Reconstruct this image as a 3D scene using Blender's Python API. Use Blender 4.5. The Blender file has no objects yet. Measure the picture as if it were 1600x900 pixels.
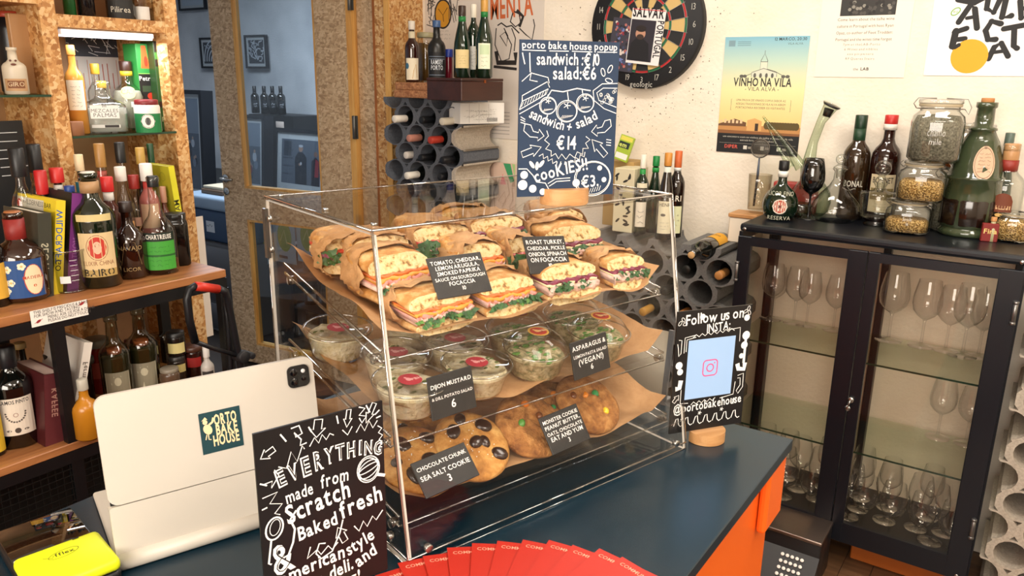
import bpy, bmesh, math, random
from math import sin, cos, pi, radians, sqrt, atan2, hypot, degrees
from mathutils import Vector, Matrix, Euler, noise
random.seed(7)
SC = bpy.context.scene
COL = SC.collection

# ------------------------------------------------------------------ camera
EYE = Vector((0, 0, 1.60)); FPX = 1206.38
_yaw, _pit, _rol = radians(34.617), radians(15.188), radians(.866)
FWD = Vector((-sin(_yaw)*cos(_pit), cos(_yaw)*cos(_pit), -sin(_pit)))
_r = Vector((cos(_yaw), sin(_yaw), 0)); _u = _r.cross(FWD)
RGT = _r*cos(_rol) + _u*sin(_rol); UPV = _u*cos(_rol) - _r*sin(_rol)
camd = bpy.data.cameras.new('camera'); cam = bpy.data.objects.new('camera', camd); COL.objects.link(cam)
camd.sensor_width = 36; camd.lens = FPX/1600*36; camd.clip_start = .02
cam.matrix_world = Matrix(((RGT.x, UPV.x, -FWD.x, 0), (RGT.y, UPV.y, -FWD.y, 0), (RGT.z, UPV.z, -FWD.z, 1.60), (0, 0, 0, 1)))
SC.camera = cam

# ------------------------------------------------------------------ world, lamps, exposure
SC.view_settings.view_transform = 'Standard'; SC.view_settings.look = 'None'
SC.view_settings.gamma = 1; SC.view_settings.use_curve_mapping = False
SC.view_settings.exposure = -0.38
try:
    SC.cycles.transparent_max_bounces = 32; SC.cycles.max_bounces = 10; SC.cycles.glossy_bounces = 5
    SC.cycles.caustics_reflective = False; SC.cycles.caustics_refractive = False
    SC.cycles.sample_clamp_indirect = 4
except Exception: pass
W = bpy.data.worlds.new('world'); SC.world = W; W.use_nodes = True
W.node_tree.nodes['Background'].inputs[0].default_value = (1, .93, .85, 1)
W.node_tree.nodes['Background'].inputs[1].default_value = .3
LAMPS = [  # x, y, z, size x, size y, watts, colour, tilt about x, tilt about y
    (1.5, .75, 2.66, 1.2, .7, 44, (1, .92, .82), 0, 0),
    (.35, -.35, 2.66, 1.2, .6, 38, (1, .93, .84), 0, 0),
    (-1.1, 1.9, 2.66, .9, .3, 24, (1, .92, .82), 0, 0),
    (.1, 1.75, 2.66, .9, .3, 28, (1, .92, .82), 0, 0),
    (-4.6, 3.3, 2.60, 1.6, .9, 95, (.78, .88, 1), 0, 0),  # far-room daylight, given off by an added ceiling panel
]
FILL = (-.1, -1.50, 1.75, 1.9, 1.1, 88, (1, .93, .84))      # added fill light behind the camera, brightens the cabinet inside
for k, (x, y, z, sx, sy, w, c, tx, ty) in enumerate(LAMPS+[FILL+(pi/2, 0)]):
    ld = bpy.data.lights.new('lamp', 'AREA'); ld.shape = 'RECTANGLE'; ld.size = sx; ld.size_y = sy; ld.energy = w; ld.color = c
    lo = bpy.data.objects.new('lamp_or_fill_light', ld); lo.location = (x, y, z); lo.rotation_euler = (tx, ty, 0); COL.objects.link(lo)  # ceiling lamps, then the added fill behind the camera

# ------------------------------------------------------------------ pixel rays on real planes
def ray(x, y): return FWD + RGT*((x-800)/FPX) - UPV*((y-450)/FPX)
def onZ(x, y, z): d = ray(x, y); return EYE + d*((z-1.6)/d.z)
def onY(x, y, Y): d = ray(x, y); return EYE + d*(Y/d.y)
def onX(x, y, X): d = ray(x, y); return EYE + d*(X/d.x)
def onP(x, y, P, n): d = ray(x, y); return EYE + d*((P-EYE).dot(n)/d.dot(n))
def rpx(w, p): return w/2*(Vector(p)-EYE).dot(FWD)/FPX

# ------------------------------------------------------------------ materials
def lin(h):
    if isinstance(h, (tuple, list)): return (*h[:3], 1)
    h = h.lstrip('#'); c = [int(h[i:i+2], 16)/255 for i in (0, 2, 4)]
    return (*[x/12.92 if x <= .04045 else ((x+.055)/1.055)**2.4 for x in c], 1)
MATS = {}
def nt(name):
    m = bpy.data.materials.new(name); m.use_nodes = True; t = m.node_tree; t.nodes.clear()
    o = t.nodes.new('ShaderNodeOutputMaterial'); return m, t, o
def N(t, kind, **kw):
    n = t.nodes.new('ShaderNode'+kind)
    for k, v in kw.items():
        if k[0] == '_': n.inputs[k[1:].replace('_', ' ')].default_value = v
        else: setattr(n, k, v)
    return n
def coords(t, scale=(1, 1, 1), rot=(0, 0, 0), kind='Object'):
    c = N(t, 'TexCoord'); mp = N(t, 'Mapping'); mp.inputs['Scale'].default_value = scale; mp.inputs['Rotation'].default_value = rot
    t.links.new(c.outputs[kind], mp.inputs['Vector']); return mp.outputs[0]
def ramp(t, src, stops, interp='LINEAR'):
    r = N(t, 'ValToRGB'); r.color_ramp.interpolation = interp; e = r.color_ramp.elements
    while len(e) < len(stops): e.new(.5)
    for k, (p, c) in enumerate(stops): e[k].position = p; e[k].color = lin(c)
    t.links.new(src, r.inputs[0]); return r.outputs[0]
def M(hexc, rough=.5, metal=0, spec=.5, coat=0, emit=0, bump=0, bscale=60, var=0, vscale=8):
    key = (hexc, rough, metal, spec, coat, emit, bump, bscale, var)
    if key in MATS: return MATS[key]
    m, t, o = nt('paint'); b = N(t, 'BsdfPrincipled', _Base_Color=lin(hexc), _Roughness=rough, _Metallic=metal)
    b.inputs['Specular IOR Level'].default_value = spec; b.inputs['Coat Weight'].default_value = coat
    if emit: b.inputs['Emission Color'].default_value = lin(hexc); b.inputs['Emission Strength'].default_value = emit
    if bump or var:
        cc = coords(t)
    if bump:
        n = N(t, 'TexNoise', _Scale=bscale, _Detail=4); t.links.new(cc, n.inputs['Vector'])
        bp = N(t, 'Bump', _Strength=bump, _Distance=.01); t.links.new(n.outputs[0], bp.inputs['Height']); t.links.new(bp.outputs[0], b.inputs['Normal'])
    if var:
        n = N(t, 'TexNoise', _Scale=vscale, _Detail=5); t.links.new(cc, n.inputs['Vector'])
        c = lin(hexc); lo = tuple(x*(1-var) for x in c[:3]); hi = tuple(min(1, x*(1+var)) for x in c[:3])
        t.links.new(ramp(t, n.outputs[0], [(.3, lo), (.7, hi)]), b.inputs['Base Color'])
    t.links.new(b.outputs[0], o.inputs[0]); MATS[key] = m; return m
def thin(tint='f4f6f4', edge='9fa8a4', refl=.7, base=.05, rough=.02, key=None):
    k = ('thin', tint, edge, refl, base)
    if k in MATS: return MATS[k]
    m, t, o = nt('clear_glass'); lw = N(t, 'LayerWeight', _Blend=.5)
    p = N(t, 'Math', operation='POWER'); t.links.new(lw.outputs['Facing'], p.inputs[0]); p.inputs[1].default_value = 3.5
    mm = N(t, 'Math', operation='MULTIPLY_ADD'); t.links.new(p.outputs[0], mm.inputs[0]); mm.inputs[1].default_value = refl; mm.inputs[2].default_value = base
    tr = N(t, 'BsdfTransparent'); gl = N(t, 'BsdfGlossy', _Roughness=rough)
    t.links.new(ramp(t, lw.outputs['Facing'], [(.35, tint), (.98, edge)]), tr.inputs[0])
    mx = N(t, 'MixShader'); t.links.new(mm.outputs[0], mx.inputs[0]); t.links.new(tr.outputs[0], mx.inputs[1]); t.links.new(gl.outputs[0], mx.inputs[2])
    t.links.new(mx.outputs[0], o.inputs[0]); MATS[k] = m; return m
def liquid(hexc, body=.55):
    k = ('liq', hexc, body)
    if k in MATS: return MATS[k]
    m, t, o = nt('liquid'); tr = N(t, 'BsdfTransparent', _Color=lin(hexc)); d = N(t, 'BsdfPrincipled', _Base_Color=lin(hexc), _Roughness=.15)
    mx = N(t, 'MixShader', _Fac=body); t.links.new(tr.outputs[0], mx.inputs[1]); t.links.new(d.outputs[0], mx.inputs[2])
    t.links.new(mx.outputs[0], o.inputs[0]); MATS[k] = m; return m
def osb(name, cols, seed=0, rough=.55, sc=1):
    m, t, o = nt(name); b = N(t, 'BsdfPrincipled', _Roughness=rough)
    outs = []
    for k, (rot, s) in enumerate((((.5, .4, .1), (150, 150, 34)), ((-.9, .8, .4), (140, 140, 30)), ((1.3, -1.2, .7), (160, 160, 36)))):
        v0 = coords(t, (1, 1, 1), rot); mp = N(t, 'Mapping'); mp.inputs['Scale'].default_value = tuple(q*sc for q in s); t.links.new(v0, mp.inputs['Vector']); v = mp.outputs[0]; nz = N(t, 'TexNoise', _Scale=.8); t.links.new(v, nz.inputs['Vector'])
        ad = N(t, 'VectorMath', operation='ADD'); t.links.new(v, ad.inputs[0]); t.links.new(nz.outputs['Color'], ad.inputs[1])
        vo = N(t, 'TexVoronoi', _Scale=.7); t.links.new(ad.outputs[0], vo.inputs['Vector'])
        sp = N(t, 'SeparateColor'); t.links.new(vo.outputs['Color'], sp.inputs[0]); outs.append((sp.outputs[0], sp.outputs[1]))
    def mix(f, a, b_):
        q = N(t, 'Mix', data_type='FLOAT'); t.links.new(f, q.inputs[0]); t.links.new(a, q.inputs[2]); t.links.new(b_, q.inputs[3]); return q.outputs[0]
    def step(x, v):
        q = N(t, 'Math', operation='GREATER_THAN'); t.links.new(x, q.inputs[0]); q.inputs[1].default_value = v; return q.outputs[0]
    a = mix(step(outs[0][1], .5), outs[0][0], outs[1][0]); a = mix(step(outs[2][1], .62), a, outs[2][0])
    nf = N(t, 'TexNoise', _Scale=90*sc, _Detail=3); t.links.new(coords(t, (1, 1, .3)), nf.inputs['Vector'])
    ad = N(t, 'Math', operation='MULTIPLY_ADD'); t.links.new(nf.outputs[0], ad.inputs[0]); ad.inputs[1].default_value = .35; ad.inputs[2].default_value = -.17
    a2 = N(t, 'Math', operation='ADD'); t.links.new(a, a2.inputs[0]); t.links.new(ad.outputs[0], a2.inputs[1])
    t.links.new(ramp(t, a2.outputs[0], cols), b.inputs['Base Color'])
    bp = N(t, 'Bump', _Strength=.25, _Distance=.004); t.links.new(a2.outputs[0], bp.inputs['Height']); t.links.new(bp.outputs[0], b.inputs['Normal'])
    t.links.new(b.outputs[0], o.inputs[0]); return m
def wood(name, c1, c2, axis=1, rough=.45, scale=14, c3=None):
    m, t, o = nt(name); b = N(t, 'BsdfPrincipled', _Roughness=rough)
    s = [scale]*3; s[axis] = scale*.09
    n = N(t, 'TexNoise', _Scale=1.6, _Detail=8, _Roughness=.65, _Distortion=.6); t.links.new(coords(t, tuple(s)), n.inputs['Vector'])
    st = [(.3, c1), (.62, c2)] + ([(.8, c3)] if c3 else [])
    t.links.new(ramp(t, n.outputs[0], st), b.inputs['Base Color'])
    t.links.new(b.outputs[0], o.inputs[0]); return m
def speck(name, cols, scale=300, rough=.6, bump=.3, dist=.003, detail=5, vor=False):
    m, t, o = nt(name); b = N(t, 'BsdfPrincipled', _Roughness=rough)
    if vor: n = N(t, 'TexVoronoi', _Scale=scale)
    else: n = N(t, 'TexNoise', _Scale=scale, _Detail=detail, _Roughness=.65)
    t.links.new(coords(t), n.inputs['Vector'])
    t.links.new(ramp(t, n.outputs[0], cols), b.inputs['Base Color'])
    bp = N(t, 'Bump', _Strength=bump, _Distance=dist); t.links.new(n.outputs[0], bp.inputs['Height']); t.links.new(bp.outputs[0], b.inputs['Normal'])
    t.links.new(b.outputs[0], o.inputs[0]); return m

OSB = osb('osb_board', [(.05, 'a06a36'), (.3, 'bf884e'), (.6, 'cd9b60'), (.95, 'debb88')])
OSBD = osb('osb_door', [(.05, 'a98a68'), (.3, 'c0a07c'), (.6, 'ccae88'), (.95, 'dcc29e')])
PINE = wood('pine_edge', 'c8893f', 'e8b668', 2, .5, 20)
PINED = wood('pine_dark', '9c5f24', 'c98a45', 2, .5, 20)
SHELFW = wood('oak_shelf', '7d4a28', 'b37848', 1, .42, 16, 'c08a58')
BEECH = wood('beech', 'b27c48', 'cc9a66', 0, .5, 40)
BLK = M('141516', .45); BLKM = M('17181a', .38, .3); STEEL = M('b8b8b6', .25, 1); WHITE = M('f2efe9', .5)
GLASS = thin('fafbf9', 'b0b6b1', 1.4, .07); GREENGL = thin('e9f0e4', '8fa388', .7, .05); ACR = thin('ffffff', 'f2f0ed', .35, .02, .02)
ACE = M('e9e4dc', .12, 0, .8)
WINEGL = thin('ffffff', 'f2f2ee', 1.5, .08)
DARKGL = M('0b0d0b', .07, 0, .8, .5); GRNGL = M('10301a', .07, 0, .8, .5); BRNGL = M('26100a', .08, 0, .8, .5); BLKMAT = M('0e0f10', .6)
NECKG = M('1f7a38', .08, 0, .8)
KRAFT = speck('kraft_paper', [(.3, 'b08355'), (.7, 'c79b6c')], 30, .75, .5, .006)
PAPER = M('efe7da', .7); LINE = M('1a1a1a', .6); CHALK = M('f3f2ee', .6)

# ------------------------------------------------------------------ mesh builder
def frame_of(P, U, V):
    U = Vector(U).normalized(); V = Vector(V).normalized(); Wn = U.cross(V)
    P = Vector(P); return Matrix(((U.x, V.x, Wn.x, P.x), (U.y, V.y, Wn.y, P.y), (U.z, V.z, Wn.z, P.z), (0, 0, 0, 1)))
class MB:
    def __init__(s): s.v = []; s.f = []; s.m = []; s.s = []
    def add(s, vs, fs, m=0, sm=False, T=None):
        n = len(s.v)
        s.v += [tuple(T @ Vector(v)) for v in vs] if T is not None else [tuple(v) for v in vs]
        for f in fs: s.f.append(tuple(i+n for i in f)); s.m.append(m); s.s.append(sm)
        return s
    def box(s, a, b, m=0, T=None):
        x0, y0, z0 = a; x1, y1, z1 = b
        if x0 > x1: x0, x1 = x1, x0
        if y0 > y1: y0, y1 = y1, y0
        if z0 > z1: z0, z1 = z1, z0
        v = [(x0, y0, z0), (x1, y0, z0), (x1, y1, z0), (x0, y1, z0), (x0, y0, z1), (x1, y0, z1), (x1, y1, z1), (x0, y1, z1)]
        return s.add(v, [(3, 2, 1, 0), (4, 5, 6, 7), (0, 1, 5, 4), (1, 2, 6, 5), (2, 3, 7, 6), (3, 0, 4, 7)], m, False, T)
    def rbox(s, a, b, r=.004, seg=2, m=0, T=None, smooth=True):
        bm = bmesh.new(); bmesh.ops.create_cube(bm, size=1)
        c = [(a[i]+b[i])/2 for i in range(3)]; d = [abs(b[i]-a[i]) for i in range(3)]
        for v in bm.verts: v.co = Vector((c[0]+v.co.x*d[0], c[1]+v.co.y*d[1], c[2]+v.co.z*d[2]))
        bmesh.ops.bevel(bm, geom=bm.edges[:], offset=r, segments=seg, affect='EDGES', profile=.5)
        bm.verts.index_update(); s.add([v.co for v in bm.verts], [[v.index for v in f.verts] for f in bm.faces], m, smooth, T); bm.free(); return s
    def lathe(s, prof, n=24, m=0, T=None, sm=True, sq=None, wob=None):
        vs = []; idx = []
        for (r, z) in prof:
            if r < 1e-6: idx.append([len(vs)]); vs.append((0, 0, z)); continue
            row = []
            for k in range(n):
                a = 2*pi*k/n; q = 1
                if sq: p = sq(r) if callable(sq) else sq; q = (abs(cos(a))**p+abs(sin(a))**p)**(-1/p)
                if wob: q *= wob(a, z)
                row.append(len(vs)); vs.append((r*q*cos(a), r*q*sin(a), z))
            idx.append(row)
        fs = []
        for A, B in zip(idx, idx[1:]):
            if len(A) == 1 and len(B) == 1: continue
            for k in range(n):
                k2 = (k+1) % n
                if len(A) == 1: fs.append((A[0], B[k2], B[k]))
                elif len(B) == 1: fs.append((A[k], A[k2], B[0]))
                else: fs.append((A[k], A[k2], B[k2], B[k]))
        return s.add(vs, fs, m, sm, T)
    def cyl(s, c, r, h, n=16, m=0, T=None, axis=2, sm=True):
        R = Matrix.Translation(Vector(c))
        if axis == 0: R = R @ Matrix.Rotation(pi/2, 4, 'Y')
        if axis == 1: R = R @ Matrix.Rotation(-pi/2, 4, 'X')
        e = min(r, h)*.08
        return s.lathe([(0, 0), (r-e, 0), (r, e), (r, h-e), (r-e, h), (0, h)], n, m, (T @ R) if T is not None else R, sm)
    def tube(s, pts, r, n=8, m=0, T=None, closed=False, caps=True):
        pts = [Vector(p) for p in pts]; rs = r if isinstance(r, (list, tuple)) else [r]*len(pts)
        L = len(pts); tg = []
        for i in range(L):
            a = pts[(i-1) % L] if (closed or i > 0) else pts[0]; b = pts[(i+1) % L] if (closed or i < L-1) else pts[-1]
            tg.append((b-a).normalized() if (b-a).length > 1e-9 else Vector((0, 0, 1)))
        up = Vector((0, 0, 1)) if abs(tg[0].z) < .9 else Vector((1, 0, 0))
        nn = (up - tg[0]*up.dot(tg[0])).normalized(); vs = []
        for i in range(L):
            nn = (nn - tg[i]*nn.dot(tg[i])).normalized(); bb = tg[i].cross(nn)
            for k in range(n):
                a = 2*pi*k/n; vs.append(pts[i] + (nn*cos(a)+bb*sin(a))*rs[i])
        fs = []
        for i in range(L if closed else L-1):
            j = (i+1) % L
            for k in range(n): fs.append((i*n+k, i*n+(k+1) % n, j*n+(k+1) % n, j*n+k))
        if caps and not closed: fs += [tuple(range(n))[::-1], tuple((L-1)*n+k for k in range(n))]
        return s.add(vs, fs, m, True, T)
    def prism(s, poly, h0, h1, m=0, T=None, m2=None, sm=False):
        n = len(poly); vs = [(x, y, h0) for x, y in poly]+[(x, y, h1) for x, y in poly]
        s.add(vs, [tuple(range(n))[::-1], tuple(range(n, 2*n))], m, False, T)
        return s.add(vs, [(k, (k+1) % n, n+(k+1) % n, n+k) for k in range(n)], m if m2 is None else m2, sm, T)
    def grid(s, nu, nv, fn, m=0, sm=True, thick=0):
        vs = [fn(i/nu, j/nv) for j in range(nv+1) for i in range(nu+1)]
        q = nu+1; fs = [(j*q+i, j*q+i+1, (j+1)*q+i+1, (j+1)*q+i) for j in range(nv) for i in range(nu)]
        return s.add(vs, fs, m, sm)
    def ball(s, c, r, n=12, m=0, T=None, sc=(1, 1, 1)):
        k = max(4, n//2); pr = [(sin(pi*i/k)*r, -cos(pi*i/k)*r) for i in range(k+1)]; pr[0] = (0, -r); pr[-1] = (0, r)
        R = Matrix.Translation(Vector(c)) @ Matrix.Diagonal((*sc, 1))
        return s.lathe(pr, n, m, (T @ R) if T is not None else R)
    def mesh(s, name, mats):
        me = bpy.data.meshes.new(name); me.from_pydata(s.v, [], s.f)
        for x in (mats if isinstance(mats, (list, tuple)) else [mats]): me.materials.append(x)
        me.polygons.foreach_set('material_index', s.m); me.polygons.foreach_set('use_smooth', s.s); me.update(); return me
    def build(s, name, mats, parent=None, label=None):
        o = bpy.data.objects.new(name, s.mesh(name, mats)); COL.objects.link(o)
        if parent is not None: o.parent = parent
        if label: o['label'] = label
        return o
def thing(name, label, cat, loc=(0, 0, 0), rz=0, group=None, rot=None):
    o = bpy.data.objects.new(name, None); COL.objects.link(o); o.location = loc; o.empty_display_size = .02
    o.rotation_euler = rot if rot is not None else (0, 0, rz)
    return tag(o, label, cat, group)
def tag(o, label, cat, group=None):
    o['label'] = label; o['category'] = cat
    if group: o['group'] = group
    return o
def struct(o): o['kind'] = 'structure'; return o
KIDS = {}
def dup(root, loc=None, rz=None, label=None, rot=None, parent=None):
    def cp(o, par):
        c = o.copy(); COL.objects.link(c); c.parent = par
        for ch in list(o.children): cp(ch, c)
        return c
    r = cp(root, parent)
    if loc is not None: r.location = loc
    if rz is not None: r.rotation_euler = (0, 0, rz)
    if rot is not None: r.rotation_euler = rot
    if label: r['label'] = label
    return r
def facing(p, j=0): return atan2(-p[0], p[1]) + j     # turns a front that looks along local -Y towards the customer's side

# ------------------------------------------------------------------ flat print: glyphs, strokes, discs on a plane or round a bottle
GL = {}
_fc = bpy.data.curves.new('glyph', 'FONT'); _fo = bpy.data.objects.new('glyph', _fc); COL.objects.link(_fo)
_fc.resolution_u = 2; _fc.size = 1.4
def glyph(ch, bold):
    k = (ch, bold)
    if k not in GL:
        _fc.body = ch; _fc.offset = bold
        dg = bpy.context.evaluated_depsgraph_get(); dg.update(); me = _fo.evaluated_get(dg).to_mesh()
        vs = [(v.co.x, v.co.y) for v in me.vertices]; fs = [tuple(p.vertices) for p in me.polygons]
        w = max([v[0] for v in vs]) if vs else .3
        GL[k] = (vs, fs, w); _fo.evaluated_get(dg).to_mesh_clear()
    return GL[k]
class CV:
    def __init__(s, fn, rnd=False): s.rnd = rnd; s.fn = fn; s.mb = MB(); s.ms = []; s.k = 0
    def _m(s, m):
        if not isinstance(m, bpy.types.Material): m = M(m, .6)
        if m not in s.ms: s.ms.append(m)
        s.k += 1; return s.ms.index(m)
    def raw(s, vs, fs, m): i = s._m(m); L = s.k*2.2e-6; s.mb.add([s.fn(x, y, L) for x, y in vs], fs, i)
    def poly(s, pts, m): s.raw(pts, [tuple(range(len(pts)))], m)
    def rect(s, x0, y0, x1, y1, m, nx=1):
        for i in range(nx):
            a, b = x0+(x1-x0)*i/nx, x0+(x1-x0)*(i+1)/nx; s.k -= (i > 0); s.poly([(a, y0), (b, y0), (b, y1), (a, y1)], m)
    def disc(s, x, y, rx, m, ry=None, n=24, a0=0, a1=2*pi, rot=0):
        ry = ry or rx; P = []
        if s.rnd and rx > .006:
            nx = 8; s._m(m); s.k -= 1
            for i in range(nx):
                u0, u1 = -1+2*i/nx, -1+2*(i+1)/nx; a, b = ry*sqrt(max(0, 1-u0*u0)), ry*sqrt(max(0, 1-u1*u1)); s.poly([(x+rx*u0, y-a), (x+rx*u1, y-b), (x+rx*u1, y+b), (x+rx*u0, y+a)], m); s.k -= 1
            s.k += 1; return
        for k in range(n):
            a = a0+(a1-a0)*k/(n if a1-a0 > 6.2 else n-1); px, py = rx*cos(a), ry*sin(a); P.append((x+px*cos(rot)-py*sin(rot), y+px*sin(rot)+py*cos(rot)))
        s.poly(P, m)
    def line(s, pts, w, m, closed=False):
        n = len(pts); Lp = []; Rp = []
        for i in range(n):
            a = pts[(i-1) % n] if (closed or i) else pts[0]; b = pts[(i+1) % n] if (closed or i < n-1) else pts[-1]
            dx, dy = b[0]-a[0], b[1]-a[1]; d = hypot(dx, dy) or 1; nx, ny = -dy/d*w/2, dx/d*w/2
            Lp.append((pts[i][0]+nx, pts[i][1]+ny)); Rp.append((pts[i][0]-nx, pts[i][1]-ny))
        fs = [(i, (i+1) % n, n+(i+1) % n, n+i) for i in range(n if closed else n-1)]
        s.raw(Lp+Rp, fs, m)
    def ring(s, x, y, r, w, m, ry=None, n=28, rot=0):
        ry = ry or r; s.line([(x+r*cos(2*pi*k/n)*cos(rot)-ry*sin(2*pi*k/n)*sin(rot), y+r*cos(2*pi*k/n)*sin(rot)+ry*sin(2*pi*k/n)*cos(rot)) for k in range(n)], w, m, True)
    def text(s, t, x, y, size, m, ang=0, al='l', bold=0.0, jit=0, sx=1, arc=0, sp=.09, wd=None):
        i = s._m(m); tot = 0; ws = []
        for ch in t:
            w = .32 if ch == ' ' else glyph(ch, bold)[2]+sp; ws.append(w); tot += w
        if wd: sx = wd/(tot*size)
        elif getattr(s, 'maxw', None): sx = min(sx, s.maxw/(tot*size))
        q = {'l': 0, 'c': -tot/2, 'r': -tot}[al]; L = s.k*2.2e-6; px, py = x, y
        if al != 'l': px += q*size*sx*cos(ang); py += q*size*sx*sin(ang)
        dist = 0; a = ang + (arc/2 if arc else 0)
        if arc and al == 'c':
            r_ = tot*size*sx/arc; px = x - r_*sin(arc/2)*cos(ang) ; py = y - r_*sin(arc/2)*sin(ang)
        for ch, w in zip(t, ws):
            aw = w*size*sx
            if ch != ' ':
                vs, fs, _ = glyph(ch, bold); ja = a + (random.uniform(-jit, jit) if jit else 0); dy = random.uniform(-jit, jit)*size*.35 if jit else 0
                c_, s_ = cos(ja), sin(ja)
                s.mb.add([s.fn(px+(vx*size*sx)*c_-(vy*size+dy)*s_, py+(vx*size*sx)*s_+(vy*size+dy)*c_, L) for vx, vy in vs], fs, i)
            px += aw*cos(a); py += aw*sin(a); a -= arc*w/tot
    def zig(s, x0, y0, x1, y1, amp, n, w, m):
        dx, dy = (x1-x0), (y1-y0); d = hypot(dx, dy); nx, ny = -dy/d, dx/d
        s.line([(x0+dx*k/n+nx*amp*(1 if k % 2 else -1), y0+dy*k/n+ny*amp*(1 if k % 2 else -1)) for k in range(n+1)], w, m)
    def arrow(s, x, y, L, wd, ang, w, m, fill=None):
        P = [(0, -.25), (.55, -.25), (.5, -.5), (1, 0), (.5, .5), (.55, .25), (0, .25)]
        Q = [(x+px*L*cos(ang)-py*wd*sin(ang), y+px*L*sin(ang)+py*wd*cos(ang)) for px, py in P]
        s.line(Q, w, m, True)
    def scrawl(s, x0, y0, x1, h, m, w=None, step=None):
        w = w or h*.16; step = step or h*.5; x = x0
        while x < x1:
            n = random.randint(3, 7); P = []
            for k in range(n+1):
                P.append((min(x, x1), y0+random.uniform(0, h))); x += step
            s.line(P, w, m); x += step*1.1
    def build(s, name, parent=None, label=None): return s.mb.build(name, s.ms, parent, label)
def plane_fn(P, U, V, off=4e-4):
    P, U, V = Vector(P), Vector(U), Vector(V); n = U.cross(V).normalized()
    return lambda x, y, L: P+U*x+V*y+n*(off+L)
def flat_fn(y0=0, off=4e-4, x0=0, z0=0): return lambda x, y, L: (x+x0, y0-off-L, y+z0)
def round_fn(r, off=6e-4, z0=0, ty=0): return lambda x, y, L: ((r+off+L)*sin(x/r), -(r+off+L)*cos(x/r)+ty, y+z0)
# ================================================================== ROOM
def plaster(name, c1, c2, sc=6, bump=.35):
    m, t, o = nt(name); b = N(t, 'BsdfPrincipled', _Roughness=.85)
    n = N(t, 'TexNoise', _Scale=sc, _Detail=6); t.links.new(coords(t), n.inputs['Vector'])
    t.links.new(ramp(t, n.outputs[0], [(.32, c1), (.66, c2)]), b.inputs['Base Color'])
    n2 = N(t, 'TexNoise', _Scale=70, _Detail=6); t.links.new(coords(t), n2.inputs['Vector'])
    bp = N(t, 'Bump', _Strength=bump, _Distance=.006); t.links.new(n2.outputs[0], bp.inputs['Height']); t.links.new(bp.outputs[0], b.inputs['Normal'])
    t.links.new(b.outputs[0], o.inputs[0]); return m
WALLM = plaster('cream_plaster', 'e9ddc9', 'f2e8d8'); BACKM = plaster('grey_plaster', 'a3a9b0', 'c9cdd2', 2.2)
GREYW = plaster('grey_white_plaster', 'b9b2a8', 'cdc7be', 4)
YW = 2.93
def slab(name, a, b, m): return struct(MB().box(a, b).build(name, m))
fm, ft, fo_ = nt('floor_wood'); fb = N(ft, 'BsdfPrincipled', _Roughness=.4)
fbk = N(ft, 'TexNoise', _Scale=1, _Detail=6); ft.links.new(coords(ft, (3, 30, 1)), fbk.inputs['Vector'])
ft.links.new(ramp(ft, fbk.outputs[0], [(.3, '4a3323'), (.7, '7a583c')]), fb.inputs['Base Color']); ft.links.new(fb.outputs[0], fo_.inputs[0])
fl = slab('floor', (-7.6, -1.6, -.05), (2.6, 5.6, -.004), M('20150e', .8))
mbp = {}
for ix in range(14):          # floor boards in the part the photograph shows
    for iy in range(4):
        L = .62; x0 = -1.0+ix*.09; y0 = 1.2+iy*L+(ix % 2)*.3-.3
        if y0+L > YW: L = YW-y0
        if L < .1: continue
        k = round(L, 2)
        if k not in mbp: mbp[k] = MB().rbox((0, 0, -.004), (.088, L-.002, 0.0), .0008, 1, smooth=False).mesh('board', fm)
        o = bpy.data.objects.new('board', mbp[k]); COL.objects.link(o); o.parent = fl; o.location = (x0, y0, 0)
slab('ceiling', (-7.6, -1.6, 2.7), (2.6, 5.6, 2.75), M('e8e2d8', .9))
wb = slab('wall_back', (-2.95, YW, 0), (2.6, YW+.12, 2.7), WALLM)
slab('wall_right', (2.5, -1.6, 0), (2.6, YW, 2.7), WALLM)
slab('wall_front', (-2.6, -1.7, 0), (2.6, -1.6, 2.7), WALLM)
slab('wall_left', (-2.62, -1.6, 0), (-2.5, 1.52, 2.7), GREYW)
slab('wall_far', (-7.6, 4.7, 0), (-2.4, 4.8, 2.7), BACKM)
slab('wall_side', (-7.6, 1.4, 0), (-7.5, 4.8, 2.7), BACKM)
slab('wall_near', (-7.6, 1.3, 0), (-2.62, 1.4, 2.7), BACKM)
slab('wall_passage', (-2.95, YW+.12, 0), (-2.85, 4.7, 2.7), BACKM)
for (x, y, z, sx, sy, w, c, _, __) in LAMPS:
    lm = thing('ceiling_lamp', 'flat white ceiling light panel above the shop', 'lamp', (x, y, 2.70), group='flat ceiling light panels')
    f = MB(); e = .02
    f.box((-sx/2-e, -sy/2-e, -.03), (sx/2+e, -sy/2, 0)); f.box((-sx/2-e, sy/2, -.03), (sx/2+e, sy/2+e, 0)); f.box((-sx/2-e, -sy/2, -.03), (-sx/2, sy/2, 0)); f.box((sx/2, -sy/2, -.03), (sx/2+e, sy/2, 0))
    f.build('frame', WHITE, lm); MB().box((-sx/2, -sy/2, -.012), (sx/2, sy/2, -.004)).build('diffuser', M('fff3e2', .6, emit=1.0), lm)
fill_frame = struct(MB().box((FILL[0]-1.0, -1.599, 1.15), (FILL[0]+1.0, -1.56, 1.19)).box((FILL[0]-1.0, -1.599, 2.31), (FILL[0]+1.0, -1.56, 2.35)).box((FILL[0]-1.0, -1.599, 1.19), (FILL[0]-.96, -1.56, 2.31)).box((FILL[0]+.96, -1.599, 1.19), (FILL[0]+1.0, -1.56, 2.31)).build('fill_panel_1', WHITE))  # unseen frame dressing the added fill light
MB().box((FILL[0]-.96, -1.598, 1.19), (FILL[0]+.96, -1.59, 2.31)).build('pane', M('fff0dc', .5, emit=.8), fill_frame)  # glowing face of the added fill panel, out of view
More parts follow.
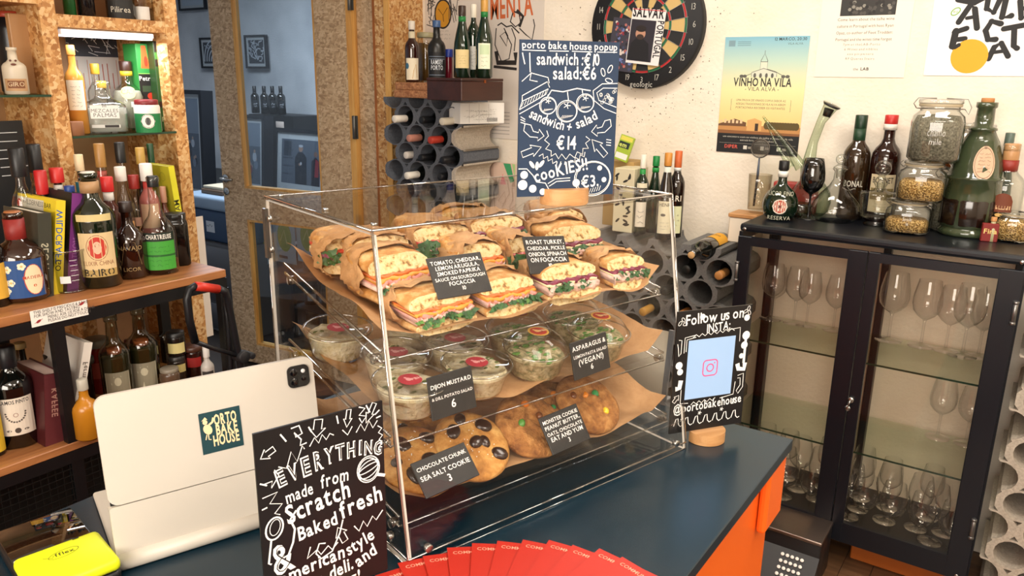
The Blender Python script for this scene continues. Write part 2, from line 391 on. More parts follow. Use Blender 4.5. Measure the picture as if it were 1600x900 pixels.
# small specks on the wall round the dartboard: holes left by darts
cv = CV(lambda x, y, L: (x, YW-.0006-L, y))
for k in range(210):
    a = random.uniform(0, 2*pi); d = random.gauss(.30, .06); px, pz = -1.43+d*cos(a), 1.79+d*sin(a)
    if pz < 1.98: cv.disc(px, pz, random.uniform(.0012, .003), '6b5a48', n=6)
for k in range(90): cv.disc(random.uniform(-1.45, -1.08), random.uniform(1.3, 1.65), random.uniform(.001, .002), '85725c', n=6)
h = cv.build('dart_hole'); h.parent = wb; h['kind'] = 'stuff'

# ---- OSB post and lintel of the inner doorway (partition at Y=2.7)
DY = 2.70
dp = thing('door_post', 'tall chipboard post beside the glazed door, hinge side, left of the wine rack', 'post', (-2.56, DY, 0))
MB().box((-.09, 0, 0), (0, .24, 2.7)).build('panel', OSB, dp, 'bright chipboard panel'); MB().box((-.125, .02, 0), (-.092, .2, 2.7)).build('batten', M('b5692c', .5, var=.25), dp, 'orange brown pine batten')
MB().box((-.236, .03, 0), (-.127, .2, 2.7)).build('jamb', OSBD, dp, 'darker chipboard jamb'); MB().box((-.028, -.006, 0), (.004, .0, 2.7)).build('trim', PINE, dp)
# ---- the glazed chipboard door, slightly open towards us; local +x runs from the hinge to the handle edge
dr = thing('door_1', 'glazed chipboard door standing ajar, with a lever handle', 'door', (-2.802, DY, 0))
del dr['label'], dr['category']; dr['kind'] = 'structure'
dr.matrix_world = Matrix(((-cos(radians(9)), sin(radians(9)), 0, -2.802), (-sin(radians(9)), -cos(radians(9)), 0, DY), (0, 0, 1, 0), (0, 0, 0, 1)))
DT = .045   # door thickness, local y from -DT (far side) to 0 (our side)
def dpart(name, a, b, m, lab=None): return MB().box(a, b).build(name, m, dr, lab)
dpart('stile', (0.03, -DT, .01), (.22, 0, 2.12), OSBD); dpart('stile', (.745, -DT, .01), (.90, 0, 2.12), OSBD)
dpart('edge_strip', (-.003, -DT-.002, .01), (.03, .002, 2.12), PINE, 'yellow pine edge strip')
dpart('rail', (.22, -DT, .84), (.745, 0, 1.01), OSBD); dpart('rail', (.22, -DT, .01), (.745, 0, .12), OSBD); dpart('rail', (.22, -DT, 2.0), (.745, 0, 2.12), OSBD)
for (z0, z1) in ((1.01, 2.0), (.12, .84)):
    b = MB(); e = .012
    b.box((.745-e, -DT+.002, z0), (.7449, -.002, z1)); b.box((.2201, -DT+.002, z0), (.22+e, -.002, z1)); b.box((.22+e, -DT+.002, z0), (.745-e, -.002, z0+e)); b.box((.22+e, -DT+.002, z1-e), (.745-e, -.002, z1))
    b.build('glazing_bead', PINE, dr, 'yellow pine bead round the pane')
    dpart('pane', (.235, -DT/2-.002, z0+e), (.73, -DT/2+.002, z1-e), thin('eef2f4', 'b8c4cc', .6, .06))
hd = MB().cyl((.872, 0, 1.055), .022, .008, 16, axis=1).tube([(.872, .004, 1.055), (.872, .045, 1.055), (.865, .052, 1.055), (.76+.02, .052, 1.057)], .008, 10).build('handle', STEEL, dr)
MB().cyl((.872, 0, .985), .020, .008, 16, axis=1).cyl((.872, .008, .985), .007, .004, 10, axis=1).build('lock', STEEL, dr)
for z in (1.36, .3, 1.95): MB().box((-.02, .003, z-.055), (.012, .007, z+.055)).cyl((-.004, .012, z-.055), .008, .11, 10).build('hinge', M('6b6a66', .4, .8), dr)

# ---- the room beyond the door
def frame_pic(name, lab, P, U, V, w, h, fw, depth, fm_, art, mat=0.0, cat='picture', bg='e9e9e6', group=None):
    """framed picture; P bottom-left of its front, U right, V up"""
    T = frame_of(P, U, V); t = thing(name, lab, cat, group=group); t.matrix_world = T
    f = MB(); f.box((0, 0, -depth), (fw, h, 0)); f.box((w-fw, 0, -depth), (w, h, 0)); f.box((fw, 0, -depth), (w-fw, fw, 0)); f.box((fw, h-fw, -depth), (w-fw, h, 0))
    f.build('frame', fm_, t)
    MB().box((fw, fw, -depth), (w-fw, h-fw, -.012)).build('backing', M(bg, .6), t)
    cv = CV(lambda x, y, L: (x, y, -.0115+L)); art(cv, fw+mat, fw+mat, w-fw-mat, h-fw-mat); cv.build('print', t)
    MB().box((fw, fw, -.006), (w-fw, h-fw, -.004)).build('glazing', thin('f6f8fa', 'd0d8e0', .5, .06), t); return t
def art_lines(cv, x0, y0, x1, y1):
    cv.rect(x0, y0, x1, y1, '20242c')
    for k in range(16):
        px, py = random.uniform(x0+.02, x1-.03), random.uniform(y0+.02, y1-.04); P = [(px, py)]
        for j in range(4): P.append((min(x1, max(x0, P[-1][0]+random.uniform(-.04, .04))), min(y1, max(y0, P[-1][1]+random.uniform(-.01, .04)))))
        cv.line(P, .010, 'e8eaee')
def art_arcs(cv, x0, y0, x1, y1):
    cv.rect(x0, y0, x1, y1, '20242c')
    for r in (.05, .085, .12, .155): cv.line([(x1-.02-r*cos(a), y0+.02+r*1.25*sin(a)) for a in [pi/2*k/10 for k in range(11)]], .014, 'e8eaee')
    for k in range(6): cv.disc(x0+.03+.02*k, y1-.03-.01*(k % 3), .008, 'e8eaee', n=8)
def art_crowd(cv, x0, y0, x1, y1, base='59616c', n=14, cols=('c9b6a8', '2b313c', '8d99a8', 'a34848', '4c5a66', 'd8dde2')):
    cv.rect(x0, y0, x1, y1, base); cv.rect(x0, y0+(y1-y0)*.62, x1, y1, '8f9aa6')
    for k in range(n):
        px = random.uniform(x0+.05, x1-.05); py = y0+(y1-y0)*random.uniform(.15, .55); s_ = (x1-x0)*.11
        if py-s_*1.6 < y0: py = y0+s_*1.7
        cv.disc(px, py-s_*.7, s_*.6, random.choice(cols), s_*.9); cv.disc(px, py+s_*.35, s_*.30, 'caa892', s_*.36)
def art_person(cv, x0, y0, x1, y1):
    cv.rect(x0, y0, x1, y1, '6c7480'); w, h = x1-x0, y1-y0
    for k in range(4): cv.rect(x0+.02, y0+h*(.2+.18*k), x0+w*.3, y0+h*(.23+.18*k), '4a525e')
    cv.rect(x0+w*.06, y0+h*.62, x0+w*.26, y0+h*.96, '39424e')
    cx = x0+w*.5; cv.poly([(cx-w*.13, y0), (cx+w*.17, y0), (cx+w*.15, y0+h*.62), (cx+w*.05, y0+h*.72), (cx-w*.06, y0+h*.72), (cx-w*.15, y0+h*.6)], '232a36')
    cv.disc(cx, y0+h*.8, w*.055, 'c49a84', h*.07); cv.disc(cx, y0+h*.86, w*.057, 'dfe3e8', h*.03); cv.disc(cx-w*.02, y0+h*.45, w*.03, 'c49a84', h*.03); cv.disc(cx+w*.01, y0+h*.47, w*.02, 'e6e9ec', h*.035)
    cx = x0+w*.88; cv.poly([(cx-w*.10, y0), (cx+w*.11, y0), (cx+w*.1, y0+h*.55), (cx, y0+h*.64), (cx-w*.1, y0+h*.55)], '2a2430'); cv.poly([(cx-w*.02, y0+h*.2), (cx+w*.08, y0+h*.2), (cx+w*.08, y0+h*.55), (cx, y0+h*.6)], 'b02e3a'); cv.disc(cx, y0+h*.7, w*.05, '9a7466', h*.06)
BF = M('171a20', .4); Y4 = 4.68
def at(x, y, Y): return onY(x, y, Y)
def hang(lab, px, py, w, h, art, bg='e9e9e6'): 
    p = at(px, py, Y4-.03); return frame_pic('picture_frame', lab, (p.x, Y4-.035, p.z-h), (1, 0, 0), (0, 0, 1), w, h, .018, .03, BF, art, .025, bg='e6e6e2')
hang('small black frame with white squiggle artwork, right one on the far grey wall', 381, 55, .30, .29, art_lines, )
hang('small black frame with white arcs, half hidden behind the door edge', 311, 59, .27, .28, art_arcs)
hang('black framed white picture cut by the top of the photo, above the doorway gap', 272, -70, .42, .50, lambda cv, a, b, c, d: (cv.rect(a, b, c, d, 'dfe6ee'), cv.disc((a+c)/2, (b+d)/2, .08, 'a9bccd')))
# low black bench carrying the leaning frames
ZBN = .70
bench = thing('bench', 'low black bench holding leaning frames in the far room', 'bench', (-5.3, 4.0, 0))
MB().rbox((-1.5, -.75, ZBN-.04), (1.2, .66, ZBN), .004).build('bench_top', BLK, bench)
for x in (-1.45, -.1, 1.12): 
    for y in (-.7, .55): MB().box((x, y, 0), (x+.05, y+.05, ZBN-.041)).build('leg', BLK, bench)
def lean(lab, bl, xr, yt, art, depth, lean_=.12, bg='e9e9e6', mat=.03, fw=.03):
    p = onZ(bl[0], bl[1], ZBN+.001); w = onY(xr, bl[1], p.y).x-p.x; h = (onY(bl[0], yt, p.y).z-p.z)/cos(lean_)
    return frame_pic('framed_photo', lab, (p.x, p.y, p.z+.001), (1, 0, 0), (0, sin(lean_), cos(lean_)), w, h, fw, depth, BF, art, mat, 'picture', bg)
lean('tall black box frame leaning in the doorway gap, group photo inside', (268, 302), 320, 140, lambda cv, a, b, c, d: art_crowd(cv, a, b, c, d, '5d6876', 12), .10, .05)
lean('black framed photo of a crowd leaning behind the door glass', (352, 293), 412, 178, lambda cv, a, b, c, d: art_crowd(cv, a, b, c, d, '66707c', 16), .09, .08)
lean('white-mounted photo of a grey-haired person in a dark jacket, seen through the door', (427, 299), 508, 200, art_person, .03, .10, mat=.05)
# dark display box with four bottles on it
p = at(395, 178, 4.3)
bx = thing('display_box', 'black display box carrying four black bottles in the far room', 'box', (p.x, 4.3, ZBN+.001))
MB().rbox((-.06, 0, 0), (.52, .33, p.z-ZBN-.002), .004).build('carcass', BLK, bx); MB().rbox((.30, -.004, p.z-ZBN-.13), (.40, 0, p.z-ZBN-.05), .001, 1).build('badge', M('c9b9ae', .5), bx, 'pale square badge')
# ================================================================== BOTTLES
SH = dict(
 bordeaux=[(0, .012), (.82, 0), (1, .015), (1, .60), (.95, .655), (.78, .70), (.5, .745), (.38, .79), (.36, .95), (.42, .955), (.42, 1), (0, 1)],
 burgundy=[(0, .012), (.82, 0), (1, .015), (1, .44), (.96, .50), (.82, .58), (.62, .66), (.46, .74), (.38, .80), (.35, .95), (.41, .955), (.41, 1), (0, 1)],
 spirit=[(0, .012), (.85, 0), (1, .02), (1, .56), (.96, .61), (.8, .66), (.55, .70), (.40, .75), (.36, .93), (.44, .94), (.44, 1), (0, 1)],
 squat=[(0, .015), (.8, 0), (1, .04), (1, .50), (.93, .57), (.7, .63), (.42, .68), (.33, .74), (.31, .93), (.37, .94), (.37, 1), (0, 1)],
 globe=[(0, .02), (.55, 0), (.85, .06), (.98, .17), (1, .26), (.95, .37), (.78, .47), (.5, .55), (.3, .61), (.24, .68), (.23, .95), (.27, .96), (.27, 1), (0, 1)],
 flute=[(0, .012), (.82, 0), (1, .015), (1, .38), (.93, .5), (.75, .62), (.55, .72), (.42, .80), (.37, .95), (.42, .96), (.42, 1), (0, 1)],
 tallneck=[(0, .012), (.85, 0), (1, .02), (1, .42), (.93, .48), (.7, .54), (.45, .60), (.34, .68), (.30, .94), (.36, .95), (.36, 1), (0, 1)],
 jar=[(0, .015), (.9, 0), (1, .03), (1, .80), (.94, .86), (.86, .88), (.86, 1), (0, 1)],
 can=[(0, .01), (.97, 0), (1, .02), (1, .98), (.97, 1), (0, 1)],
)
def cut_profile(P, r, h, z0, z1, k):
    """the part of a profile between two heights, shrunk by k metres"""
    out = []
    for (a, b) in zip(P, P[1:]):
        for q in range(3):
            t = q/3; rr, zz = (a[0]+(b[0]-a[0])*t)*r, (a[1]+(b[1]-a[1])*t)*h
            if z0 <= zz <= z1 and rr > 0: out.append((max(rr-k, .001), zz))
    if not out: return [(0, z0), (r-k, z0), (r-k, z1), (0, z1)]
    return [(0, out[0][1])]+out+[(0, out[-1][1]+.0002)]
def paper(t, r, z0, z1, hexc, arc=1.6, off=5e-4, c=0, name='label', lab=None):
    n = 12; cv = CV(round_fn(r, off, 0)); a = arc*r/2; cv.rect(-a+c*r, z0, a+c*r, z1, hexc, n); return cv.build(name, t, lab)
PUT = []
def settle(p, r, h, fixed=False):
    """slide a standing thing back or forth until it no longer runs into a neighbour on the same board"""
    x, y, z = p; D = hypot(x, y); sl = (z+h-1.6)/D
    def lim(X, Y):
        if abs(z-1.087) < .01 or abs(z-.75) < .01: return -2.135+r < X < -1.795-r*.8
        if abs(z-1.145) < .01: return 2.54+r < Y < 2.93-r
        return True
    best = (0, x, y)
    if not fixed:
        done = False
        for k in range(0, 26):
            for s in ((0,) if k == 0 else (-1, 1) if k < 3 else (1,)):
                d = s*k*.007; X, Y = x*(1+d/D), y*(1+d/D)
                if (k == 0 or lim(X, Y)) and all(abs(z-q[3]) > .01 or hypot(X-q[0], Y-q[1]) > (r+q[2])*.94 for q in PUT): best = (d, X, Y); done = True; break
            if done: break
    d, x, y = best; PUT.append((x, y, r, z)); return (x, y, z), h+sl*d
def bottle(name, label, p, h, r, shape='bordeaux', gl=None, cap=None, caplen=.09, capr=None, lab=None, fill=None, sq=None, rot=None, j=0, group=None, cat='bottle', n=22, band=None, print_=None, extra=None, fixed=False):
    p, h = settle(p, r, h, fixed) if rot is None else (p, h)
    gl = gl or DARKGL; P = SH[shape]; t = thing(name, label, cat, p, facing(p, j), group, rot)
    MB().lathe([(a*r, b*h) for a, b in P], n, 0, None, True, sq).build('body' if shape == 'can' else 'glass_body', gl, t)
    if fill: MB().lathe(cut_profile(P, r, h, .012*h+.003, fill[1]*h, .0025), n, sq=sq).build('liquid', fill[0] if not isinstance(fill[0], str) else liquid(fill[0], .6), t)
    nr = P[-2][0]*r
    if cap: 
        cr = capr or nr*1.06; c0 = h*(1-caplen); MB().lathe([(0, c0), (cr*.98, c0), (cr, c0+.001), (cr, h+.0015), (cr*.9, h+.003), (0, h+.003)], 16).build('cap', M(cap, .4), t)
    if band: MB().lathe([(nr*.9, h*band[1]), (nr*1.05, h*band[1]), (nr*1.05, h*band[2]), (nr*.9, h*band[2])], 16).build('neck_band', M(band[0], .5), t)
    if lab:
        z0, z1, hexc = lab[0]*h, lab[1]*h, lab[2]; arc = lab[3] if len(lab) > 3 else 1.7
        if sq: 
            rr = r*1.0; w = rr*1.5; cv = CV(lambda x, y, L: (x, -rr-.0008-L, y)); cv.rect(-w/2, z0, w/2, z1, hexc); cv.build('label', t)
        else: paper(t, r, z0, z1, hexc, arc)
    if print_:
        cv = CV((lambda x, y, L: (x, -r-.0014-L, y)) if sq else round_fn(r, .0012), not sq); cv.maxw = r*(1.2 if sq else 1.45); print_(cv, r, h); cv.build('lettering', t)
    if extra: extra(t, r, h)
    return t
def txt(*lines, m='2a2420', z=.35, s=None, gap=1.35):
    def f(cv, r, h):
        y = z*h
        for L in lines:
            sz = s or min(.011, r*2.0/max(4, len(L))/.62); cv.text(L, 0, y, sz, m, al='c', bold=.01); y -= sz*gap
    return f
def blurb(z0, z1, m='4a4038', n=5, w=1.1):
    def f(cv, r, h):
        st = (z1-z0)*h/n
        for k in range(n): ww = r*w*random.uniform(.6, 1)/2; cv.scrawl(-ww, z0*h+st*k, ww, st*.42, m, step=st*.22)
    return f
def both(*fs):
    def f(cv, r, h):
        for g in fs: g(cv, r, h)
    return f
def rows(items): 
    for it in items: bottle(*it[:5], **it[5])
# placement helpers: base seen / base hidden
def seen(xb, yb, ytop, wpx, z, xt=None):
    B = onZ(xb, yb, z); r = rpx(wpx, B); d = Vector((B.x, B.y, 0)).normalized(); C = B+d*r*.9
    t = ray(xt or xb, ytop); k = hypot(C.x, C.y)/hypot(t.x, t.y); r = rpx(wpx, C); return (C.x, C.y, z), 1.6+t.z*k-z, r
def hidX(xt, ytop, X, wpx, z): q = onX(xt, ytop, X); return (q.x, q.y, z), q.z-z, rpx(wpx, q)
def hidY(xt, ytop, Y, wpx, z): q = onY(xt, ytop, Y); return (q.x, q.y, z), q.z-z, rpx(wpx, q)
# four bottles beyond the door
for k, x in enumerate((397, 412, 425, 438)):
    pz = at(395, 178, 4.3).z; q = onY(x, 135, 4.42)
    bottle('wine_bottle', ['first', 'second', 'third', 'rightmost'][k]+' from the left of four black bottles behind the upper door glass', (q.x, 4.42, pz), q.z-pz, .036, 'bordeaux', DARKGL, '0c0c0e', .25, lab=(.22, .5, '14181e', 1.2), print_=lambda cv, r, h: (cv.scrawl(-.014, .33*h, .014, .02, 'cfd6dd'), cv.scrawl(-.01, .25*h, .01, .012, 'cfd6dd')), group='black bottles in the far room')

# ================================================================== WINE RACKS OF FOAM BLOCKS
def rack(name, label, cols, rows_, sx, rh, hr, depth, mat, loc, halfR=True, flip=0, lit_mat=None, halfL=False, flat=False):
    """hexagonal cells, each with a round bore that runs back into the block; row 0 is the lowest; loc is its first bore"""
    t = thing(name, label, 'wine rack', loc); n = 18; R = sx/sqrt(3); zk = rh/(R*1.5)
    def cell(half=0):
        mb = MB(); hexp = []
        for k in range(n):
            a = 2*pi*k/n; d = sx/2/cos(((a+pi/6) % (pi/3))-pi/6); hexp.append((d*cos(a), d*sin(a)*zk))
        cir = [(hr*cos(2*pi*k/n), hr*sin(2*pi*k/n)) for k in range(n)]
        ks = range(n) if not half else [k for k in range(n) if (cos(2*pi*(k+.5)/n) < 0 if half == 1 else cos(2*pi*(k+.5)/n) > 0 if half == 2 else sin(2*pi*(k+.5)/n) < 0)]
        vs = [(x, 0, z) for x, z in hexp]+[(x, .0, z) for x, z in cir]+[(x, depth*.96, z) for x, z in cir]+[(x, depth, z) for x, z in hexp]
        fs = []
        for k in ks:
            k2 = (k+1) % n; fs += [(k, k2, n+k2, n+k), (n+k, n+k2, 2*n+k2, 2*n+k), (k, 3*n+k, 3*n+k2, k2)]
            if k in ks: mb.s
        mb.add(vs, fs, 0, False)
        if not half: mb.add([(x, depth*.96, z) for x, z in cir], [tuple(range(n))], 0)
        elif half == 3:
            hw = vs[0][0]
            for s2 in (-1, 1): mb.add([(s2*hr, 0, 0), (s2*hw, 0, 0), (s2*hw, depth, 0), (s2*hr, depth, 0)], [(0, 1, 2, 3)])
        else:
            for zz in (-1, 1): mb.add([(0, 0, zz*hr), (0, 0, zz*R*zk), (0, depth, zz*R*zk), (0, depth, zz*hr)], [(0, 1, 2, 3)])
        return mb.mesh('cell', mat)
    full = cell(0); topm = cell(3); mat = lit_mat or mat; halfm = cell(1); halfl = cell(2); cs = []
    for r_ in range(rows_):
        odd = (r_+flip) % 2
        for c_ in range(cols+(1 if odd else 0)):
            hx = 1 if (odd and c_ == cols and halfR) else 0
            if odd and c_ == cols and not halfR: continue
            if odd and c_ == 0 and halfL: hx = 2
            if r_ == rows_-1 and flat: 
                if hx: continue
                hx = 3
            x = (c_-(.5 if odd else 0))*sx
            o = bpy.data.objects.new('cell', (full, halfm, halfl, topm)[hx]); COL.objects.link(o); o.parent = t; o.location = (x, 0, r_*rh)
            if not hx or hx == 3: cs.append((r_, c_, loc[0]+x, loc[1], loc[2]+r_*rh))
    return t, cs
FOAMD = speck('charcoal_foam', [(.3, '50545c'), (.7, '6a6e76')], 160, .8, .5, .003)
FOAMG = speck('grey_foam', [(.3, '605f5e'), (.7, '7c7a77')], 160, .8, .5, .003)
FOAMT = speck('beige_and_lit_foam', [(.3, 'a5998b'), (.7, 'c9beae')], 120, .8, .6, .004)  # beige rack's own colour; also painted light on the charcoal rack's side
def P_(x, y, Y): q = onY(x, y, Y); return q.x, q.y, q.z
x_, y_, z_ = P_(633.5, 181.6, 2.62)
rk1, C1 = rack('wine_rack', 'tall charcoal foam wine rack with wavy sides, left of the price blackboard', 3, 18, .1315, .081, .046, .26, FOAMD, (x_, 2.62, z_-16*.081), True, 0, FOAMT, flat=True)  # right half-cells in paler foam: side light put into the colour
x2, y2, z2 = P_(1018, 410, 2.64)
rk2, C2 = rack('wine_rack', 'grey foam wine rack between the food case and the navy glass cabinet', 4, 12, .132, .087, .048, .26, FOAMG, (x2-.132, 2.64, z2-10*.087), False, 0, flat=True)
x3, y3, z3 = P_(1592, 806, 2.6)
rk3, C3 = rack('wine_rack', 'beige foam wine rack standing right of the navy glass cabinet', 4, 12, .132, .084, .046, .26, FOAMT, (x3, 2.6, z3-4*.084+.03), False, 0, halfL=True)
# bottles lying in the bores; neck towards the room
def lying(label, c, cap, glass=DARKGL, out=.03, group=None, r=.036, tilt=0):
    x, y, z = c; L = .30
    return bottle('wine_bottle', label, (x, y+L-out, z-.046+r), L, r, 'bordeaux', glass, cap, .24, rot=(pi/2+tilt, 0, 0), group=group)
CB = {(r, c): (x, y, z) for r, c, x, y, z in C1}
r0 = 16
for (r, c), cap, lab_, out in (((r0, 0), 'e9e2d4', 'white capped bottle lying in the top left full bore of the charcoal rack', .07), ((r0, 1), '16181b', 'black capped bottle lying in the top middle bore of the charcoal rack', .04), ((r0, 2), 'e9e0cc', 'white capped bottle lying in the top right bore of the charcoal rack', .06),
    ((r0-1, 1), 'c98a78', 'copper capped bottle lying in the second row of the charcoal rack, left bore', .05), ((r0-1, 2), 'c2402f', 'red capped bottle lying in the second row of the charcoal rack', .06),
    ((r0-2, 0), 'ece6dc', 'white capped bottle set deep in the left bore, third row of the charcoal rack', .0), ((r0-2, 1), '101114', 'black bottle lying in the middle bore, third row of the charcoal rack', .05), ((r0-2, 2), '131418', 'black bottle lying in the right bore, third row of the charcoal rack', .06),
    ((r0-3, 1), 'e6e0d4', 'white capped bottle lying low left in the charcoal rack, above the case edge', .07), ((r0-3, 2), '1c1d20', 'dark bottle lying in the fourth row of the charcoal rack, right bore', .0)):
    lying(lab_, CB[(r, c)], cap, out=out)
CB2 = {(r, c): (x, y, z) for r, c, x, y, z in C2}
for k, cap, lab_, out in (((10, 2), '1b1d1b', 'dark bottle lying in the top middle bore of the grey rack', -.02), ((10, 3), 'c58a4e', 'bottle with bare cork lying in the top right bore of the grey rack', .0),
    ((8, 1), 'b9893c', 'bottle with mustard yellow cap lying low in the grey rack', .05), ((8, 2), 'b8763a', 'bottle with bare cork set deep in the third row of the grey rack', .0), ((9, 2), '141517', 'black bottle lying in the second row of the grey rack', .02)):
    if k in CB2: lying(lab_, CB2[k], cap, out=out)

# ---- things on top of rack 1
zt = P_(640, 140, 2.60)[2]
def gable(name, lab, cat, x0, x1, y0, y1, z0, z1, m, parts=None):
    t = thing(name, lab, cat, ((x0+x1)/2, (y0+y1)/2, z0)); MB().rbox((x0-(x0+x1)/2, -(y1-y0)/2, 0), (x1-(x0+x1)/2, (y1-y0)/2, z1-z0), .003, 1, smooth=False).build('panel', m, t); return t
a_ = P_(615, 152, 2.58); b_ = P_(690, 155, 2.58); c_ = P_(615, 128, 2.58)
CORK = speck('cork', [(.35, '8a5334'), (.65, 'c08a5e')], 120, .7, .8, .006)
zb = z_+.0815; zc1 = c_[2]
br = thing('cork_tile', 'rough brown cork bark slab under the two left bottles, lower of two', 'cork slab', ((a_[0]+b_[0])/2, 2.72, zb))
wv = (b_[0]-a_[0])
def rough_slab(t, w, d, h):
    bm = bmesh.new(); bmesh.ops.create_cube(bm, size=1); bmesh.ops.subdivide_edges(bm, edges=bm.edges[:], cuts=9, use_grid_fill=True)
    for v in bm.verts:
        v.co = Vector((v.co.x*w, v.co.y*d, (v.co.z+.5)*h)); nz = noise.noise_vector(v.co*55+Vector((zb*0+h*90, 0, 0)))*.0035
        if 0.001 < v.co.z < h-.001: v.co += Vector((nz.x, nz.y-.002, nz.z))
        else: v.co += Vector((nz.x, nz.y, 0))
    bm.verts.index_update(); m = MB().add([v.co for v in bm.verts], [[v.index for v in f.verts] for f in bm.faces], 0, False); bm.free(); m.build('bark', CORK, t)
hs = (zc1-zb)/2
rough_slab(br, wv, .27, hs-.001)
br2 = thing('cork_tile', 'rough brown cork bark slab under the two left bottles, upper of two', 'cork slab', ((a_[0]+b_[0])/2+.003, 2.725, zb+hs)); rough_slab(br2, wv*.99, .27, hs-.001)
# dark wooden wine box, turned so that its end is seen on the left
p0 = P_(721, 157, 2.56); p1 = P_(787, 153, 2.86)
q0 = onZ(721, 158, zb); q1 = onZ(693, 153, zb); q2 = onZ(786, 157, zb)
wb_ = thing('wine_box', 'dark brown wooden wine box under the three green bottles on the charcoal rack', 'box', (q0.x, q0.y, zb), atan2(q2.y-q0.y, q2.x-q0.x))
wl = (q2-q0).length; zbt = P_(721, 122, q0.y)[2]; DBR = wood('dark_box_wood', '2c1712', '43231b', 0, .35, 12)
MB().rbox((0, 0, 0), (wl, .20, zbt-zb-.012), .002, 1, smooth=False).build('carcass', DBR, wb_); MB().rbox((-.001, -.001, zbt-zb-.011), (wl+.001, .201, zbt-zb), .002, 1, smooth=False).build('lid', DBR, wb_)
MB().box((wl*.52, -.004, zbt-zb-.018), (wl*.56, -.001, zbt-zb-.006)).build('clasp', M('b0633a', .35, .9), wb_)
# white printed carton under the box
q0 = P_(719, 161, 2.60); q1 = P_(788, 158, 2.80); q2 = P_(719, 194, 2.60)
ct = thing('carton', 'flat white printed carton tucked under the dark wine box on the charcoal rack', 'box', (q0[0], 2.60, q2[2]), atan2(.2, q1[0]-q0[0]))
lw_ = hypot(q1[0]-q0[0], .2); hh = min(q0[2], zb-.001)-q2[2]
MB().rbox((0, 0, 0), (lw_, .1, hh), .001, 1, smooth=False).build('panel', M('efece6', .6), ct)
cv = CV(flat_fn(-.0002)); 
for k in range(3): cv.line([(lw_*(.2+.22*k), .004), (lw_*(.2+.22*k), hh-.004)], .001, '9a958c')
for k in range(26): cv.scrawl(random.uniform(.01, lw_*.8), random.uniform(.01, hh-.02), random.uniform(.01, lw_*.8)+.02, .005, '8c877e', .0008)
for k in range(9): cv.rect(lw_*.6+k*.006, .008, lw_*.6+k*.006+.003, .024, '3a3a3a')
cv.build('lettering', ct)
def onr(lab_, xb, ytop, wpx, Y, z, **kw):
    p, h, r = hidY(xb, ytop, Y, wpx, z); return bottle(kw.pop('name', 'bottle'), lab_, p, h, r, **kw)
zs = zb+2*hs
onr('small dark bottle with white art label and white neck, left on the cork slabs', 643, 34, 23, 2.66, zs, shape='spirit', gl=M('2c0d08', .1, 0, .8, .5), cap='d9d0c2', caplen=.13, lab=(.04, .40, 'ece0c4', 1.9), band=('cfc3a6', .62, .84), print_=lambda cv, r, h: (cv.disc(-r*.75, h*.27, r*.3, '3f6f8a', r*.4), cv.line([(0, .06*h), (r*.2, .2*h), (r*.5, .3*h), (r*.6, .08*h)], .002, 'c79a4e')))
onr('dusty black port bottle with blue cap and silver lettering on the cork slabs', 682, 33, 28, 2.64, zs, shape='spirit', gl=M('1b1a18', .35), cap='3f5b84', caplen=.1, lab=(.03, .50, '0e0e12', 2.2), print_=lambda cv, r, h: (cv.text('RAMSEY', 0, .30*h, r*.5, 'cfd3d8', al='c', bold=.02), cv.text('PORTO', 0, .21*h, r*.5, 'cfd3d8', al='c', bold=.02), [cv.rect(-r, z*h, r, (z+.012)*h, '6c7684', 8) for z in (.42, .38, .12, .07)]))
onr('round gold-lidded glass jar behind the two bottles on the cork slabs', 665, 52, 27, 2.80, zs, name='glass_jar', shape='jar', gl=GLASS, cap='a39a76', caplen=.09, capr=.040, fill=(liquid('6e4f22', .8), .8), cat='jar')
onr('small red spice jar with blue lid beside the dark wine box', 701, 78, 12, 2.70, zs, name='spice_jar', shape='jar', gl=M('6a1524', .2), cap='2a3f9a', caplen=.22, capr=.019, cat='jar')
GWIN = M('0c2415', .06, 0, .8, .5)
z0_ = zbt
onr('green wine bottle with yellow label and bare neck, left on the dark wine box', 722, 10, 27, 2.66, z0_, name='wine_bottle', shape='flute', gl=GWIN, lab=(.14, .40, 'e6cf96', 1.75), cap='3a2a20', caplen=.13, band=('1f7a38', .78, .86), print_=lambda cv, r, h: (cv.line([(-.8*r, .17*h), (.8*r, .17*h), (.8*r, .37*h), (-.8*r, .37*h)], .001, 'b08d3c', True), blurb(.2, .34, '8a713a', 4)(cv, r, h)))
onr('green wine bottle with white cap and white collar, middle on the dark wine box', 740, 8, 21, 2.70, z0_, name='wine_bottle', shape='bordeaux', gl=GWIN, lab=(.12, .44, 'e9e7de', 1.7), cap='ece6d4', caplen=.17, band=('f0ece2', .60, .66), print_=blurb(.16, .4, '8b8b84', 5))
onr('green wine bottle with cream label and gold cap, right on the dark wine box', 757, -3, 27, 2.66, z0_, name='wine_bottle', shape='burgundy', gl=GWIN, lab=(.12, .44, 'e8ecd2', 1.5), cap='c79648', caplen=.17, band=('1f7a38', .76, .84), print_=lambda cv, r, h: (cv.rect(-.5*r, .3*h, .6*r, .42*h, 'c9dcb4', 6), blurb(.15, .3, '7c8a62', 3)(cv, r, h)))

